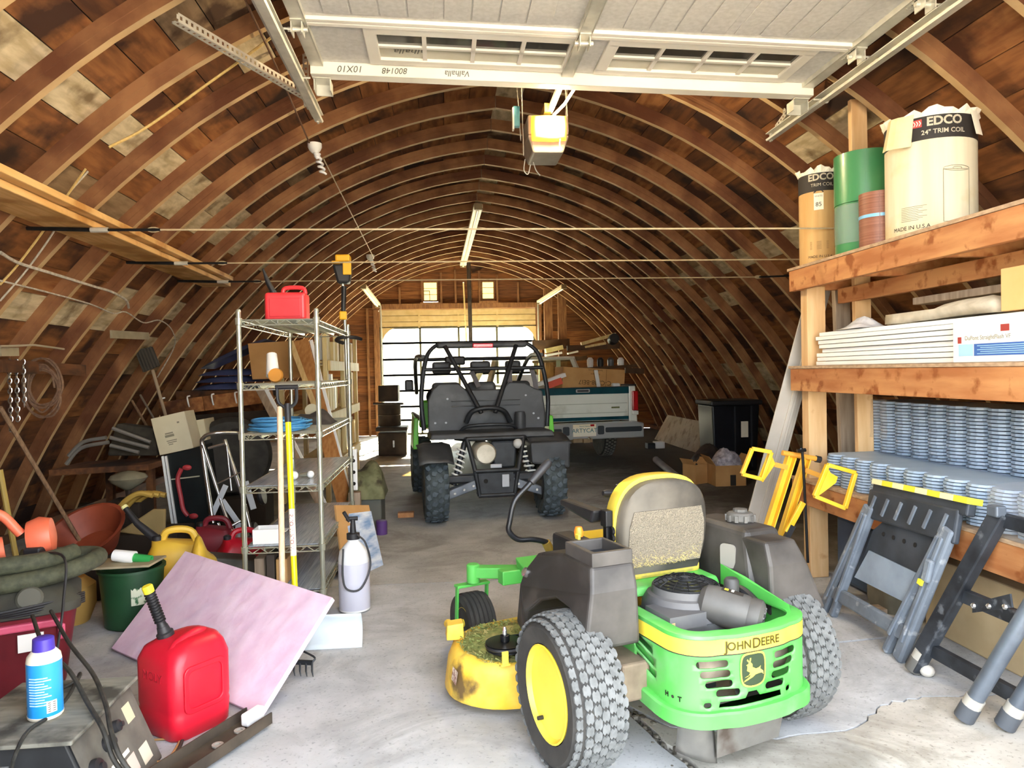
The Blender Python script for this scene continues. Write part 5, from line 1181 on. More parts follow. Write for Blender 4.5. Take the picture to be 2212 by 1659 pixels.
b = MB(); b.hull8([(-.74, .92, .62), (-.68, .92, .62), (-.68, 1.5, .62), (-.74, 1.5, .62)], [(-.72, .92, .98), (-.67, .92, .98), (-.67, 1.45, 1.02), (-.72, 1.45, 1.02)]); ub('side_panel', LIME, b, bevel=.01)
b = MB(); b.hull8([(.72, .62, .62), (.78, .62, .62), (.78, 1.5, .62), (.72, 1.5, .62)], [(.71, .62, .98), (.76, .62, .98), (.76, 1.45, 1.02), (.71, 1.45, 1.02)]); ub('side_panel', LIME, b, bevel=.01)
b = MB(); b.box((0, 1.0, .42), (1.2, 2.2, .08)); ub('belly_pan', UFRM, b, bevel=.02)
b = MB(); b.tube([(-.16, 0, .30), (.17, 0, .30)], .04, 10); ub('axle_case', UFRM, b)
b = MB(); b.box((-.74, 1.52, 1.38), (.1, .04, .15)); ub('side_mirror', BLK, b, bevel=.02)
b = MB(); b.add([(-.55, 1.75, 1.16), (.55, 1.75, 1.16), (.58, 1.58, 1.68), (-.58, 1.58, 1.68)], [(0, 1, 2, 3)]); ub('windscreen', glass_mat('scratched_screen', '#d8d2c0', .06), b)

for o_ in utv.children_recursive:                          # bring the cage and cargo wall down to their real height
    if o_.type == 'MESH' and not o_.name.startswith(('wheel', 'tread', 'rim')):
        for v_ in o_.data.vertices:
            if v_.co.z > .84: v_.co.z = .84+(v_.co.z-.84)*.87

# ================================================================ pickup truck, tailgate towards us
TTH = math.radians(7); TO = Vector((2.02, 10.75, 0)); TM = T(*TO) @ Matrix.Rotation(TTH, 4, 'Z')
trk = thing('pickup_truck', 'two-tone cream and dark green pickup truck, tailgate up and bed loaded', 'pickup truck', M=TM)
def kb(name, m, b, par=None, **k): return b.build(name, m, par or trk, world=False, **k)
TCR = mat('truck_cream', '#e4e6d8', '#eff0e4', scale=2, rough=.3, coat=.4, c3='#b9b8a0', s3=3., lo3=.55, hi3=.75); TGR = mat('truck_green', '#0f3b45', '#16505a', scale=2, rough=.25, coat=.5)
CHROME = mat('chrome', '#dcdfdb', rough=.2, metal=.55)
HWt = .96
b = MB(); b.prism(rrect(1.62, .50, .03, 3, 0, .92), .07, XZ(.0)); tg = kb('tailgate', TCR, b, bevel=.008)
b = MB(); b.box((0, -.004, 1.125), (1.64, .02, .10)); kb('upper_band', TGR, b, tg, bevel=.004)
b = MB(); b.box((0, -.004, .705), (1.62, .02, .05)); kb('lower_band', TGR, b, tg, bevel=.004)
for z in (.93, .79): 
    b = MB(); b.box((0, -.003, z), (1.58, .012, .010)); kb('press_line', mat('truck_trim', '#b9bcab', rough=.4), b, tg)
for x in (-.62, .60):
    b = MB(); b.box((x, -.006, .865), (.13, .008, .025)); kb('badge', mat('badge_olive', '#6b7040', rough=.5), b, tg)
b = MB(); b.prism(rrect(.22, .055, .015, 3, .08, 1.13), .02, XZ(-.022)); hd = kb('tailgate_handle', CHROME, b, tg, bevel=.003)
b = MB(); b.prism(rrect(.18, .03, .01, 3, .08, 1.13), .004, XZ(-.025)); kb('handle_recess', BLK, b, hd)
b = MB(); b.box((0, .03, 1.175), (1.64, .08, .018)); kb('gate_cap', BLK, b, bevel=.004)
for sx in (-1, 1):
    b = MB(); b.hull8([(sx*.82, .0, .60), (sx*HWt, .0, .60), (sx*.99, 2.35, .60), (sx*.82, 2.35, .60)], [(sx*.82, .0, 1.19), (sx*.93, .0, 1.19), (sx*.95, 2.35, 1.19), (sx*.82, 2.35, 1.19)]); kb('bed_side', TCR, b, bevel=.015)
    b = MB(); b.box((sx*.88, 1.17, 1.20), (.13, 2.35, .02)); kb('bed_rail', BLK, b, bevel=.004)
    b = MB(); b.box((sx*.915, -.012, .96), (.09, .05, .30)); tl = kb('tail_light', mat('lens_red_dark', '#c01f24', rough=.2, coat=.6), b, bevel=.012)
    b = MB(); b.box((sx*.915, -.014, .775), (.09, .05, .06)); kb('reverse_lens', mat('lens_white', '#e3dfd0', rough=.2), b, tl, bevel=.006)
    w = kb('wheel', TIRE, MB().lathe([(.19, -.1), (.25, -.115), (.33, -.105), (.355, -.07), (.36, 0), (.355, .07), (.33, .105), (.25, .115), (.19, .1)], 40, T(sx*.80, 1.1, .36) @ R('Y', 90)), smooth=40)
    b = MB(); q_ = 36
    for i in range(q_):
        for c in (-1.5, -.5, .5, 1.5): b.box((.355, 0, c*.045), (.014, .035, .036), T(sx*.80, 1.1, .36) @ R('Y', 90) @ Matrix.Rotation(2*PI*(i+.5*(c % 2))/q_, 4, 'Z'))
    kb('tread_block', mat('tread_grey', '#7f7c74', rough=.9), b, w, kind='stuff')
    b = MB(); b.lathe([(.19, .09), (.18, .04), (.1, .06), (.06, .1), (.001, .1)], 24, T(sx*.80, 1.1, .36) @ R('Y', 90*sx)); kb('rim', CHROME, b, w, smooth=30)
    w2 = copy_tree(w, None, trk); w2.matrix_parent_inverse = Matrix.Identity(4); w2.location = (0, 3.6, 0)
b = MB(); b.box((0, 1.2, .62), (1.62, 2.35, .05)); kb('bed_floor', TGR, b)
b = MB(); b.prism([(-.98, .41), (.98, .41), (.98, .63), (.84, .66), (-.84, .66), (-.98, .63)], .16, XZ(-.20)); bp_ = kb('bumper', CHROME, b, bevel=.02, seg=3)
for x0, x1 in ((-.94, -.32), (.36, .94)):
    b = MB(); b.prism(rrect(x1-x0, .075, .02, 3, (x0+x1)/2, .545), .01, XZ(-.212)); kb('bumper_pad', mat('pad_dark', '#2c3236', rough=.5), b, bp_, bevel=.003)
for x in (-.25, .29):
    b = MB(); b.prism(rrect(.10, .13, .02, 3, x, .545), .02, XZ(-.21)); pl = kb('step_plate', mat('pad_dark', '#2c3236'), b, bp_, bevel=.004)
b = MB(); b.box((.03, -.215, .55), (.36, .008, .18)); lp = kb('licence_plate', mat('plate_cream', '#efe9d6', '#f3d9a8', scale=2, stretch=(.1, .1, 3), rough=.5), b, bp_, bevel=.006)
for body, z, sz, m in (('ARTYCAT', .545, .088, mat('plate_teal', '#2e6f72', rough=.5)), ('North Dakota', .612, .028, mat('plate_teal', '#2e6f72'))):
    vs, fs = text_mesh(body, sz, .0006); bb = MB(); bb.add(vs, fs, T(.03, -.2205, z) @ R('X', 90)); kb('lettering', m, bb, lp)
b = MB(); b.box((.15, -.22, .622), (.06, .003, .03)); kb('tab_sticker', mat('lens_red_dark', '#c01f24'), b, lp)
b = MB(); b.box((.03, -.215, .472), (.30, .004, .025)); kb('sunset_band', mat('plate_orange', '#e08a3a', rough=.5), b, lp)
b = MB(); b.box((.0, -.1, .40), (.30, .25, .06)); b.box((.04, -.24, .40), (.1, .1, .06)); hb = kb('hitch_receiver', mat('rust_steel', '#8a7355', '#a58d6a', scale=9, rough=.8), b, bevel=.008, kind='stuff')
b = MB(); b.sphere((.08, -.26, .43), .028, 10); kb('hitch_ball', CHR, b, hb, smooth=True)
b = MB(); b.tube([(-.78, 1.1, .36), (.78, 1.1, .36)], .045, 10); ax_ = kb('rear_axle', UFRM, b); b = MB(); b.sphere((-.1, 1.08, .34), (.16, .14, .15), 14); kb('differential', mat('rust_steel', '#8a7355'), b, ax_, smooth=True)
b = MB(); b.box((.55, .3, .42), (.55, .1, .03)); kb('mud_flap_bar', mat('rust_steel', '#8a7355'), b)
for sx in (-1, 1):
    b = MB(); b.box((sx*.42, 2.4, .48), (.08, 4.6, .12)); kb('chassis_rail', UFRM, b)
b = MB(); b.hull8([(-.93, 2.45, .5), (.93, 2.45, .5), (.93, 4.2, .5), (-.93, 4.2, .5)], [(-.92, 2.45, 1.2), (.92, 2.45, 1.2), (.92, 4.2, 1.2), (-.92, 4.2, 1.2)]); kb('cab_body', TCR, b, bevel=.03)
b = MB()
for (xa, ya), (xb, yb_) in zip(((-.92, 2.47), (.92, 2.47), (-.92, 4.1), (.92, 4.1)), ((-.74, 2.6), (.74, 2.6), (-.74, 3.55), (.74, 3.55))): b.beam((xa*.97, ya, 1.2), (xb, yb_, 1.66), .09, .07)
kb('cab_pillar', TCR, b, kind='stuff'); b = MB(); b.box((0, 3.07, 1.68), (1.56, 1.05, .06)); kb('cab_roof', TCR, b, bevel=.025)
b = MB(); b.add([(-.85, 2.5, 1.22), (.85, 2.5, 1.22), (.7, 2.6, 1.64), (-.7, 2.6, 1.64)], [(0, 1, 2, 3)]); kb('rear_window', glass_mat('cab_glass', '#c9d2c4', .15), b)
b = MB(); b.hull8([(-.95, 4.2, .5), (.95, 4.2, .5), (.92, 5.3, .5), (-.92, 5.3, .5)], [(-.92, 4.2, 1.15), (.92, 4.2, 1.15), (.85, 5.25, 1.0), (-.85, 5.25, 1.0)]); kb('engine_bonnet', TCR, b, bevel=.04)
# ---- load in the bed
def kw(v): return TM @ Vector(v)
KRAFT = mat('kraft_brown', '#b98a52', '#c79a62', scale=4, rough=.85)
t = thing('moving_box', 'long brown cardboard carton with printed code lying in the truck bed', 'box', kw((.42, .75, .65)), TTH)
M = TM @ T(.33, .55, .65) @ R('Y', 4); b = MB(M); b.box((0, 0, .41), (1.02, .45, .82)); b.build('carton', KRAFT, t, bevel=.006)
for body, z, sz in (('C-C508-BEI7', .60, .10), ('Furniture', .73, .04), ('handle with care', .79, .035)):
    vs, fs = text_mesh(body, sz, .0006); bb = MB(M); bb.add(vs, fs, T(.02, -.2265, z) @ R('X', 90) @ R('Z', 180)); bb.build('lettering', mat('kraft_ink', '#5b4326', rough=.9), t)
b = MB(M); b.box((.2, -.228, .41), (.004, .002, .8)); b.build('seam', mat('kraft_ink', '#5b4326'), t)
def slat(name, lab, p, q, w, h, m, cat): b = MB(); b.beam(kw(p), kw(q), w, h); return tag(b.build(name, m, bevel=.004), lab, cat)
slat('white_strip', 'short white strip leaning on the brown carton in the truck bed', (.42, .16, 1.02), (.38, .24, 1.44), .07, .02, WTRIM, 'strip')
slat('white_trim_strip', 'white trim strip lying across the left of the truck bed', (-.62, .2, 1.22), (-.12, .25, 1.38), .10, .06, WTRIM, 'panel'); 
b = MB(); M = TM @ T(-.34, .17, 1.20) @ R('Y', -18); MBx = MB(M); MBx.box((.05, 0, .04), (.24, .03, .10)); tag(MBx.build('red_tray', mat('tray_red', '#d8553a', rough=.5), bevel=.006), 'small orange red tray in the truck bed', 'tray')
b = MB(TM @ T(-.7, .45, .65)); b.box((0, 0, .37), (.35, .3, .74)); tag(b.build('white_carton', mat('carton_white', '#f2efe8'), bevel=.006), 'white carton at the left end of the truck bed', 'box')
b = MB(TM @ T(.72, .3, .65)); b.box((0, 0, .29), (.12, .12, .58)); tag(b.build('white_block', WTRIM, bevel=.02), 'small white block beside the tailgate right of the carton', 'block')
# ================================================================ chrome wire shelving and what stands on it
WIRE = mat('chrome_wire', '#d8dac8', '#c5c8b4', scale=9, rough=.2, metal=.7)
LINER = mat('shelf_liner', '#929da8', '#b5bec7', scale=4, stretch=(40, 1, 1), rough=.22)
SX0, SX1, SY0, SY1 = -1.245, -.775, 4.6, 6.1
sh = thing('wire_shelving', 'tall chrome wire shelving unit with six shelves', 'shelving', ((SX0+SX1)/2, (SY0+SY1)/2, 0))
LEV = [1.80, 1.40, 1.09, .76, .384, .10]
for x in (SX0, SX1):
    for y in (SY0, SY1):
        b = MB(); b.tube([(x, y, .03), (x, y, 1.86)], .0155, 10); b.lathe([(.018, 1.85), (.014, 1.865), (.001, 1.867)], 10, T(x, y, 0)); b.lathe([(.008, 0), (.018, .006), (.018, .012), (.008, .03)], 10, T(x, y, 0))
        po = b.build('post', WIRE, sh, smooth=40)
        for z in LEV:
            b = MB(); b.lathe([(.017, z-.03), (.021, z-.028), (.023, z+.012), (.017, z+.014)], 10, T(x, y, 0)); b.build('collar', WIRE, po, smooth=40)
def wire_shelf(z, liner):
    b = MB()
    for dz in (.0, -.032):
        for p, q in (((SX0, SY0), (SX1, SY0)), ((SX1, SY0), (SX1, SY1)), ((SX1, SY1), (SX0, SY1)), ((SX0, SY1), (SX0, SY0))): b.tube([(*p, z+dz), (*q, z+dz)], .0045, 6)
    for p, q, n in (((SX0, SY0), (SX1, SY0), 10), ((SX1, SY0), (SX1, SY1), 30), ((SX1, SY1), (SX0, SY1), 10), ((SX0, SY1), (SX0, SY0), 30)):
        b.tube([(p[0]+(q[0]-p[0])*i/n, p[1]+(q[1]-p[1])*i/n, z-(.032 if i % 2 else 0)) for i in range(n+1)], .003, 5)
    for i in range(1, 54): y = SY0+(SY1-SY0)*i/54; b.tube([(SX0, y, z+.004), (SX1, y, z+.004)], .0022, 4)
    for i in (1, 2, 3):
        x = SX0+(SX1-SX0)*i/4; b.beam((x, SY0, z-.012), (x, SY1, z-.012), .006, .02)
    o = b.build('wire_shelf', WIRE, sh, kind='stuff')
    if liner:
        b = MB(); b.box(((SX0+SX1)/2, (SY0+SY1)/2, z+.008), (SX1-SX0-.03, SY1-SY0-.03, .003)); b.build('shelf_liner', LINER, o)
for i, z in enumerate(LEV): wire_shelf(z, i >= 3)
RED = mat('can_red', '#c3142a', '#d01d33', scale=5, rough=.4); RED_O = mat('can_red_bright', '#e03038', '#ea3d42', scale=5, rough=.42)
# ---- red jug on the top shelf
JX, JY, JZ = -1.02, 4.95, 1.81
t = thing('fuel_jug', 'bright red plastic fuel jug with black spout on top of the wire shelving', 'fuel can', (JX, JY, JZ))
b = MB(); b.box((JX, JY, JZ+.095), (.265, .17, .19)); b.build('jug_body', RED_O, t, bevel=.022, seg=3)
b = MB(); b.box((JX, JY-.087, JZ+.09), (.2, .006, .12)); b.build('side_panel', RED_O, t, bevel=.003)
b = MB(); b.tube(spline([(JX-.03, JY, JZ+.185), (JX-.01, JY, JZ+.225), (JX+.10, JY, JZ+.225), (JX+.12, JY, JZ+.185)], 4), .014, 8); b.build('handle', RED_O, t, smooth=True)
b = MB(); b.tube([(JX-.09, JY+.03, JZ+.18), (JX-.10, JY+.03, JZ+.21)], .024, 12); b.build('spout_collar', BLK, t, smooth=40)
b = MB(); b.tube([(JX-.10, JY+.03, JZ+.21), (JX-.13, JY+.03, JZ+.27), (JX-.16, JY+.03, JZ+.36)], [.02, .017, .006], 10); b.build('spout', BLK, t, smooth=40)
# ---- small things on the shelves
def cordcoil(name, lab, cx, cy, z, rx, ry, n, r, m, cat='cord', seed=1, lift=.006):
    q = random.Random(seed); pts = []
    for k in range(n):
        a = q.uniform(.85, 1.1); c = q.uniform(.8, 1.12); ox, oy = q.uniform(-.02, .02), q.uniform(-.02, .02)
        for i in range(14): th = 2*PI*i/14; pts.append((cx+ox+rx*a*math.cos(th), cy+oy+ry*c*math.sin(th), z+r+k*lift+q.uniform(0, .006)))
    b = MB(); b.tube(spline(pts, 2), r, 6); return tag(b.build(name, m, smooth=True), lab, cat)
cordcoil('extension_cord', 'blue extension cord coiled on the third wire shelf', -1.06, 4.82, 1.097, .17, .17, 14, .0065, mat('cord_blue', '#3f86b8', '#5a9bc8', scale=6, rough=.5), lift=.005)
b = MB(); q = random.Random(6); b.grid(lambda u, v: Vector((-1.1+.3*u, 5.25+.35*v, 1.097+.10*math.sin(PI*u)**.7*math.sin(PI*v)**.7*(1+.3*math.sin(8*u+3*v)))), 10, 10); tag(b.build('work_glove_heap', mat('cloth_dark', '#2d2a28', '#45403b', scale=12, rough=.95, bump=.3), smooth=60), 'dark crumpled work cloth behind the blue cord', 'cloth')
t = thing('flashlight', 'silver flashlight can lying on the third wire shelf', 'flashlight', (-.95, 5.6, 1.10)); b = MB(); Mx = T(-.98, 5.62, 1.15) @ R('X', 70); b.lathe([(.03, -.09), (.035, -.08), (.035, .06), (.05, .09), (.05, .12), (.001, .12)], 16, Mx); b.build('barrel', mat('silver_lamp', '#d8d4b8', rough=.3, metal=.5), t, smooth=40)
for i, (x, y, r) in enumerate(((-.98, 4.82, .028), (-.885, 4.88, .024))):
    t = thing('light_bulb', ('larger white light bulb lying on the fourth shelf' if i == 0 else 'smaller white light bulb near the right post on the fourth shelf'), 'light bulb', (x, y, .772), group='bulbs on the fourth shelf')
    b = MB(); b.sphere((x, y, .772+r), r, 14); b.build('globe', mat('bulb_white', '#eef0f2', rough=.2), t, smooth=True); b = MB(); b.tube([(x-.02, y+.01, .772+r), (x-.075, y+.03, .772+r*.7)], [.018, .012], 10); b.build('screw_base', WIRE, t, smooth=True)
t = thing('open_carton', 'small torn white carton on the fifth wire shelf', 'box', (-1.13, 4.72, .395)); b = MB()
for p, s in (((-1.13, 4.66, .44), (.16, .004, .09)), ((-1.13, 4.80, .44), (.16, .004, .09)), ((-1.21, 4.73, .44), (.004, .14, .09)), ((-1.05, 4.73, .43), (.004, .14, .07)), ((-1.13, 4.73, .398), (.16, .14, .004))): b.box(p, s)
b.build('carton_walls', mat('carton_white', '#f2efe8'), t, kind='stuff'); b = MB(); b.box((-1.03, 4.70, .47), (.05, .1, .004), ); b.build('flap', mat('carton_white', '#f2efe8'), t)
for i, (x, w, h, m, lab) in enumerate(((-1.20, .06, .17, RACK_G, 'grey wooden block, leftmost on the bottom shelf'), (-1.13, .05, .19, mat('book_dark', '#4a4038', rough=.8), 'dark upright binder on the bottom shelf'), (-1.06, .07, .16, KRAFT, 'brown carton on the bottom shelf beside the dark binder'))):
    b = MB(); b.box((x, 4.85, .112+h/2), (w, .2, h)); tag(b.build('bottom_shelf_box', m, bevel=.004), lab, 'box')
# ---- string trimmer standing behind the unit
t = thing('string_trimmer', 'yellow and black string trimmer standing upright behind the wire shelving', 'string trimmer', (-.80, 6.22, 0)); TX, TY = -.815, 6.24
DY = mat('tool_yellow', '#f0b51e', rough=.45)
b = MB(); b.tube([(TX+.02, TY, .25), (TX, TY, 1.9), (TX-.01, TY, 2.24)], .014, 10); b.build('shaft', WIRE, t, smooth=True)
b = MB(); b.hull8([(TX-.05, TY-.05, 2.22), (TX+.05, TY-.05, 2.22), (TX+.05, TY+.07, 2.22), (TX-.05, TY+.07, 2.22)], [(TX-.085, TY-.08, 2.38), (TX+.07, TY-.08, 2.38), (TX+.07, TY+.1, 2.38), (TX-.085, TY+.1, 2.38)]); mo = b.build('motor_head', BLK, t, bevel=.02)
b = MB(); b.box((TX+.04, TY-.085, 2.34), (.07, .02, .11)); b.box((TX-.05, TY-.085, 2.385), (.06, .1, .02)); b.build('yellow_cover', DY, mo, bevel=.006, kind='stuff')
b = MB(); b.box((TX, TY, 2.43), (.12, .13, .06)); b.build('battery_pack', DY, t, bevel=.012)
b = MB(); b.tube([(TX-.01, TY, 1.93), (TX-.01, TY, 2.0), (TX, TY, 2.2)], [.022, .02, .022], 10); b.build('grip', BLK, t, smooth=True)
b = MB(); b.box((TX-.01, TY-.02, 1.95), (.06, .05, .07)); b.build('trigger_yoke', DY, t, bevel=.01)
b = MB(); b.tube(spline([(TX-.02, TY, 1.72), (TX-.06, TY-.1, 1.74), (TX+.0, TY-.16, 1.76), (TX+.09, TY-.1, 1.76), (TX+.13, TY, 1.75)], 5), .016, 8); b.build('loop_handle', BLK, t, smooth=True)
b = MB(); b.lathe([(.02, 0), (.05, .02), (.06, .06), (.05, .12), (.03, .26)], 16, T(TX+.02, TY, .02)); b.build('cutting_head', BLK, t, smooth=40)
# ---- pump sprayer
t = thing('pump_sprayer', 'white translucent pump sprayer standing right of the wire shelving', 'sprayer', (-.57, 4.49, 0)); SXp, SYp = -.57, 4.50
TANK = mat('tank_milky', '#dfe1e2', '#eceded', scale=3, rough=.35)
b = MB(); b.lathe([(.075, 0), (.094, .01), (.094, .12), (.09, .125), (.094, .13), (.094, .32), (.085, .37), (.05, .41), (.035, .425), (.035, .45), (.001, .45)], 30, T(SXp, SYp, 0)); tk = b.build('tank', TANK, t, smooth=40)
b = MB(); b.lathe([(.0945, .02), (.0950, .06), (.0950, .30)], 30, T(SXp, SYp, 0)); b.build('liquid_level', mat('tank_lilac', '#c9c9d6', rough=.3), tk, smooth=40)
b = MB(); b.lathe([(.04, .44), (.04, .475), (.02, .48), (.014, .56)], 16, T(SXp, SYp, 0)); b.tube([(SXp-.04, SYp, .565), (SXp+.03, SYp, .565)], .013, 8); b.tube([(SXp-.02, SYp, .55), (SXp-.05, SYp-.02, .61)], .012, 8); b.build('pump_handle', BLK, t, smooth=40, kind='stuff')
b = MB(); b.tube(spline([(SXp+.03, SYp-.03, .47), (SXp+.08, SYp-.05, .42), (SXp+.105, SYp-.05, .28), (SXp+.05, SYp-.10, .16), (SXp-.03, SYp-.105, .16), (SXp-.055, SYp-.1, .24), (SXp-.05, SYp-.085, .40)], 6), .006, 8); b.build('hose', BLK, t, smooth=True)
# ---- snow shovel, wooden handle rake
t = thing('snow_shovel', 'snow shovel with yellow shaft, black D-grip and pale blade on the floor', 'shovel', (-.75, 3.95, 0))
p0 = P(640, 1345, 4.05); p1 = P(622, 905, 4.30); b = MB(); b.tube([p0, p1], .0165, 12); b.build('shaft', mat('shaft_yellow', '#f2e21a', rough=.35), t, smooth=True)
d = (p1-p0).normalized(); b = MB(); b.tube([p0+d*.36, p0+d*.62], .0172, 12); lb = b.build('shaft_label', PRW, t, smooth=True)
Mt = along(p0+d*.49, d); s_ = Mt.inverted().to_3x3() @ Vector((0, -1, 0)); a_ = math.atan2(s_.y, s_.x)
lettering('SNOW PLOW', .032, Mt @ Matrix.Rotation(a_, 4, 'Z'), mat('print_red', '#a8423a'), lb, wrap=lambda p: Vector((.0178*math.cos(p.y/.0178), .0178*math.sin(p.y/.0178), -p.x)))
b = MB(); b.tube([p1-d*.02, p1+d*.09], .0185, 10); b.build('grip_socket', BLK, t, smooth=True)
for sx in (-1, 1):
    b = MB(); b.tube(spline([p1+d*.06, p1+d*.10+Vector((sx*.05, 0, 0)), p1+d*.19+Vector((sx*.055, 0, 0))], 4), .010, 8); b.build('grip_fork', BLK, t, smooth=True)
b = MB(); b.tube([p1+d*.19-Vector((.065, 0, 0)), p1+d*.19+Vector((.065, 0, 0))], .014, 10); b.build('grip_bar', BLK, t, smooth=True)
bl, br = G(655, 1405), G(782, 1398); tl_, tr_ = G(655, 1330, .17), G(780, 1325, .17)
b = MB(); b.grid(lambda u, v: (bl.lerp(br, u)).lerp(tl_.lerp(tr_, u), v)+Vector((0, .05*math.sin(PI*v), 0)), 8, 8); b.build('blade', mat('blade_pale', '#c9d3d8', '#d8e0e4', scale=3, rough=.45), t, solid=.006, smooth=50)
t = thing('garden_rake', 'garden rake with bare wooden handle, steel head on the floor under the pink board', 'rake', (-.75, 3.7, 0))
q0, q1 = P(612, 1400, 3.80), P(604, 880, 4.32); b = MB(); b.tube([q0, q1], .016, 10); b.build('handle', mat('ash_wood', '#d9b996', '#e6cba9', scale=4, stretch=(20, 20, 1), rough=.6), t, smooth=True)
h0, h1 = Vector((-.93, 3.62, .06)), Vector((-.66, 3.55, .06)); b = MB(); b.beam(h0, h1, .014, .02); hd = b.build('rake_bar', UFRM, t); b = MB(); b.tube(spline([h0, Vector((-.82, 3.68, .10)), h1+Vector((0, .03, .02)), h1], 5), .005, 6); b.build('bow', UFRM, hd)
for i in range(10):
    p = h0.lerp(h1, i/9); b = MB(); b.tube([p, p+Vector((.005, -.03, -.03)), p+Vector((.01, -.035, -.055))], [.006, .005, .002], 5); b.build('tine', UFRM, hd)
# ---- pink foam board
c0, c1, c2_, c3_ = G(240, 1400, .02), G(560, 1545, .02), G(718, 1290, .385), G(400, 1190, .385)
nrm = (c1-c0).cross(c2_-c0).normalized(); nrm = nrm if nrm.z > 0 else -nrm
c3_ = c3_-ray(400, 1190)*((c3_-c0).dot(nrm)/ray(400, 1190).dot(nrm))     # fourth corner in the plane of the other three
PINK = mat('foam_pink', '#dcbcd2', '#e7cedf', scale=9, stretch=(1, 1, 1), rough=.75, bump=.5, bdist=.02)
b = MB(); b.hull8([p-nrm*.025 for p in (c0, c1, c2_, c3_)], [c0, c1, c2_, c3_]); o = b.build('foam_board', PINK, bevel=.003); tag(o, 'pale pink foam insulation board leaning in front of the wire shelving', 'foam board')
# ---- red gas can
GX, GY = -1.105, 3.12; Mg = T(GX, GY, 0) @ R('Z', -38)
t = thing('gas_can', 'large red plastic gas can with black ribbed spout and yellow cap', 'gas can', (GX, GY, 0))
def ring_rr(w, d, r, z, ox=0, oy=0): return [(x+ox, y+oy, z) for x, y in rrect(w, d, r, 4)]
b = MB(Mg); b.loft([ring_rr(.255, .245, .05, 0), ring_rr(.275, .265, .05, .015), ring_rr(.285, .275, .05, .10), ring_rr(.28, .27, .05, .11), ring_rr(.285, .275, .05, .13), ring_rr(.285, .275, .05, .30), ring_rr(.26, .25, .06, .345, 0, .005), ring_rr(.20, .19, .06, .375, .01, .02), ring_rr(.12, .12, .05, .385, .02, .03)]); body = b.build('can_body', RED, t, smooth=50)
b = MB(Mg); b.ring([(x, y) for x, y in rrect(.19, .19, .03, 4, 0, .18)], [(x, y) for x, y in rrect(.15, .15, .025, 4, 0, .18)], .012, Matrix(((0, 0, 1, .139), (-1, 0, 0, 0), (0, 1, 0, .02), (0, 0, 0, 1)))); b.build('grip_recess_rim', RED, body, bevel=.004)
b = MB(Mg); b.tube(spline([(.07, -.11, .30), (.05, -.06, .355), (.03, .05, .375), (.01, .11, .33)], 5), .028, 10); b.build('handle', RED, t, smooth=True)
vs, fs = text_mesh('MOLY', .05, .001); b = MB(Mg); b.add(vs, fs, T(0, -.1385, .25) @ R('X', 90)); b.build('embossed_word', mat('can_red_dark', '#a81325', rough=.5), body)
sp0 = Mg @ Vector((-.05, -.04, .365)); sp1 = P(318, 1268, 3.08); dd = sp1-sp0; L = dd.length; Msp = along(sp0, dd)
b = MB(); b.lathe([(.03, -.02), (.034, 0), (.034, .03), (.026, .035), (.022, .06)], 18, Msp); b.build('spout_collar', BLK, t, smooth=30)
prof = [(.022, .05)]
for i in range(11): z = .08+i*.0125; prof += [(.017, z), (.023, z+.003), (.023, z+.006), (.017, z+.009)]
prof += [(.019, L-.05), (.019, L-.02)]
b = MB(); b.lathe(prof, 16, Msp); b.build('ribbed_spout', BLK, t, smooth=30)
b = MB(); b.lathe([(.021, L-.025), (.022, L), (.018, L+.006), (.001, L+.006)], 16, Msp); b.build('spout_cap', mat('cap_yellow', '#f3e23a', rough=.4), t, smooth=30)
b = MB(); b.sphere(tuple(Mg @ Vector((.085, .06, .372))), .01, 10); b.build('vent_plug', PRW, t, smooth=True)
# ---- welder with spray can on top
t = thing('welder', 'dusty black welding machine with control decals in the near left corner', 'welder', (-1.38, 2.62, 0))
WBK = mat('welder_black', '#1e2022', '#2c2e30', scale=6, rough=.55); WTOP = mat('welder_top', '#6d6c62', '#8b8a7f', scale=5, stretch=(1, 6, 1), rough=.8, c3='#45443e', s3=7.); WFACE = mat('welder_face', '#4d4b45', '#6a675f', scale=8, rough=.7)
b = MB(); b.hull8([(-1.60, 2.40, 0), (-1.10, 2.40, 0), (-1.10, 2.86, 0), (-1.60, 2.86, 0)], [(-1.60, 2.40, .30), (-1.22, 2.40, .30), (-1.22, 2.86, .30), (-1.60, 2.86, .30)]); bo = b.build('cabinet', WBK, t, bevel=.006)
b = MB(); b.box((-1.40, 2.63, .305), (.42, .50, .014)); b.build('top_cover', WTOP, t, bevel=.004)
fx = lambda z: -1.10-(z/.30)*.12+.003
def face(y0, y1, z0, z1, o=.001): return [(fx(z0)+o, y0, z0), (fx(z0)+o, y1, z0), (fx(z1)+o, y1, z1), (fx(z1)+o, y0, z1)]
b = MB(); b.add(face(2.41, 2.85, .01, .29), [(0, 1, 2, 3)]); fp = b.build('control_panel', WFACE, t)
for (y0, y1, z0, z1, m, nm) in ((2.74, 2.80, .19, .25, mat('decal_cream', '#c9c2a4', rough=.6), 'rating_plate'), (2.55, 2.68, .12, .135, PRW, 'white_stripe'), (2.45, 2.62, .06, .10, mat('decal_dark', '#20262c', rough=.5), 'name_strip'), (2.64, 2.70, .05, .11, mat('decal_pinkish', '#d9c0b4', rough=.5), 'warning_label'), (2.73, 2.80, .04, .10, mat('decal_ring', '#d9d2bc', rough=.5), 'warning_label')):
    b = MB(); b.add(face(y0, y1, z0, z1, .002), [(0, 1, 2, 3)]); b.build(nm, m, fp)
for y, z, r in ((2.58, .20, .028), (2.47, .17, .035), (2.66, .22, .022)):
    b = MB(); b.lathe([(r, 0), (r*.9, .02), (r*.4, .024), (r*.4, .034), (.001, .034)], 16, along((fx(z), y, z), (1, 0, .4))); b.build('dial_knob', BLK, fp, smooth=30)
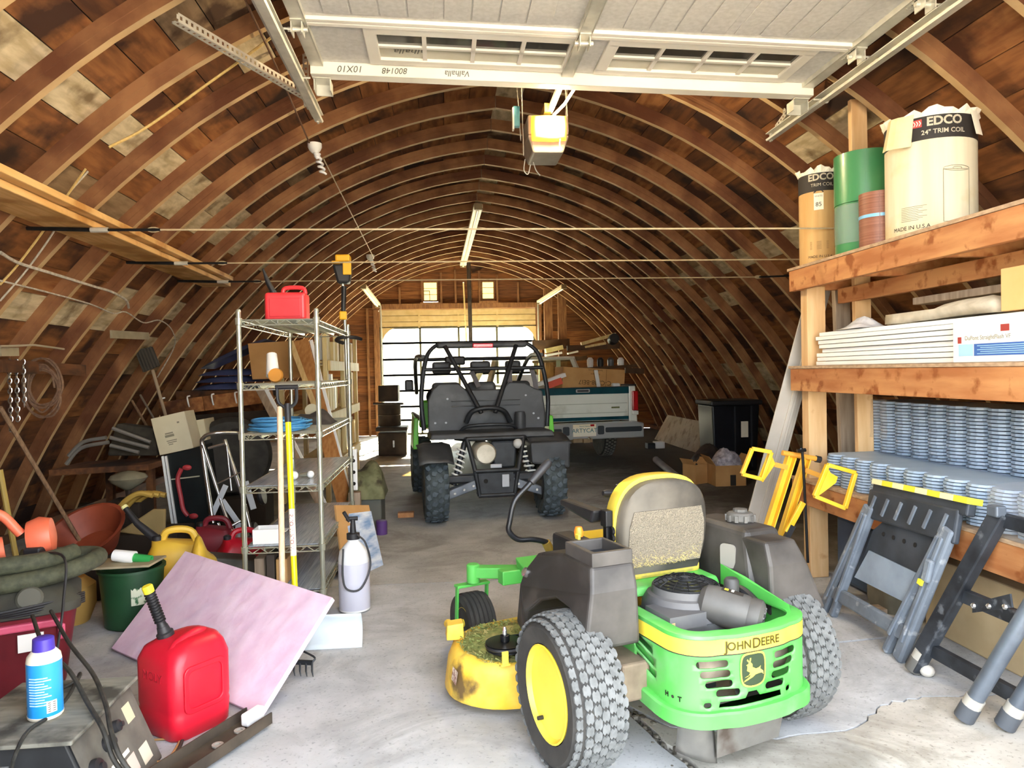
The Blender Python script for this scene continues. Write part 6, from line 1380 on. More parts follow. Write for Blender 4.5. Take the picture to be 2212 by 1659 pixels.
vs, fs = text_mesh('Schumacher', .035, .0004, shear=.3); b = MB(); b.add(vs, fs, Matrix(((0, -.37, .93, fx(.08)+.004), (1, 0, 0, 2.535), (0, .93, .37, .08), (0, 0, 0, 1)))); b.build('lettering', PRW, fp)
for k in range(5):
    b = MB(); b.box((-1.45, 2.398, .23-.035*k), (.12, .006, .015)); b.build('vent_slat', mat('vent_grey', '#8b8d8d', rough=.5), bo)
t = thing('spray_can', 'bright blue aerosol can with purple cap standing on the welder', 'spray can', (-1.37, 2.58, .313)); Mc = T(-1.37, 2.58, .313)
b = MB(); b.lathe([(.050, 0), (.054, .005), (.054, .012)], 28, Mc); b.build('base_rim', PRW, t, smooth=40)
b = MB(); b.lathe([(.053, .01), (.053, .19)], 28, Mc); cb = b.build('can_wall', mat('can_blue', '#1e8fe0', '#3aa2ea', scale=4, rough=.3), t, smooth=40)
b = MB(); b.lathe([(.053, .19), (.05, .208), (.036, .225), (.03, .228)], 28, Mc); b.build('shoulder', PRW, t, smooth=40)
b = MB(); b.lathe([(.034, .224), (.032, .265), (.022, .27), (.001, .27)], 24, Mc); b.build('cap', mat('cap_purple', '#4a3aa8', rough=.35), t, smooth=40)
a = face_ang(-1.37, 2.58)
for i in range(11):
    f_ = wrapcyl(.0548, a-.3); z = .055+.009*i; b = MB(); b.add([f_(Vector((x, z+s*.0022, 0))) for s in (-1, 1) for x in (-.035, -.012, .012, .035-.01*(i % 3))], [(0, 1, 5, 4), (1, 2, 6, 5), (2, 3, 7, 6)], Mc); b.build('text_line', mat('can_paleblue', '#a9d6f2', rough=.4), cb)
b = MB(); f_ = wrapcyl(.0548, a+.35); b.add([f_(Vector((x, z, 0))) for z in (.025, .065) for x in (-.016, .0, .016)], [(0, 1, 4, 3), (1, 2, 5, 4)], Mc); bc = b.build('barcode_patch', PRW, cb)
for k in range(5):
    b = MB(); f2 = wrapcyl(.0556, a+.35); z = .031+.007*k; b.add([f2(Vector((x, z+s*.0012, 0))) for s in (-1, 1) for x in (-.012, .012)], [(0, 1, 3, 2)], Mc); b.build('bar', INK, bc)
# ---- red wet vacuum tub with hose and blower on it
VX, VY = -2.04, 3.66
t = thing('shop_vacuum', 'dark red shop vacuum tub with hose wound over its lid', 'vacuum', (VX, VY, 0))
VRED = mat('vac_red', '#641620', '#781e28', scale=5, rough=.5)
b = MB(T(VX, VY, 0) @ R('Z', 25)); b.loft([ring_rr(.34, .34, .06, 0), ring_rr(.36, .36, .06, .03), ring_rr(.46, .46, .07, .36), ring_rr(.47, .47, .07, .38)]); tb_ = b.build('tub', VRED, t, smooth=40)
b = MB(T(VX, VY, 0) @ R('Z', 25)); b.box((.02, -.236, .335), (.30, .03, .035)); b.box((-.13, -.24, .29), (.03, .025, .07)); b.box((.17, -.24, .29), (.03, .025, .07)); b.build('pink_handle', mat('vac_pink', '#d65a78', '#b83c58', scale=6, rough=.5), tb_, bevel=.008, kind='stuff')
b = MB(T(VX, VY, 0) @ R('Z', 25)); b.box((.05, -.233, .26), (.10, .006, .08)); b.build('label', mat('carton_white', '#f2efe8'), tb_)
LID = mat('vac_lid', '#2c2b24', '#45443a', scale=6, rough=.8)
b = MB(T(VX, VY, 0) @ R('Z', 25)); b.loft([ring_rr(.50, .50, .08, .38), ring_rr(.50, .50, .08, .42), ring_rr(.42, .42, .10, .47), ring_rr(.30, .30, .10, .50)]); lid = b.build('lid', LID, t, smooth=40)
b = MB(); b.lathe([(.055, 0), (.055, .02), (.045, .03), (.001, .03)], 20, along(tuple(T(VX, VY, 0) @ R('Z', 25) @ Vector((.05, -.21, .45))), (.35, -.8, .45))); b.build('filter_cap', mat('lid_knob', '#55544a', rough=.7), lid, smooth=40)
HOSE = mat('hose_olive', '#3a3d2e', '#50533f', scale=30, stretch=(1, 1, 1), rough=.8, bump=.5)
for k, pts in enumerate(([(VX-.32, VY-.1, .48), (VX-.1, VY-.22, .52), (VX+.16, VY-.1, .53), (VX+.28, VY+.08, .55), (VX+.22, VY+.25, .55), (VX-.1, VY+.2, .56)], [(VX-.32, VY-.2, .56), (VX-.1, VY-.2, .60), (VX+.14, VY-.06, .60), (VX+.20, VY+.1, .60)])):
    b = MB(); b.tube(spline(pts, 8), .042, 12); b.build('suction_hose', HOSE, t, smooth=True)
for k in range(5):
    b = MB(); b.tube(spline([(VX-.35, VY-.30+.02*k, .40-.015*k), (VX-.05, VY-.33+.02*k, .42-.012*k), (VX+.22, VY-.16, .43-.012*k), (VX+.30, VY-.02, .43-.01*k)], 6), .007, 6); b.build('power_cord', BLK, t, smooth=True)
ORG = mat('blower_orange', '#e0694a', '#ea7d5c', scale=4, rough=.45)
t = thing('leaf_blower', 'orange leaf blower lying on top of the vacuum hose', 'leaf blower', (VX-.05, VY, .62)); BX, BY, BZ = VX-.10, VY-.02, .585
b = MB(); b.lathe([(.05, -.30), (.06, -.25), (.075, -.12), (.085, -.02), (.06, .04)], 20, along((BX, BY, BZ+.06), (.85, .5, .12))); b.build('nozzle_housing', ORG, t, smooth=40)
b = MB(); b.lathe([(.04, -.06), (.085, -.05), (.10, 0), (.085, .05), (.04, .06)], 28, along((BX+.16, BY+.10, BZ+.10), (.93, .3, .1))); fan = b.build('fan_volute', ORG, t, smooth=40)
b = MB(); b.tube(spline([(BX-.12, BY-.08, BZ+.12), (BX-.08, BY-.05, BZ+.22), (BX+.02, BY+.0, BZ+.24), (BX+.10, BY+.04, BZ+.13)], 6), .022, 10); b.build('handle', ORG, t, smooth=True)
b = MB(); b.box((BX+.17, BY+.02, BZ+.04), (.08, .06, .06)); b.build('motor_plug', BLK, t, bevel=.01)
for k, pts in enumerate(([(BX+.2, BY+.0, BZ+.05), (-1.78, 3.55, .62), (-1.74, 3.45, .45), (-1.72, 3.36, .30), (-1.70, 3.2, .02)], )):
    b = MB(); b.tube(spline(pts, 6), .006, 6); b.build('power_cord', BLK, t, smooth=True)
def cable(lab, pts, r=.008, m=None, name='power_cable'): 
    b = MB(); b.tube(spline(pts, 7), r, 7); return tag(b.build(name, m or mat('cable_black', '#22221f', '#3a3934', scale=20, rough=.7), smooth=True), lab, 'cable')
cable('black cable running from the vacuum down across the welder panel, left of the two', [P(70, 1330, 3.3), P(95, 1395, 2.95), P(150, 1450, 2.75), P(190, 1520, 2.6), P(222, 1575, 2.45), P(245, 1640, 2.4), P(290, 1700, 2.38)])
cable('black cable looping from the vacuum over the welder panel, right of the two', [P(110, 1320, 3.35), P(150, 1390, 3.0), P(200, 1455, 2.8), P(228, 1520, 2.6), P(240, 1580, 2.45), P(262, 1640, 2.38), P(310, 1700, 2.36)])
cable('thin black cord looped on the welder top around the blue can', [G(60, 1530, .32), G(110, 1500, .32), G(165, 1470, .325), G(172, 1455, .325), G(150, 1500, .32), G(110, 1545, .32), G(60, 1580, .32), G(30, 1640, .30), G(20, 1700, .1)], .006)
cable('tan wire loop on the floor in front of the red can', [G(310, 1600), G(370, 1595, .01), G(392, 1590, .01), G(360, 1640, .01), G(300, 1650, .01), G(300, 1690, .01)], .004, mat('wire_tan', '#b58a55', rough=.6))
cable('second black cord curling on the floor beside the tan wire', [G(300, 1675, .01), G(355, 1655, .01), G(385, 1620, .01), G(395, 1595, .01)], .007)
# steel rail in front of the can
t = thing('steel_rail', 'rusty dark steel channel lying on the floor beside the red gas can', 'steel rail', tuple(G(480, 1600)))
r0, r1 = G(340, 1700, .02), G(560, 1555, .02); b = MB(); d = (r1-r0).normalized(); s = Vector((d.y, -d.x, 0)); RST = mat('rail_rust', '#3a332c', '#574c40', scale=7, rough=.7, metal=.3)
b.beam(r0, r1, .13, .006); b.beam(r0+s*.065+Z*.02, r1+s*.065+Z*.02, .006, .045); b.beam(r0-s*.065+Z*.02, r1-s*.065+Z*.02, .006, .045); b.build('channel', RST, t)
for k, q in enumerate((.55, .78)):
    b = MB(); b.lathe([(.022, .006), (.022, .012), (.012, .012), (.012, .004), (.001, .004)], 14, T(*(r0.lerp(r1, q)))); b.build('bolt_ring', mat('ring_pale', '#a8a49a', rough=.6), t, smooth=30)
b = MB(); b.box((0, 0, .03), (.10, .04, .05), T(*(r0.lerp(r1, .93)+Z*.004)) @ Matrix.Rotation(math.atan2(d.y, d.x), 4, 'Z')); tag(b.build('white_block', WTRIM, bevel=.008), 'small white plastic block on the end of the rusty steel rail', 'block')
# ---- bucket, tray, jugs behind the pink board
t = thing('green_bucket', 'dark green plastic bucket with pale worn label behind the pink board', 'bucket', (-1.88, 4.42, 0)); Mb = T(-1.86, 4.46, 0)
b = MB(); b.lathe([(.13, 0), (.15, .01), (.175, .33), (.185, .33), (.185, .345), (.165, .345), (.14, .03)], 32, Mb); b.build('pail', mat('pail_green', '#143620', '#1d4628', scale=5, rough=.45), t, smooth=40)
a = face_ang(-1.86, 4.46); f_ = wrapcyl(.168, a+.25); b = MB(); b.grid(lambda u, v: f_(Vector((-.05+.1*u, .15+.10*v, 0))), 6, 3, M=Mb); b.build('worn_label', mat('label_worn', '#bfc3ab', '#2c5c36', scale=30, lo=.5, hi=.6, rough=.7), t)
b = MB(); b.beam((-2.25, 4.42, .37), (-1.68, 4.38, .385), .22, .012); tag(b.build('tray_board', mat('board_tan', '#8d8266', '#a59a7c', scale=5, rough=.8)), 'tan board lying across the green bucket', 'board')
t = thing('paint_cup', 'white tumbler with green rim lying on the tan board', 'cup', (-1.8, 4.42, .4)); Mq = along((-1.93, 4.40, .425), (.9, -.1, -.12)); b = MB(); b.lathe([(.034, 0), (.038, .12), (.001, .12)], 18, Mq); b.build('cup_body', WTRIM, t, smooth=40); b = MB(); b.lathe([(.026, .12), (.024, .22), (.018, .22), (.018, .13)], 16, Mq); b.build('green_neck', mat('neck_green', '#2f9a4c', rough=.5), t, smooth=40)
b = MB(); b.loft([[(x-2.28, y+4.55, z) for x, y in rrect(.30*k, .24*k, .08, 4)] for k, z in ((.8, 0), (1, .1), (1, .22), (.7, .27))]); tag(b.build('tan_jug', mat('jug_tan', '#a5803f', '#b8924e', scale=4, rough=.6), smooth=40), 'tan plastic jug between the vacuum and the green bucket', 'jug')
t = thing('wash_basin', 'rust-red round basin tilted on its side behind the bucket', 'basin', (-2.35, 5.2, 0)); Mw = T(-2.45, 5.15, .42) @ R('Y', -10) @ R('X', 32)
b = MB(); b.lathe([(.16, -.16), (.25, 0), (.265, .0), (.27, .012), (.245, .012), (.15, -.14), (.001, -.14)], 32, Mw); b.build('bowl', mat('basin_rust', '#75301c', '#8e4127', scale=5, rough=.6), t, smooth=40)
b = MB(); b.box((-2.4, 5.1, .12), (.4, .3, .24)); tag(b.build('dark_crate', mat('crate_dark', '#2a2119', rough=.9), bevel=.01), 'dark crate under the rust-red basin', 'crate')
def jug(name, lab, x, y, s, m, rz=0, z=0.):
    t = thing(name, lab, 'gas can', (x, y, z)); Mj = T(x, y, z) @ R('Z', rz) @ Matrix.Scale(s, 4)
    b = MB(Mj); b.loft([ring_rr(.30, .2, .05, 0), ring_rr(.32, .22, .05, .02), ring_rr(.32, .22, .05, .22), ring_rr(.26, .18, .06, .28), ring_rr(.1, .1, .04, .31, -.08)]); b.build('can_body', m, t, smooth=40)
    b = MB(Mj); b.tube(spline([(-.08, 0, .29), (-.04, 0, .36), (.08, 0, .35), (.12, 0, .26)], 5), .022, 8); b.build('handle', m, t, smooth=True)
    b = MB(Mj); b.lathe([(.03, .30), (.03, .335), (.02, .34)], 12, T(-.10, 0, 0)); b.build('filler_cap', BLK, t, smooth=40)
    return t
YBAG = mat('jug_yellow', '#d8a92c', '#e6bd44', scale=4, rough=.5)
jg = jug('yellow_fuel_can', 'yellow fuel can with tall black spout behind the pink board', -1.78, 4.95, 1.1, YBAG, 15, .05)
b = MB(); b.tube([(-1.9, 4.93, .40), (-2.02, 4.95, .50), (-2.10, 4.97, .60)], [.03, .022, .018], 12); b.build('spout', BLK, jg, smooth=True); b = MB(); b.lathe([(.022, 0), (.02, .02), (.001, .02)], 10, along((-2.10, 4.97, .60), (-.5, .1, .6))); b.build('spout_cap', mat('cap_paleyellow', '#e6df9a', rough=.5), jg)
b = MB(); b.box((-1.78, 4.95, .024), (.5, .4, .045)); tag(b.build('pallet_board', RACK_G, bevel=.004), 'grey board under the yellow fuel can', 'board')
b = MB(); b.grid(lambda u, v: Vector((-1.66+.24*u, 4.55+.34*v, .02+.40*math.sin(PI*min(u*1.1, 1))**.5*math.sin(PI*v)**.5*(1+.12*math.sin(11*u+7*v)))), 12, 12); tag(b.build('yellow_bag', YBAG, smooth=60), 'crumpled yellow plastic sack just left of the pink board', 'bag')
jug('red_fuel_can', 'maroon fuel can with flat handle below the silver hand cart', -1.78, 5.75, 1.0, mat('can_maroon', '#7a1c28', '#8f2834', scale=5, rough=.5), 5)
jug('red_fuel_can', 'bright red fuel can with open white filler mouth, right of the maroon one', -1.47, 5.35, .95, RED, 30)
b = MB(); b.box((-1.22+.0, 5.32-.9, .0), (.001, .001, .001)); 
for i, (x, y, lab) in enumerate(((-1.42, 4.98, 'dark metal toolbox strip pile right of the bright red fuel can'), )):
    b = MB(T(x, y, 0) @ R('Z', 20)); b.hull8([(-.16, -.12, 0), (.16, -.12, 0), (.16, .12, 0), (-.16, .12, 0)], [(-.15, -.1, .28), (.15, -.1, .22), (.15, .1, .22), (-.15, .1, .28)]); tag(b.build('tool_crate', mat('crate_grey', '#3a3833', '#55524a', scale=7, rough=.7), bevel=.01), lab, 'crate')
# ================================================================ back-left: cart, cabinet, cartons, tools on the wall
# silver folding hand cart
t = thing('hand_cart', 'silver folding hand cart with white hinge plates leaning by the wire shelving', 'hand cart', (-1.85, 6.5, 0)); YC = 6.3
def ct(pts, r=.014, m=None, nm='cart_tube', par=None): b = MB(); b.tube(spline(pts, 5) if len(pts) > 2 else pts, r, 10); return b.build(nm, m or CHR, par or t, smooth=True)
ct([P(520, 935, YC+.1), P(470, 935, YC), P(440, 945, YC), P(438, 975, YC), P(460, 1130, YC-.1)], .017); ct([P(438, 960, YC), P(475, 1075, YC-.05), P(505, 1165, YC-.15)], .014); ct([P(485, 950, YC+.1), P(520, 1060, YC), P(540, 1140, YC-.05)], .016); ct([P(490, 965, YC+.05), P(500, 1060, YC)], .008); ct([P(450, 968, YC), P(488, 958, YC)], .012); ct([P(470, 1045, YC), P(520, 1020, YC)], .006)
ct([P(470, 1130, YC-.1), P(480, 1145, YC-.1), P(520, 1125, YC-.05)], .014)
ct([P(500, 932, YC+.1), P(522, 930, YC+.1)], .022, BLK, 'grip_sleeve')
WPL = mat('plate_white', '#cfd6dc', rough=.4)
for a, c, w in (((455, 1120), (488, 1048), .045), ((480, 1080), (515, 1130), .045), ((515, 1130), (512, 1175), .045), ((530, 1040), (548, 1100), .05)):
    b = MB(); b.beam(P(*a, YC-.06), P(*c, YC-.06), w, .008, Vector((0, 1, 0))); b.build('hinge_plate', WPL, t, bevel=.003)
for q in ((555, 1078), (540, 1160)):
    b = MB(); b.lathe([(.03, -.02), (.085, -.02), (.095, 0), (.085, .02), (.03, .02)], 22, T(*P(q[0]+10, q[1]-10, YC+.1)) @ R('Y', 80)); b.build('cart_wheel', BLK, t, smooth=40)
b = MB(); b.hull8([P(515, 1180, 6.2), P(560, 1150, 6.2), P(560, 1150, 6.35), P(515, 1180, 6.35)], [P(517, 1172, 6.2), P(560, 1142, 6.2), P(560, 1142, 6.35), P(517, 1172, 6.35)]); b.build('toe_plate', CHR, t)
# black cabinet with red bow handle
t = thing('black_cabinet', 'black cabinet panel with white edge trim beneath the cream cartons', 'cabinet', (-2.45, 6.85, 0)); YK = 6.75
a0, a1, a2, a3 = P(352, 985, YK), P(432, 965, YK), P(455, 1150, YK), P(378, 1160, YK); dep = Vector((0, .35, 0))
b = MB(); b.hull8([a3, a2, a2+dep, a3+dep], [a0, a1, a1+dep, a0+dep]); cab = b.build('cabinet_body', mat('cab_black', '#141a1c', '#20282a', scale=4, rough=.35), t)
b = MB(); b.beam(a0, a3, .02, .03, Vector((0, 1, 0))); b.beam(a0+Vector((.03, -.01, 0)), a3+Vector((.03, -.01, 0)), .016, .02, Vector((0, 1, 0))); b.build('edge_trim', WTRIM, t, kind='stuff')
b = MB(); b.beam(P(372, 1035, YK)-Vector((0, .012, 0)), P(432, 1028, YK)-Vector((0, .012, 0)), .01, .02, Vector((0, 1, 0))); b.build('cross_strap', mat('strap_pale', '#b9b8a4', rough=.6), t)
t = thing('red_strap_tool', 'red ratchet handle tool hanging on the black cabinet', 'ratchet tool', tuple(P(400, 1120, YK-.05))); RT = mat('tool_red', '#b3343c', '#c8474e', scale=9, rough=.5)
b = MB(); b.tube(spline([P(392, 1012, YK-.03), P(384, 1035, YK-.03), P(391, 1075, YK-.03), P(396, 1100, YK-.03), P(406, 1114, YK-.03)], 5), [.02]*8+[.018]*13 if False else .02, 8); b.build('bow', RT, t, smooth=True)
for q in ((404, 1010), (418, 1115)): 
    b = MB(); b.sphere(tuple(P(*q, YK-.03)), (.042, .02, .026), 10); b.build('end_knob', RT, t, smooth=True)
CRM = mat('carton_ivory', '#cfc6a6', '#dcd3b6', scale=3, rough=.8)
def quadbox(name, lab, q, Y, d, m, cat, bevel=.004, group=None):
    c = [P(x, y, Y) for x, y in q]; dv = Vector((0, d, 0)); b = MB(); b.hull8([c[3], c[2], c[2]+dv, c[3]+dv], [c[0], c[1], c[1]+dv, c[0]+dv]); return tag(b.build(name, m, bevel=bevel), lab, cat, group)
bx_ = thing('cream_carton', 'large cream carton with small print tilted on the black cabinet', 'box', tuple(P(370, 985, 6.75))); c = [P(x, y, 6.7) for x, y in ((325, 905), (398, 888), (418, 968), (345, 984))]; dv = Vector((0, .25, 0)); b = MB(); b.hull8([c[3], c[2], c[2]+dv, c[3]+dv], [c[0], c[1], c[1]+dv, c[0]+dv]); b.build('carton', CRM, bx_, bevel=.005)
ux = (c[1]-c[0]).normalized(); uz = (c[0]-c[3]).normalized()
for k, (fx_, fz, w, h) in enumerate(((.42, .52, .07, .012), (.42, .45, .08, .022), (.75, .75, .02, .015), (.45, .32, .09, .008), (.45, .27, .08, .008), (.40, .22, .04, .008))):
    o_ = c[3]+ux*((c[1]-c[0]).length*fx_)+uz*((c[0]-c[3]).length*fz)-Vector((0, .004, 0)); b = MB(); b.add([o_-ux*w/2-uz*h/2, o_+ux*w/2-uz*h/2, o_+ux*w/2+uz*h/2, o_-ux*w/2+uz*h/2], [(0, 1, 2, 3)]); b.build('print_line', mat('print_grey', '#8f8872'), bx_)
quadbox('cream_carton', 'smaller cream carton behind the hand cart handle', ((402, 912), (440, 905), (448, 950), (415, 960)), 7.0, .3, CRM, 'box')
t = thing('spare_tire', 'worn dark tire standing behind the hand cart', 'tire', tuple(P(500, 1060, 7.2))); ctr = P(500, 985, 7.25)
b = MB(); b.lathe([(.21, -.09), (.26, -.11), (.34, -.1), (.37, -.06), (.38, 0), (.37, .06), (.34, .1), (.26, .11), (.21, .09)], 40, T(*ctr) @ R('Z', 15) @ R('X', 90)); b.build('tire', TIRE, t, smooth=40); b = MB(); b.lathe([(.215, -.08), (.19, -.05), (.19, .05), (.1, .06), (.001, .06)], 30, T(*ctr) @ R('Z', 15) @ R('X', 90)); b.build('rim', mat('rim_rust', '#5b2f22', '#744033', scale=5, rough=.7), t, smooth=30)
b = MB(); zt = ctr.z-.385; b.box((ctr.x, ctr.y, zt/2), (.7, .35, zt)) if zt > .03 else None
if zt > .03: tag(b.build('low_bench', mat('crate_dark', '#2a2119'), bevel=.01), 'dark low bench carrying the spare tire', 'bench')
# hook rail
t = thing('hook_rail', 'brown wooden hook rail with white hooks above the spare tire', 'hook rail', tuple(P(430, 875, 7.6)))
for q0, q1 in (((345, 885), (440, 872)), ((441, 872), (590, 852))):
    b = MB(); b.beam(P(*q0, 7.6), P(*q1, 7.6), .03, .15); b.build('rail_board', WOOD_R, t, bevel=.004)
for k, x in enumerate((356, 410, 462, 512)):
    p = P(x, 868-(x-356)*.08, 7.57); b = MB(); b.tube(spline([p+Z*.04, p+Vector((-.01, -.04, .03)), p+Vector((0, -.05, -.03)), p+Vector((0, -.02, -.07))], 4), .008, 6); b.build('hook', WTRIM, t, smooth=True)
b = MB(); b.beam(P(350, 912, 7.62), P(600, 895, 7.62), .06, .10); tag(b.build('shelf_plank', mat('plank_black', '#231b14', '#35291e', scale=5, rough=.9)), 'dark plank running below the hook rail', 'plank')
# blue folded tarp, cardboard, leaning boards behind the shelving
def heap(name, lab, x0, x1, y0, y1, z0, h, m, cat, f=9): b = MB(); b.grid(lambda u, v: Vector((x0+(x1-x0)*u, y0+(y1-y0)*v, z0+h*(math.sin(PI*u)*math.sin(PI*v))**.3*(1+.15*math.sin(f*u+5*v)))), 12, 12); return tag(b.build(name, m, smooth=60), lab, cat)
pt = P(500, 840, 8.2); TARP = mat('tarp_blue', '#3b4468', '#4c5580', scale=5, rough=.7)
for k in range(4):
    b = MB(); b.grid(lambda u, v: Vector((pt.x-.35+.7*u+.03*k, pt.y-.2+.5*v, pt.z+.075*k+.07*(math.sin(PI*u)*math.sin(PI*v))**.35+(.1*k*u if k == 3 else 0))), 12, 8); tag(b.build('folded_blanket', TARP, smooth=60), ('lowest', 'second', 'third', 'topmost')[k]+' fold of blue moving blanket in the pile above the hook rail', 'blanket', 'blue blankets')
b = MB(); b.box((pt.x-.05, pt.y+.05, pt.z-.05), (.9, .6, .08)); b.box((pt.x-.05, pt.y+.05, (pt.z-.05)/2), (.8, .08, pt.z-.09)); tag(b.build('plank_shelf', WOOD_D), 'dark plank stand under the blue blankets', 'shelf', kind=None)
quadbox('flat_carton', 'big brown cardboard sheet standing behind the upper wire shelves', ((535, 742), (645, 735), (655, 815), (545, 820)), 7.9, .06, KRAFT, 'cardboard')
t = thing('jigsaw', 'white cordless tool with orange wheel on the second wire shelf', 'power tool', (-1.13, 5.0, 1.405)); b = MB(); b.tube([(-1.15, 5.05, 1.45), (-1.17, 5.12, 1.60)], [.045, .035], 12); b.build('tool_body', mat('carton_white', '#f2efe8'), t, smooth=True); b = MB(); b.lathe([(.045, -.02), (.05, 0), (.045, .02)], 20, T(-1.12, 5.0, 1.455) @ R('X', 80)); b.build('orange_wheel', mat('wheel_orange', '#cf8a2a', rough=.5), t, smooth=40)
LBR = mat('lean_tan', '#cfae72', '#e2c58c', scale=4, stretch=(10, 10, 1), rough=.65); LBB = mat('lean_brown', '#a8703a', '#bf8a50', scale=4, stretch=(10, 10, 1), rough=.65)
for i, (q0, q1, Y0_, Y1_, w, m, lab) in enumerate((((560, 840), (650, 1010), 7.2, 6.8, .07, RACK_G, 'grey trim board leaning left behind the shelving'), ((572, 838), (660, 1010), 7.25, 6.85, .05, WTRIM, 'narrow white strip leaning beside the grey trim board'), ((628, 738), (720, 985), 7.4, 7.0, .05, LBR, 'pale tan strip leaning behind the middle of the shelving'), ((650, 735), (700, 920), 7.5, 7.1, .14, LBB, 'wide brown board leaning behind the middle of the shelving'), ((672, 735), (735, 985), 7.5, 7.1, .035, WTRIM, 'thin white strip leaning right of the wide brown board'))):
    b = MB(); pa, pb = P(*q0, Y0_), P(*q1, Y1_); dd = (pb-pa); pb = pa+dd*(pa.z-.02)/(pa.z-pb.z); b.beam(pa, pb, w, .02, Vector((0, 1, 0))); tag(b.build('leaning_board', m, bevel=.003), lab, 'board', 'boards leaning behind the wire shelving')
# ---- lit rack of wooden trim frames beyond the shelving
t = thing('trim_rack', 'tall timber rack holding pale wooden trim beside the back-left wall', 'rack', (-1.55, 9.2, 0)); YR0, YR1 = 8.4, 11.2; XR = -1.30
PALEW = mat('pale_pine', '#dcc07a', '#ecd59a', scale=4, stretch=(8, 8, 1), rough=.6)
def rk(name, x0, x1, y0, y1, z0, z1, m=PALEW): b = MB(); b.box(((x0+x1)/2, (y0+y1)/2, (z0+z1)/2), (x1-x0, y1-y0, z1-z0)); return b.build(name, m, t, bevel=.004)
for y in (YR0, (YR0+YR1)/2, YR1): rk('upright', XR-.05, XR, y-.05, y+.05, 0, 2.0); rk('upright', XR-.55, XR-.5, y-.05, y+.05, 0, 1.6)
for z in (.42, 1.02, 1.62):
    rk('front_rail', XR, XR+.03, YR0, YR1, z-.12, z); rk('rack_floor', XR-.5, XR, YR0, YR1, z-.03, z-.005)
q = random.Random(8); k = 0
for lv, (z0, z1) in enumerate(((.425, .92), (1.025, 1.5), (1.625, 1.98))):
    for i in range(13):
        y = YR0+.12+i*.205+q.uniform(-.03, .03); h = min(z1-z0, q.uniform(.30, .48)) if lv < 2 else q.uniform(.22, .34); w = q.uniform(.09, .17)
        if abs(y-(YR0+YR1)/2) < .12: continue
        b = MB(); b.box((XR-.06+q.uniform(-.03, .02), y, z0+h/2), (.05, w, h)); k += 1
        tag(b.build('trim_offcut', q.choice((PALEW, PALEW, LBR, WTRIM)), bevel=.003), ('short pale trim offcut standing on the '+('lower', 'middle', 'top')[lv]+' tier of the trim rack'), 'trim offcut', ('lower', 'middle', 'top')[lv]+' tier trim offcuts')
# ---- camo bag, power strip, can, card
heap('camo_bag', 'camouflage bag slumped beside the trim rack', -.90, -.56, 6.70, 7.20, .30, .30, mat('camo', '#55583a', '#7a7a58', scale=9, rough=.9, c3='#3a3524', s3=8.), 'bag', 7)
b = MB(); b.box((-.72, 6.95, .15), (.26, .44, .30)); tag(b.build('grey_tote', mat('tote_grey', '#5a5a52', rough=.7), bevel=.02), 'grey tote under the camouflage bag', 'tote')
t = thing('power_strip', 'white power strip standing at the back corner of the shelving', 'power strip', (-.80, 6.38, .40)); b = MB(); b.box((-.79, 6.40, .62), (.06, .04, .36)); b.build('strip_body', WTRIM, t, bevel=.006)
for z in (.50, .60, .70):
    b = MB(); b.lathe([(.016, 0), (.016, .004)], 12, T(-.79, 6.379, z) @ R('X', 90)); b.build('socket', HOLE, t)
b = MB(); b.box((-.79, 6.42, .21), (.1, .08, .42)); tag(b.build('wood_post_stub', RACK_G), 'grey stub of wood under the power strip', 'wood block')
t = thing('paint_tin', 'small purple tin on the floor by the grey tote', 'tin', (-.60, 6.75, 0)); b = MB(); b.lathe([(.05, 0), (.05, .12), (.046, .125), (.001, .125)], 18, T(-.58, 6.6, 0)); b.build('tin_body', mat('tin_purple', '#5a3a78', rough=.4), t, smooth=30)
b = MB(); b.box((-.40, 7.35, .025), (.16, .09, .05)); tag(b.build('wood_block', RACK_S, bevel=.004), 'short wood block alone on the floor left of the utility vehicle', 'wood block')
b = MB(); pa = [G(770, 1180), G(803, 1165), P(800, 1130, 5.55), P(775, 1090, 5.6)]; quad = [Vector((-.72, 5.15, 0)), Vector((-.50, 5.55, 0)), Vector((-.60, 5.75, .42)), Vector((-.80, 5.35, .50))]; b.hull8(quad, [p+Vector((-.012, .008, 0)) for p in quad]); tag(b.build('cardboard_sheet', KRAFT), 'brown cardboard sheet leaning on the right side of the shelving', 'cardboard')
b = MB(); quad2 = [p+Vector((.02, -.012, 0)) for p in (Vector((-.66, 5.25, .0)), Vector((-.50, 5.54, 0)), Vector((-.60, 5.72, .38)), Vector((-.76, 5.43, .42)))]; b.hull8(quad2, [p+Vector((-.008, .005, 0)) for p in quad2]); tag(b.build('printed_sheet', mat('sheet_blue', '#7d9cc4', '#dfe6ee', scale=6, stretch=(1, 1, 4), rough=.4)), 'blue and white printed sheet leaning on the brown cardboard', 'sheet')
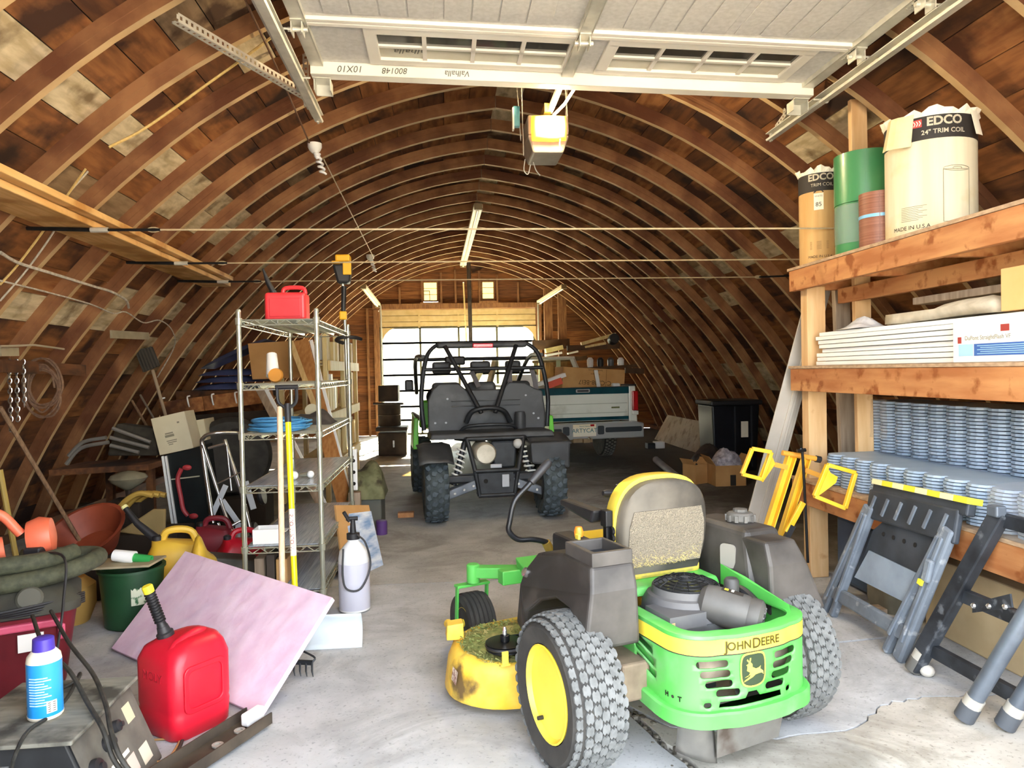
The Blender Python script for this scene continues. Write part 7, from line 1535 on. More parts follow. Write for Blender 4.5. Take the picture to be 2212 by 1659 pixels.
# ---- stacked black stove drums near the back door
t = thing('barrel_stove', 'dark rusty barrel stove stack left of the back door', 'stove', tuple(G(845, 985))); Ys = 12.8; ST = mat('stove_dark', '#2c211a', '#43342a', scale=6, rough=.7, metal=.2); sc_ = Ys/FPX
def sp(px, py): return P(px, py, Ys)
for nm, x0, x1, ya, yb_, box in (('smoke_box', 818, 860, 832, 868, True), ('upper_drum', 815, 864, 872, 922, False), ('middle_plate', 812, 880, 922, 932, True), ('lower_firebox', 818, 878, 934, 984, True)):
    p, q2 = sp(x0, yb_), sp(x1, ya); b = MB(); cx = (p.x+q2.x)/2; w = q2.x-p.x; h = q2.z-p.z; zb = max(p.z, 0)
    if box: b.box((cx, Ys+.2, zb+h/2), (w, .5, h))
    else: b.lathe([(w/2-.01, 0), (w/2, .01), (w/2, h*.5-.01), (w/2+.008, h*.5), (w/2, h*.5+.01), (w/2, h-.01), (w/2-.01, h)], 28, T(cx, Ys+.2, zb))
    b.build(nm, ST, t, bevel=.01 if box else 0, smooth=None if box else 30)
b = MB(); b.tube([sp(806, 872), sp(872, 872)], .02, 8); b.build('drum_handle', ST, t); b = MB(); p = sp(851, 958); b.box((p.x, Ys-.06, p.z), (.03, .02, .12)); b.build('latch', CHR, t)
b = MB(); b.beam(sp(812, 990), sp(885, 988), .4, .02); b.build('base_tray', ST, t)
# ---- wall-hung things on the far left
ROPE = mat('rope_brown', '#6a5040', '#84664f', scale=40, rough=.9)
def hang(name, lab, px, py, rx, rz, n, r, m, cat, seed=3, off_=.12):
    p = A(px, py, off_); q = random.Random(seed); pts = []
    for k in range(n):
        a, c = q.uniform(.55, 1.1), q.uniform(.6, 1.1)
        for i in range(12): th = 2*PI*i/12; pts.append((p.x+.12+rx*.95*a*math.cos(th)+.02*k/n, p.y-.12-rx*a*math.cos(th)*.25, p.z+rz*c*math.sin(th)+q.uniform(-.01, .01)))
    b = MB(); b.tube(spline(pts, 3), r, 6); return tag(b.build(name, m, smooth=True), lab, cat)
hang('rope_coil', 'brown coiled hose hanging on the left wall beside the chain', 72, 838, .17, .21, 7, .008, ROPE, 'hose')
p = A(20, 800, .1); t = thing('steel_chain', 'hanging steel chain left of the coiled hose', 'chain', (p.x, p.y, p.z-.35))
b0 = None
for s_i, (dx, dy, n) in enumerate(((0, 0, 15), (.02, .05, 13), (.04, .1, 10))):
    for k in range(n):
        M = T(p.x+dx, p.y+dy, p.z+.06-.034*k) @ R('Z', 90*(k % 2)+20) @ R('Y', 8)
        if b0 is None:
            b = MB(); b.tube([(.012*math.cos(2*PI*i/10), 0, .021*math.sin(2*PI*i/10)) for i in range(10)], .0042, 5, True); b0 = b.build('chain_link', CHR, t, world=False, smooth=True); o = b0
        else: o = b0.copy(); COL.objects.link(o); o.parent = t
        o.matrix_parent_inverse = Matrix.Identity(4); o.matrix_local = WM[t.name].inverted() @ M
b = MB(); pa, pb = A(0, 790, .1), A(182, 800, .1); b.beam(pa, pb, .03, .09); tag(b.build('hanging_board', WOOD_D), 'dark horizontal board on the left wall behind the coiled hose', 'board')
b = MB(); pa, pb = A(240, 722, .06), A(320, 726, .06); b.beam(pa, pb, .02, .07); tag(b.build('pale_stake', mat('stake_pale', '#8f8368', '#a3977c', scale=6, rough=.8)), 'pale pointed stake nailed across the left wall ribs', 'stake')
b = MB(); pa, pb = A(0, 748, .1), A(138, 754, .1); b.tube([pa, pa.lerp(pb, .5)+Z*.02, pb], .008, 6); tag(b.build('pale_rod', mat('rod_pale', '#a89c84', rough=.6), smooth=True), 'pale rod across the left wall above the chain', 'rod')
b = MB(); pa = A(0, 760, .08); b.beam(pa, A(38, 760, .08), .02, .06); tag(b.build('pale_stake', mat('stake_pale', '#8f8368')), 'short pale batten at the left edge above the chain', 'batten')
t = thing('grain_shovel', 'black ridged scoop shovel with pale wooden handle standing against the left wall', 'shovel', tuple(P(355, 890, 7.2)))
ps0, ps1 = P(357, 895, 7.45), P(330, 800, 7.6); b = MB(); b.tube([ps0+(ps0-ps1)*1.6, ps1], .016, 8); b.build('handle', mat('ash_grey', '#a8957c', rough=.7), t, smooth=True)
cs = [P(x, y, 7.6) for x, y in ((290, 758), (328, 748), (345, 790), (308, 805))]; b = MB(); b.hull8(cs, [p+Vector((0, .03, 0)) for p in cs]); sc = b.build('scoop', mat('scoop_black', '#2a2621', '#3d3831', scale=8, rough=.7), t, bevel=.01)
for k in range(6):
    u = (k+.5)/6; b = MB(); b.beam(cs[0].lerp(cs[1], u)-Vector((0, .008, 0)), cs[3].lerp(cs[2], u)-Vector((0, .008, 0)), .012, .01, Vector((0, 1, 0))); b.build('ridge', mat('scoop_ridge', '#4a443b', rough=.7), sc)
def pole(lab, q0, Y0_, q1, Y1_, r, m, name='pole', down=True):
    a, c = P(*q0, Y0_), P(*q1, Y1_)
    if down: c = a+(c-a)*((a.z-.01)/(a.z-c.z))
    b = MB(); b.tube([a, c], r, 8); return tag(b.build(name, m, smooth=True), lab, 'pole')
WP = mat('pole_wood', '#6e5640', '#8a6e52', scale=6, stretch=(10, 10, 1), rough=.7)
pole('long brown wooden pole leaning across the left corner', (0, 880), 4.6, (170, 1165), 5.3, .014, WP); pole('yellow tool handle at the left edge', (0, 1015), 4.6, (24, 1145), 4.6, .016, mat('pole_yellow', '#a8904a', rough=.6)); pole('thin brown stick leaning left of the cream carton', (285, 865), 7.4, (340, 960), 7.2, .012, WP); pole('thin grey stick leaning beside the brown stick', (303, 853), 7.5, (330, 900), 7.4, .010, mat('stick_grey', '#7a6c5c', rough=.8))
# folded lawn chairs (bent bright tubes) and shade lamp
t = thing('folded_chairs', 'stack of folded lawn chairs with bright bent tubes on the left bench', 'lawn chairs', tuple(P(220, 1010, 6.6))); YF = 6.7
for pts in (((143, 1003), (175, 968), (235, 955)), ((148, 985), (180, 955), (230, 945)), ((243, 925), (325, 955)), ((238, 945), (322, 967)), ((238, 962), (300, 977))):
    b = MB(); b.tube(spline([P(x, y, YF) for x, y in pts], 5) if len(pts) > 2 else [P(x, y, YF) for x, y in pts], .017, 8); b.build('chair_tube', mat('tube_dull', '#a3a19a', rough=.35, metal=.6), t, smooth=True)
b = MB(); c4 = [P(x, y, YF+.1) for x, y in ((230, 985), (340, 985), (335, 925), (250, 915))]; b.hull8(c4, [p+Vector((0, .15, 0)) for p in c4]); b.build('webbing', mat('web_dark', '#2b2720', '#3d382e', scale=12, rough=.9), t, bevel=.02)
b = MB(); pb0 = P(145, 1012, 6.75); pb1 = P(350, 1000, 6.75); b.beam(pb0, pb1, .6, .05); b.beam(pb0.lerp(pb1, .45)+Vector((0, 0, -.03)), Vector((pb0.lerp(pb1, .45).x, pb0.y, 0)), .06, .06, Vector((0, 1, 0))); b.beam(pb1+Vector((-.1, 0, -.03)), Vector((pb1.x-.1, pb1.y, 0)), .06, .06, Vector((0, 1, 0))); tag(b.build('work_bench', WOOD_D), 'dark plank bench carrying the folded lawn chairs', 'bench')
t = thing('barn_lamp', 'round glass shade lamp hanging under the plank bench', 'lamp', tuple(P(277, 1075, 6.3))); pl_ = P(277, 1040, 6.3)
b = MB(); b.lathe([(.03, -.07), (.06, -.05), (.13, .0), (.15, .03), (.13, .06), (.05, .085), (.001, .09)], 26, T(*pl_)); b.build('shade', mat('shade_glass', '#6a6656', '#8b8670', scale=6, rough=.25), t, smooth=40); b = MB(); b.lathe([(.02, -.15), (.025, -.07)], 10, T(*pl_)); b.build('stem', ST, t)
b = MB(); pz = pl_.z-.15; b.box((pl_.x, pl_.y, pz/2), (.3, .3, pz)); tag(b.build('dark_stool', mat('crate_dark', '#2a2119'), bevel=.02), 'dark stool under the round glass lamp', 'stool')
# yellow plastic chair folded with tan sheet
t = thing('yellow_chair', 'dull yellow tubular chair tipped over behind the basin', 'chair', tuple(P(280, 1150, 5.9))); YY = mat('chair_yellow', '#a8883a', '#bb9a48', scale=5, rough=.6)
for dx in (0, 14, 28):
    b = MB(); b.tube(spline([P(x+dx, y, 5.9+.01*dx) for x, y in ((236, 1145), (240, 1125), (268, 1085), (300, 1066), (330, 1070))], 5), .022, 8); b.build('chair_tube', YY, t, smooth=True)
cs = [P(x, y, 5.85) for x, y in ((255, 1150), (355, 1165), (357, 1100), (330, 1100))]; b = MB(); b.hull8(cs, [p+Vector((0, .03, 0)) for p in cs]); b.build('seat_sheet', mat('sheet_tan', '#8a7448', '#9c8658', scale=4, rough=.7), t, bevel=.01)
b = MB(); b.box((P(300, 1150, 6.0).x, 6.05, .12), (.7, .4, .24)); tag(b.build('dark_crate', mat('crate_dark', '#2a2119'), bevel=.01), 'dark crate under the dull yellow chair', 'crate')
b = MB(); b.lathe([(.10, 0), (.13, .02), (.14, .32), (.12, .36), (.05, .38), (.001, .38)], 20, T(-2.12, 3.20, 0)); tag(b.build('cream_jug', mat('jug_cream', '#b9ad7c', '#cabf92', scale=5, rough=.5), smooth=40), 'cream plastic jug at the left frame edge beside the vacuum', 'jug')

# ================================================================ overhead: plank, tie cables, wires, lamps
PLK = mat('new_pine', '#d6a35c', '#e6bb7a', scale=3, stretch=(14, .6, 6), rough=.6, c3='#b8823f', s3=3.)
px0, pxe = P(0, 398, 3.2), P(450, 600, 6.6)
zc_ = (px0.z+pxe.z)/2
b = MB(); e0, e1 = Vector((-2.17, 2.8, 2.385)), Vector((-2.25, 7.55, 2.385)); b.beam(e0, e1, .28, .04); tag(b.build('pine_plank', PLK, bevel=.005), 'long new pine plank laid on the tie cables at upper left', 'plank')
b = MB(); b.beam(e0+Vector((.10, .2, .045)), e1+Vector((.10, -.1, .045)), .19, .04); tag(b.build('pine_plank', PLK, bevel=.005), 'second pine plank lying on top of the long one', 'plank')
CBL = mat('cable_pale', '#cbb894', '#b7a27e', scale=20, rough=.5, metal=.2)
for i, (ql, qr, lab) in enumerate((((50, 478), (1790, 502), 'nearest tie cable stretched across the barn under the pine plank'), ((260, 558), (1800, 563), 'middle tie cable stretched across the barn'), ((420, 608), (1720, 602), 'farthest tie cable stretched across the barn above the back door'))):
    Yc = (4.55, 5.9, 7.0)[i]; z = (2.335, 2.335, 2.22)[i]; z = P(1000, (495, 565, 604)[i], Yc).z; u = arch_u(z)-.02; x0, x1 = XC-u, XC+u
    t = thing('tie_cable', lab, 'cable', (XC, Yc, z), group='tie cables')
    b = MB(); b.tube([(x0+.75, Yc, z), (x1-.35, Yc, z)], .006, 6); b.build('cable', CBL, t, smooth=True)
    b = MB(); b.tube([(x0, Yc, z+.01), (x0+.38, Yc, z)], .012, 8); b.build('anchor_rod', BLKM, t, smooth=True)
    b = MB(); b.tube([(x0+.36, Yc, z), (x0+.46, Yc, z)], .016, 8); b.build('turnbuckle', STEEL_D, t, smooth=True)
    b = MB(); b.tube([(x0+.46, Yc, z), (x0+.62, Yc, z), (x0+.76, Yc, z)], .009, 6); b.build('turnbuckle_hook', BLKM, t, smooth=True)
    b = MB(); b.tube([(x0+.72+.035*math.cos(k*PI/5), Yc, z+.014*math.sin(k*PI/5)) for k in range(10)], .004, 5, True); b.build('cable_thimble', CBL, t)
    b = MB(); b.tube([(x1-.35, Yc, z), (x1, Yc, z+.01)], .010, 6); b.build('anchor_rod', BLKM, t, smooth=True); b = MB(); b.tube([(x1-.36+.035*math.cos(k*PI/5), Yc, z+.014*math.sin(k*PI/5)) for k in range(10)], .004, 5, True); b.build('cable_thimble', CBL, t)
def wire(lab, q, r, m, name='rope', off_=.03): b = MB(); b.tube(spline([A(x, y, off_) for x, y in q], 6), r, 6); return tag(b.build(name, m, smooth=True), lab, 'rope')
YRP = mat('rope_yellow', '#c9a862', '#dcc07e', scale=40, rough=.8); WRP = mat('rope_white', '#cfc6b4', '#a89f8e', scale=30, rough=.8)
wire('yellow rope strung across the left ribs up to the door track', ((590, 78), (520, 130), (450, 180), (370, 238), (300, 285), (235, 318)), .008, YRP); wire('yellow rope hanging below the pine plank end', ((185, 365), (150, 415), (100, 490), (40, 570), (0, 615)), .007, YRP); wire('thin pale cord hanging beside the yellow rope', ((190, 370), (140, 430), (122, 490), (60, 580), (0, 650)), .006, WRP)
wire('white braided rope draped along the upper left ribs', ((0, 545), (40, 568), (110, 590), (200, 618), (240, 630), (272, 648), (278, 665)), .010, WRP, off_=.05); wire('white wire sagging from rib to rib on the left wall', ((0, 606), (105, 632), (195, 657), (245, 677), (272, 674), (310, 697), (345, 692), (372, 714), (376, 750), (340, 815)), .006, WRP)
# conduit with bulb holders running back along the left side of the roof
cpts = [A(530, 0, .04), A(600, 150, .04), A(668, 308, .04)]
b = MB(); b.tube(cpts, .007, 6); tag(b.build('brown_flex', mat('flex_brown', '#6a4a34', rough=.7), smooth=True), 'brown electric flex running along the roof to the lamp holder', 'wire')
for k, (q, lab, s) in enumerate((((680, 318), 'porcelain lamp holder with spiral bulb hanging from the roof ribs', 1.), ((800, 555), 'small far lamp holder with bulb at the end of the pale cord', 1.1))):
    p = A(*q, .06); t = thing('ceiling_lamp', lab, 'lamp', tuple(p-Z*.2)); b = MB(); b.lathe([(.06, .03), (.06, .0), (.045, -.03), (.025, -.05), (.001, -.05)], 18, T(*p) @ Matrix.Scale(s, 4)); b.build('porcelain_base', WTRIM, t, smooth=40)
    b = MB(); pe = p+Vector((.05, .10, -.20))*s; pts = []
    for i in range(41): u = i/40; c = p.lerp(pe, .25+.75*u); pts.append(c+Vector((.022*math.cos(u*8*PI), .022*math.sin(u*8*PI), 0))*s)
    b.tube(pts, .011*s, 6); b.tube([p-Z*.03, p.lerp(pe, .4)], .024*s, 10); b.build('spiral_bulb', mat('bulb_white', '#eef0f2'), t, smooth=True, kind='stuff')
b = MB(); b.tube([A(700, 345, .15), A(808, 558, .1)], .006, 6); tag(b.build('lamp_cord', CBL, smooth=True), 'pale straight cord between the two bulb holders', 'cord')
def tubefix(lab, q0, q1, w):
    p, q = q0, q1; t = thing('fluorescent_batten', lab, 'light fixture', tuple((p+q)/2), group='fluorescent battens'); d, s, u = frame(q-p); b = MB(); b.beam(p, q, w, .05); b.build('batten', mat('batten_cream', '#ddd0a8', '#efe6c8', scale=4, rough=.5), t, bevel=.006)
    b = MB(); b.tube([p+d*.05-u*.045, q-d*.05-u*.045], .016, 8); b.build('tube', mat('tube_white', '#efe8d0', rough=.3), t, smooth=True); 
    for e in (p, q): b = MB(); b.beam(e-d*.02-u*.01, e+d*.02-u*.01, w*.9, .09); b.build('end_cap', mat('cap_brownish', '#8a7a58', rough=.6), t)
    return t
r0_ = Vector((XC-.02, 10.6, 3.84)); tubefix('cream fluorescent batten running along the ridge', P(1033, 445, 10.2), P(1000, 572, 15.8), .13)
tubefix('fluorescent batten tilted at the left of the back door', P(785, 618, 14.2), P(816, 658, 15.6), .12); tubefix('fluorescent batten tilted at the right of the back door', P(1218, 618, 14.2), P(1165, 652, 15.6), .12)
b = MB(); b.tube([P(1012, 566, 16.0), P(1017, 740, 16.4)], .045, 10); tag(b.build('drop_pole', ST, smooth=True), 'dark pole dropping from the ridge in front of the back door', 'pole'); b = MB(); b.tube([P(1001, 610, 16.2), P(1008, 745, 16.5)], .018, 8); tag(b.build('drop_pole', PALEW, smooth=True), 'thin pale rod beside the dark drop pole', 'rod')
for q, Yt, lab in (((822, 660), 16.6, 'left'), ((1162, 652), 16.6, 'right')):
    b = MB(); a = P(*q, Yt); b.tube([a, Vector((a.x, a.y, .1))], .02, 8); tag(b.build('door_guide', STEEL_D), 'upright steel guide at the '+lab+' side of the back door', 'door guide')

# ================================================================ right side: lumber rack beyond the truck, floor clutter
t = thing('lumber_rack', 'dark lumber rack on two posts right of the back door', 'rack', tuple(G(1198, 935))); YL = 13.2; YP = 16.3; BDK = mat('beam_dark', '#4a3524', '#62482f', scale=5, rough=.8)
for px in (1183, 1213):
    a = P(px, 622, YP); b = MB(); b.box((a.x, YP, a.z/2), (.19, .1, a.z)); b.build('post', STUD, t)
for (xa, ya), (xb, yb_), h in (((1150, 746), (1230, 742), .21), ((1150, 780), (1268, 773), .10)):
    b = MB(); b.beam(P(xa, ya, YP-.1), P(xb, yb_, YP-.1), .08, h); b.build('rack_arm', BDK, t, bevel=.004)
t = thing('rib_shelf', 'dark timber arms fixed across the right ribs above the truck', 'shelf', tuple(P(1300, 800, YL)))
for (xa, ya), (xb, yb_), h in (((1225, 752), (1338, 748), .09), ((1350, 800), (1390, 802), .10)):
    b = MB(); b.beam(P(xa, ya, YL-.1), P(xb, yb_, YL-.1), .08, h); b.build('rack_arm', BDK, t, bevel=.004)
for k, (q0, q1, w, h, m, lab) in enumerate((((1255, 743), (1330, 722), .10, .06, PALEW, 'upper pale board bundle on the lumber rack'), ((1262, 750), (1308, 742), .08, .05, PALEW, 'lower pale board end on the lumber rack'), ((1178, 758), (1215, 750), .22, .10, mat('pack_cream', '#e0d39c', '#c9b878', scale=8, rough=.7), 'cream bundle of shims hanging at the left end of the lumber rack'), ((1178, 768), (1213, 762), .2, .05, WTRIM, 'white strip bundle under the cream shims'), ((1226, 764), (1248, 759), .15, .04, WTRIM, 'white board end beside the shims on the lumber rack'))):
    YQ = YL-.1 if q0[0] > 1240 else YP-.3
    b = MB(); b.beam(P(*q0, YQ), P(*q1, YQ), w, h); tag(b.build('rack_board', m, bevel=.006), lab, 'board')
b = MB(); p = P(1325, 733, YL-.2); b.lathe([(.09, -.1), (.1, 0), (.09, .1)], 16, T(*p) @ R('X', 80)); tag(b.build('black_tube_end', BLK, smooth=True), 'black round tube end on the lumber rack', 'tube')
b = MB(); p = P(1290, 785, YL); 
for k in range(4):
    p = P(1275+22*k, 790, YL-.2); b = MB(); b.lathe([(.05, 0), (.06, .05), (.06, .14), (.03, .18), (.001, .18)], 14, T(*(p-Z*.03))); tag(b.build('small_canister', (WTRIM, BLK, ALU, WTRIM)[k], smooth=30), ('first', 'second', 'third', 'fourth')[k]+' small canister from the left on the low rack arm above the truck bed', 'canister', 'canisters above the truck')
b = MB(); b.beam(P(1262, 797, YL-.2), P(1372, 790, YL-.2), .25, .05); tag(b.build('shelf_plank', mat('beam_dark', '#4a3524')), 'dark shelf plank under the small canisters', 'plank')
# leaning plywood
cs = [Vector((4.28, 14.4, 0)), Vector((4.25, 11.2, 0)), Vector((4.48, 11.25, .50)), Vector((4.50, 14.2, .50))]
b = MB(); b.hull8(cs, [p+Vector((.02, .01, 0)) for p in cs]); tag(b.build('plywood_sheet', mat('ply_grey', '#a3927a', '#b8a88e', scale=3, stretch=(1, 1, 1), rough=.8, c3='#8a7860', s3=6.)), 'grey plywood sheet leaning low against the right wall', 'plywood')
# black plastic storage cabinet
t = thing('storage_cabinet', 'tall black plastic storage tote with white tag by the right wall', 'cabinet', (4.02, 9.9, 0)); CX_, CY_ = 4.02, 9.9
b = MB(); b.hull8([(CX_-.30, CY_-.25, 0), (CX_+.30, CY_-.25, 0), (CX_+.30, CY_+.3, 0), (CX_-.30, CY_+.3, 0)], [(CX_-.34, CY_-.28, .92), (CX_+.34, CY_-.28, .92), (CX_+.34, CY_+.3, .92), (CX_-.34, CY_+.3, .92)]); b.build('tote_body', mat('tote_black', '#0d1016', '#171b24', scale=4, rough=.35), t, bevel=.02)
b = MB(); b.box((CX_, CY_, .95), (.74, .64, .07)); b.build('tote_lid', mat('lid_black', '#1a1a1e', rough=.5), t, bevel=.02)
for dx in (-.02, .22):
    b = MB(); b.box((CX_+dx, CY_-.278, .48), (.02, .02, .84), R('X', 0)); b.build('door_seam', mat('seam_grey', '#33353b', rough=.4), t)
b = MB(); b.box((CX_+.12, CY_-.275, .58), (.10, .012, .22)); b.build('white_tag', PRW, t)
t = thing('small_carton', 'small brown open carton on the floor left of the big one', 'box', (3.13, 8.75, 0))
def carton_open(t, x, y, w, d, h, rz, m=KRAFT, flaps=True):
    M = T(x, y, 0) @ R('Z', rz); 
    for c, s in (((0, -d/2, h/2), (w, .006, h)), ((0, d/2, h/2), (w, .006, h)), ((-w/2, 0, h/2), (.006, d, h)), ((w/2, 0, h/2), (.006, d, h)), ((0, 0, .003), (w, d, .006))):
        b = MB(M); b.box(c, s); b.build('carton_wall', m, t)
    if flaps:
        for sx in (-1, 1): b = MB(M @ T(sx*w/2, 0, h) @ R('Y', sx*35)); b.box((0, 0, d*.2), (.005, d, d*.4)); b.build('flap', m, t)
carton_open(t, 3.13, 8.80, .20, .22, .24, 25)
t = thing('big_carton', 'bigger brown carton full of clear plastic with dark tape on its front', 'box', (3.45, 8.6, 0)); carton_open(t, 3.46, 8.62, .37, .34, .25, -2); b = MB(); b.box((3.48, 8.446, .07), (.07, .004, .13)); b.build('dark_tape', INK, t)
heap('plastic_film_heap', 'crumpled clear plastic film bulging out of the bigger carton', 3.29, 3.64, 8.47, 8.78, .18, .24, mat('film_grey', '#8f8d98', '#c9c8d2', scale=22, rough=.15, bump=.9), 'plastic film', 13)
heap('black_bag', 'dark bag slumped behind the bigger carton', 3.15, 3.6, 8.85, 9.3, .0, .42, mat('bag_dark', '#231f1e', '#38322f', scale=10, rough=.6), 'bag', 7)
t = thing('grey_pipe', 'grey plastic pipe lying on the floor right of the truck', 'pipe', tuple(G(1440, 1010))); pa, pb = G(1417, 993, .05), G(1475, 1042, .05); b = MB(); Mp = along(pa, pb-pa); L = (pb-pa).length; b.lathe([(.045, 0), (.052, 0), (.052, L), (.045, L), (.045, 0)], 18, Mp); b.build('pipe_wall', mat('pvc_grey', '#8b8d95', '#9da0a8', scale=4, rough=.5), t, smooth=40)
t = thing('white_device', 'small white and black box on the floor beside the truck wheel', 'box', tuple(G(1415, 968))); p = G(1415, 968); b = MB(); b.box((p.x+.07, p.y, .06), (.17, .2, .12)); b.build('white_half', WTRIM, t, bevel=.01); b = MB(); b.box((p.x-.09, p.y, .05), (.14, .18, .10)); b.build('black_half', BLK, t, bevel=.01)
b = MB(); p = G(1335, 1047); b.lathe([(.03, 0), (.025, .006), (.001, .007)], 12, T(*p)); tag(b.build('jar_lid', WTRIM), 'small white lid on the dark floor behind the mower', 'lid')
# boards leaning at the rack corner
for k, (dx, lab) in enumerate(((0, 'front grey siding plank leaning on the far rack post'), (.07, 'rear grey siding plank leaning behind the front one'))):
    b = MB(); a = P(1768, 612, 4.95)+Vector((dx, .06*k, 0)); c = P(1632, 1120, 4.86)+Vector((dx, .06*k, 0)); c = a+(c-a)*((a.z-.01)/(a.z-c.z)); d, s, u = frame(c-a, Vector((0, 1, 0))); b.beam(a, c, .13, .012, Vector((0, 1, 0))); b.beam(a+s*.03-u*.012, c+s*.03-u*.012, .025, .012, Vector((0, 1, 0))); tag(b.build('siding_plank', mat('vinyl_grey', '#a09a8e', '#b5afa4', scale=3, rough=.6), bevel=.003), lab, 'plank', 'siding planks at the rack')
# yellow pump jack with two brackets
t = thing('pump_jack', 'yellow steel pump jack pole head with two bracket arms leaning at the rack corner', 'pump jack', tuple(G(1640, 1230))); YJ = 4.42
JY_ = mat('jack_yellow', '#f0b820', '#f6c83e', scale=5, rough=.42); JO = mat('jack_orange', '#e2a03a', rough=.5)
for (q0, q1, w) in (((1706, 985), (1646, 1175), .048), ((1738, 990), (1684, 1165), .040)):
    a, c = P(*q0, YJ), P(*q1, YJ); c = a+(c-a)*((a.z-.02)/(a.z-c.z)); d, s, u = frame(c-a, Vector((0, 1, 0)))
    b = MB(); b.beam(a, c, w, .008, Vector((0, 1, 0))); b.beam(a+s*w/2-u*.02, c+s*w/2-u*.02, .008, .045, Vector((0, 1, 0))); b.beam(a-s*w/2-u*.02, c-s*w/2-u*.02, .008, .045, Vector((0, 1, 0))); b.build('channel', JY_, t)
b = MB(); b.tube([P(1690, 978, YJ-.03), P(1768, 992, YJ-.03)], .017, 10); b.build('cross_bar', JO, t, smooth=True); b = MB(); b.tube([P(1762, 991, YJ-.03), P(1772, 993, YJ-.03)], .022, 10); b.build('bar_tip', BLK, t)
for k, (q0, q1) in enumerate((((1672, 1003), (1700, 1010)), ((1738, 1015), (1772, 1028)))):
    b = MB(); b.beam(P(*q0, YJ-.04), P(*q1, YJ-.04), .02, .03); b.build('hole_strap', JO, t)
def bracket(poly_out, poly_in, tri, Yb_):
    o_, i_ = [P(x, y, Yb_) for x, y in poly_out], [P(x, y, Yb_) for x, y in poly_in]
    br_ = None
    for k in range(4):
        b = MB(); a, c = (o_[k]+i_[k])/2, (o_[(k+1) % 4]+i_[(k+1) % 4])/2; b.beam(a, c, .024, .028, Vector((0, 1, 0))); o = b.build('bracket_bar', JY_, t, bevel=.004); br_ = br_ or o
    tp = [P(x, y, Yb_+.01) for x, y in tri]; b = MB(); b.add(tp+[p+Vector((0, .008, 0)) for p in tp], [tuple(range(len(tp))), tuple(reversed(range(len(tp), 2*len(tp))))]+[((i+1) % len(tp), i, len(tp)+i, len(tp)+(i+1) % len(tp)) for i in range(len(tp))]); b.build('gusset_plate', JY_, t)
bracket(((1622, 966), (1672, 975), (1652, 1042), (1600, 1026)), ((1628, 972), (1660, 978), (1640, 1028), (1606, 1022)), ((1662, 972), (1675, 1002), (1648, 1042), (1640, 1030)), YJ-.1)
bracket(((1783, 1000), (1853, 1020), (1828, 1104), (1755, 1075)), ((1792, 1008), (1842, 1022), (1822, 1092), (1764, 1068)), ((1783, 1002), (1795, 1022), (1810, 1030), (1806, 1043), (1762, 1076), (1757, 1072)), YJ-.35)
b = MB(); b.tube(spline([P(1728, 972, YJ-.12), P(1733, 976, YJ-.12), P(1738, 1060, YJ-.1), P(1745, 1215, YJ-.05)], 5), .009, 8); b.tube([P(1722, 974, YJ-.12), P(1740, 972, YJ-.12)], .012, 8); tag(b.build('crowbar', BLKM, smooth=True), 'thin black bar with bent top leaning on the rack post', 'bar')
b = MB(); a, c = P(1735, 1085, YJ-.12), P(1700, 1150, YJ-.12); b.beam(a, c, .035, .02, Vector((0, 1, 0))); b.build('foot_pedal', JY_, t, bevel=.003)
b = MB(); a, c = P(1712, 1135, YJ-.12), P(1690, 1178, YJ-.12); b.beam(a, c, .035, .025, Vector((0, 1, 0))); b.build('rubber_pad', BLK, t)
# ---- folded plastic sawhorse
SH = mat('sawhorse_grey', '#5b636d', '#76808b', scale=6, rough=.6, c3='#9aa0a6', s3=14., lo3=.6, hi3=.68); SHD_ = mat('sawhorse_dark', '#2b3036', '#3c424a', scale=6, rough=.6)
t = thing('plastic_sawhorse', 'folded grey plastic sawhorse with yellow striped top leaning on the rack', 'sawhorse', (2.3, 3.7, 0))
ta, tb2 = Vector((2.37, 3.77, .765)), Vector((2.36, 3.03, .787)); fa, fb = Vector((2.225, 4.04, 0)), Vector((2.20, 3.30, 0))
def sq(u, v): return fa.lerp(fb, u).lerp(ta.lerp(tb2, u), v)
nv = (fb-fa).cross(ta-fa).normalized(); nv = nv if nv.x < 0 else -nv
b = MB(); b.beam(ta, tb2, .075, .045, nv); tp_ = b.build('top_rail', SHD_, t, bevel=.008)
for k in range(8):
    b = MB(); b.beam(ta.lerp(tb2, k/8+.003)+(ta-fa).normalized()*.035, ta.lerp(tb2, (k+1)/8-.003)+(ta-fa).normalized()*.035, .078, .028, (ta-fa).normalized()); b.build('stripe_block', mat('stripe_yellow', '#f0dc3c', rough=.5) if k % 2 else mat('stripe_pale', '#efe6b0', rough=.5), tp_)
b = MB(); b.beam(sq(.02, .88)+nv*.01, sq(.98, .88)+nv*.01, .035, .16, (ta-fa).normalized()); b.build('top_skirt', SHD_, t, bevel=.01)
for k in range(6):
    b = MB(); c = sq(.1+.155*k, .88)+nv*.03; b.beam(c-(ta-fa).normalized()*.05, c+(ta-fa).normalized()*.05, .018, .012, nv); b.build('skirt_rib', SH, t)
for u0, u1 in ((.0, .06), (.14, .10), (.86, .90), (1.0, .94)):
    b = MB(); b.beam(sq(u0, .0)+nv*.02, sq(u1, .86)+nv*.02, .07 if u0 in (0., 1.) else .04, .045, nv); lg = b.build('leg', SH, t, bevel=.012)
    b = MB(); b.beam(sq(u0*.98+.01, .12)+nv*.045, sq(u1, .8)+nv*.045, .02, .012, nv); b.build('leg_rib', SH, lg, bevel=.003)
b = MB(); b.beam(sq(.0, .17)+nv*.02, sq(1., .17)+nv*.02, .035, .08, (ta-fa).normalized()); b.build('stretcher', SH, t, bevel=.012)
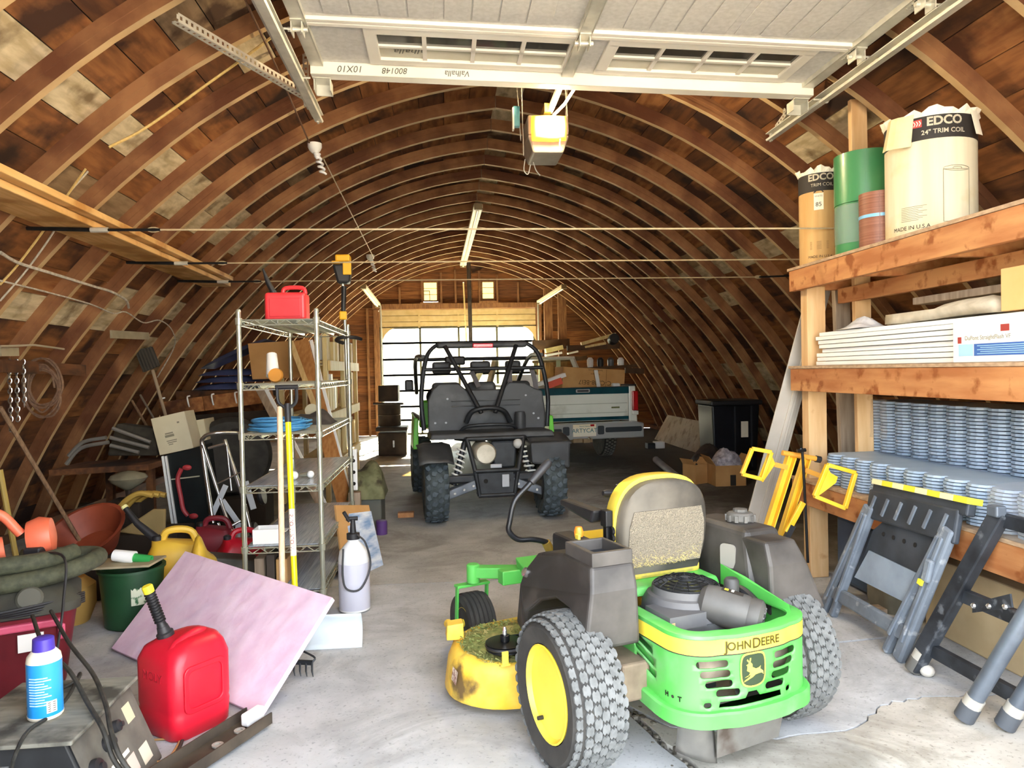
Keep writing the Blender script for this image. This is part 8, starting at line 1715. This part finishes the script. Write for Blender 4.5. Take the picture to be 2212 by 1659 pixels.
pl2 = [sq(.18, .42), sq(.82, .42), sq(.84, .70), sq(.72, .83), sq(.5, .87), sq(.28, .83), sq(.16, .70)]; b = MB(); n = len(pl2); b.add([p+nv*.0 for p in pl2]+[p-nv*.012 for p in pl2], [tuple(range(n)), tuple(reversed(range(n, 2*n)))]+[((i+1) % n, i, n+i, n+(i+1) % n) for i in range(n)]); sp_ = b.build('web_panel', SHD_, t)
b = MB(); pl3 = [sq(.20, .34), sq(.80, .34), sq(.80, .54), sq(.24, .56)]; b.hull8([p+nv*.006 for p in pl3], [p+nv*.016 for p in pl3]); b.build('folded_shelf', mat('shelf_bluegrey', '#7d8b9a', '#909eac', scale=6, rough=.5), t)
for u in (.3, .42, .54, .66):
    b = MB(); b.lathe([(.012, 0), (.012, .004)], 10, along(sq(u, .70)+nv*.001, nv)); b.build('web_boss', HOLE, sp_)
b = MB(); b.beam(sq(.99, .52)+nv*.055, sq(.95, .66)+nv*.055, .05, .03, nv); la = b.build('latch', SH, t, bevel=.012); b = MB(); b.beam(sq(.985, .50)+nv*.075, sq(.98, .53)+nv*.075, .03, .012, nv); b.build('latch_tab', mat('stripe_yellow', '#f0dc3c'), la)
# ---- steel folding sawhorses
t = thing('steel_sawhorse', 'black steel folding sawhorse with grey foot caps at the right frame edge', 'sawhorse', (2.3, 2.9, 0)); SBK = mat('steel_black', '#24272c', '#3d4249', scale=8, rough=.55, metal=.3, c3='#6b7076', s3=14., lo3=.6, hi3=.7); STB = mat('steel_bluegrey', '#5f6772', '#7b848f', scale=6, rough=.4, metal=.5)
f1 = Vector((2.16, 3.16, .02)); t1 = ray(2162, 1108)*(2.385/ray(2162, 1108).x)+Vector((0, 0, EYE)); f2 = Vector((2.06, 2.70, .02)); t2 = f2+(t1-f1)*1.02
f3 = Vector((2.17, 2.62, .02)); t3 = f3+(t1-f1)*1.0
b = MB(); b.beam(f1, t1, .075, .05, Vector((-1, 0, 0))); b.build('leg', SBK, t, bevel=.006)
b = MB(); b.tube([f2, t2], .032, 14); b.build('leg', STB, t, smooth=True); b = MB(); b.tube([f3, t3], .032, 14); b.build('leg', STB, t, smooth=True)
for f, c in ((f1, t1), (f2, t2), (f3, t3)):
    d = (c-f).normalized(); b = MB(); b.tube([f-d*.005, f+d*.06], .038, 12); b.build('foot_cap', mat('cap_dark', '#4a4e54', rough=.6) if f is not f1 else mat('cap_grey', '#8d8b86'), t, smooth=True); b = MB(); b.tube([f+d*.06, f+d*.10], .036, 12); b.build('foot_ring', mat('ring_pale', '#a8a49a'), t, smooth=True)
for v in (.14, .50, .96): b = MB(); b.beam(f1.lerp(t1, v)+Vector((.02, 0, 0)), f3.lerp(t3, v)+Vector((.02, 0, 0)), .035, .06, Z); b.build('cross_bar', SBK, t, bevel=.004)
br0 = f2.lerp(t2, .52)+Vector((-.02, .22, .02)); b = MB(); b.hull8([br0, br0+Vector((0, -.2, .10)), br0+Vector((0, -.21, .05)), br0+Vector((0, 0, -.04))], [p+Vector((.008, 0, 0)) for p in (br0, br0+Vector((0, -.2, .10)), br0+Vector((0, -.21, .05)), br0+Vector((0, 0, -.04)))]); hb2 = b.build('folding_brace', SBK, t)
for k in (.08, .5, .92): b = MB(); p = br0.lerp(br0+Vector((0, -.2, .06)), k)+Vector((-.006, 0, -.01)); b.sphere(tuple(p), .012, 8); b.build('rivet', CHR, hb2, smooth=True)
b = MB(); b.box((t1.x-.02, t1.y, t1.z+.01), (.05, .06, .05)); b.build('clamp', STB, t, bevel=.008)
# things under the lower deck
b = MB(); b.box((2.85, 4.35, .23), (.5, .5, .44)); tag(b.build('blue_tub', mat('tub_blue', '#33475e', '#41566e', scale=4, rough=.5), bevel=.03), 'dark blue tub on the floor under the far end of the rack', 'tub')
b = MB(); b.loft([[(2.62+x, 4.02+y, z) for x, y in rrect(.2*k, .26*k, .05, 4)] for k, z in ((.9, 0), (1, .05), (1, .34), (.8, .40))]); tag(b.build('olive_bag', mat('bag_olive', '#6a6454', '#7d7766', scale=8, rough=.9), smooth=40), 'olive sack under the rack beside the plastic sawhorse', 'sack')
b = MB(); b.box((2.95, 3.2, .2), (.7, 1.0, .40)); tag(b.build('kraft_roll_box', mat('kraft_pale', '#b09a74', '#c0ab86', scale=4, rough=.85), bevel=.01), 'pale kraft carton on the floor under the near half of the rack', 'box')
b = MB(); p = G(2003, 1462); b.sphere((p.x, p.y, .028), (.034, .03, .028), 12); tag(b.build('stone', mat('stone_pale', '#b5b0a6', '#cac5bb', scale=12, rough=.9), smooth=True), 'pale rounded stone by the steel sawhorse foot', 'stone')
p = G(1868, 1335); b = MB(); b.box((p.x+.05, p.y, .03), (.12, .09, .06)); tag(b.build('wood_offcut', RACK_G, bevel=.004), 'grey wood offcut under the plastic sawhorse', 'wood block')
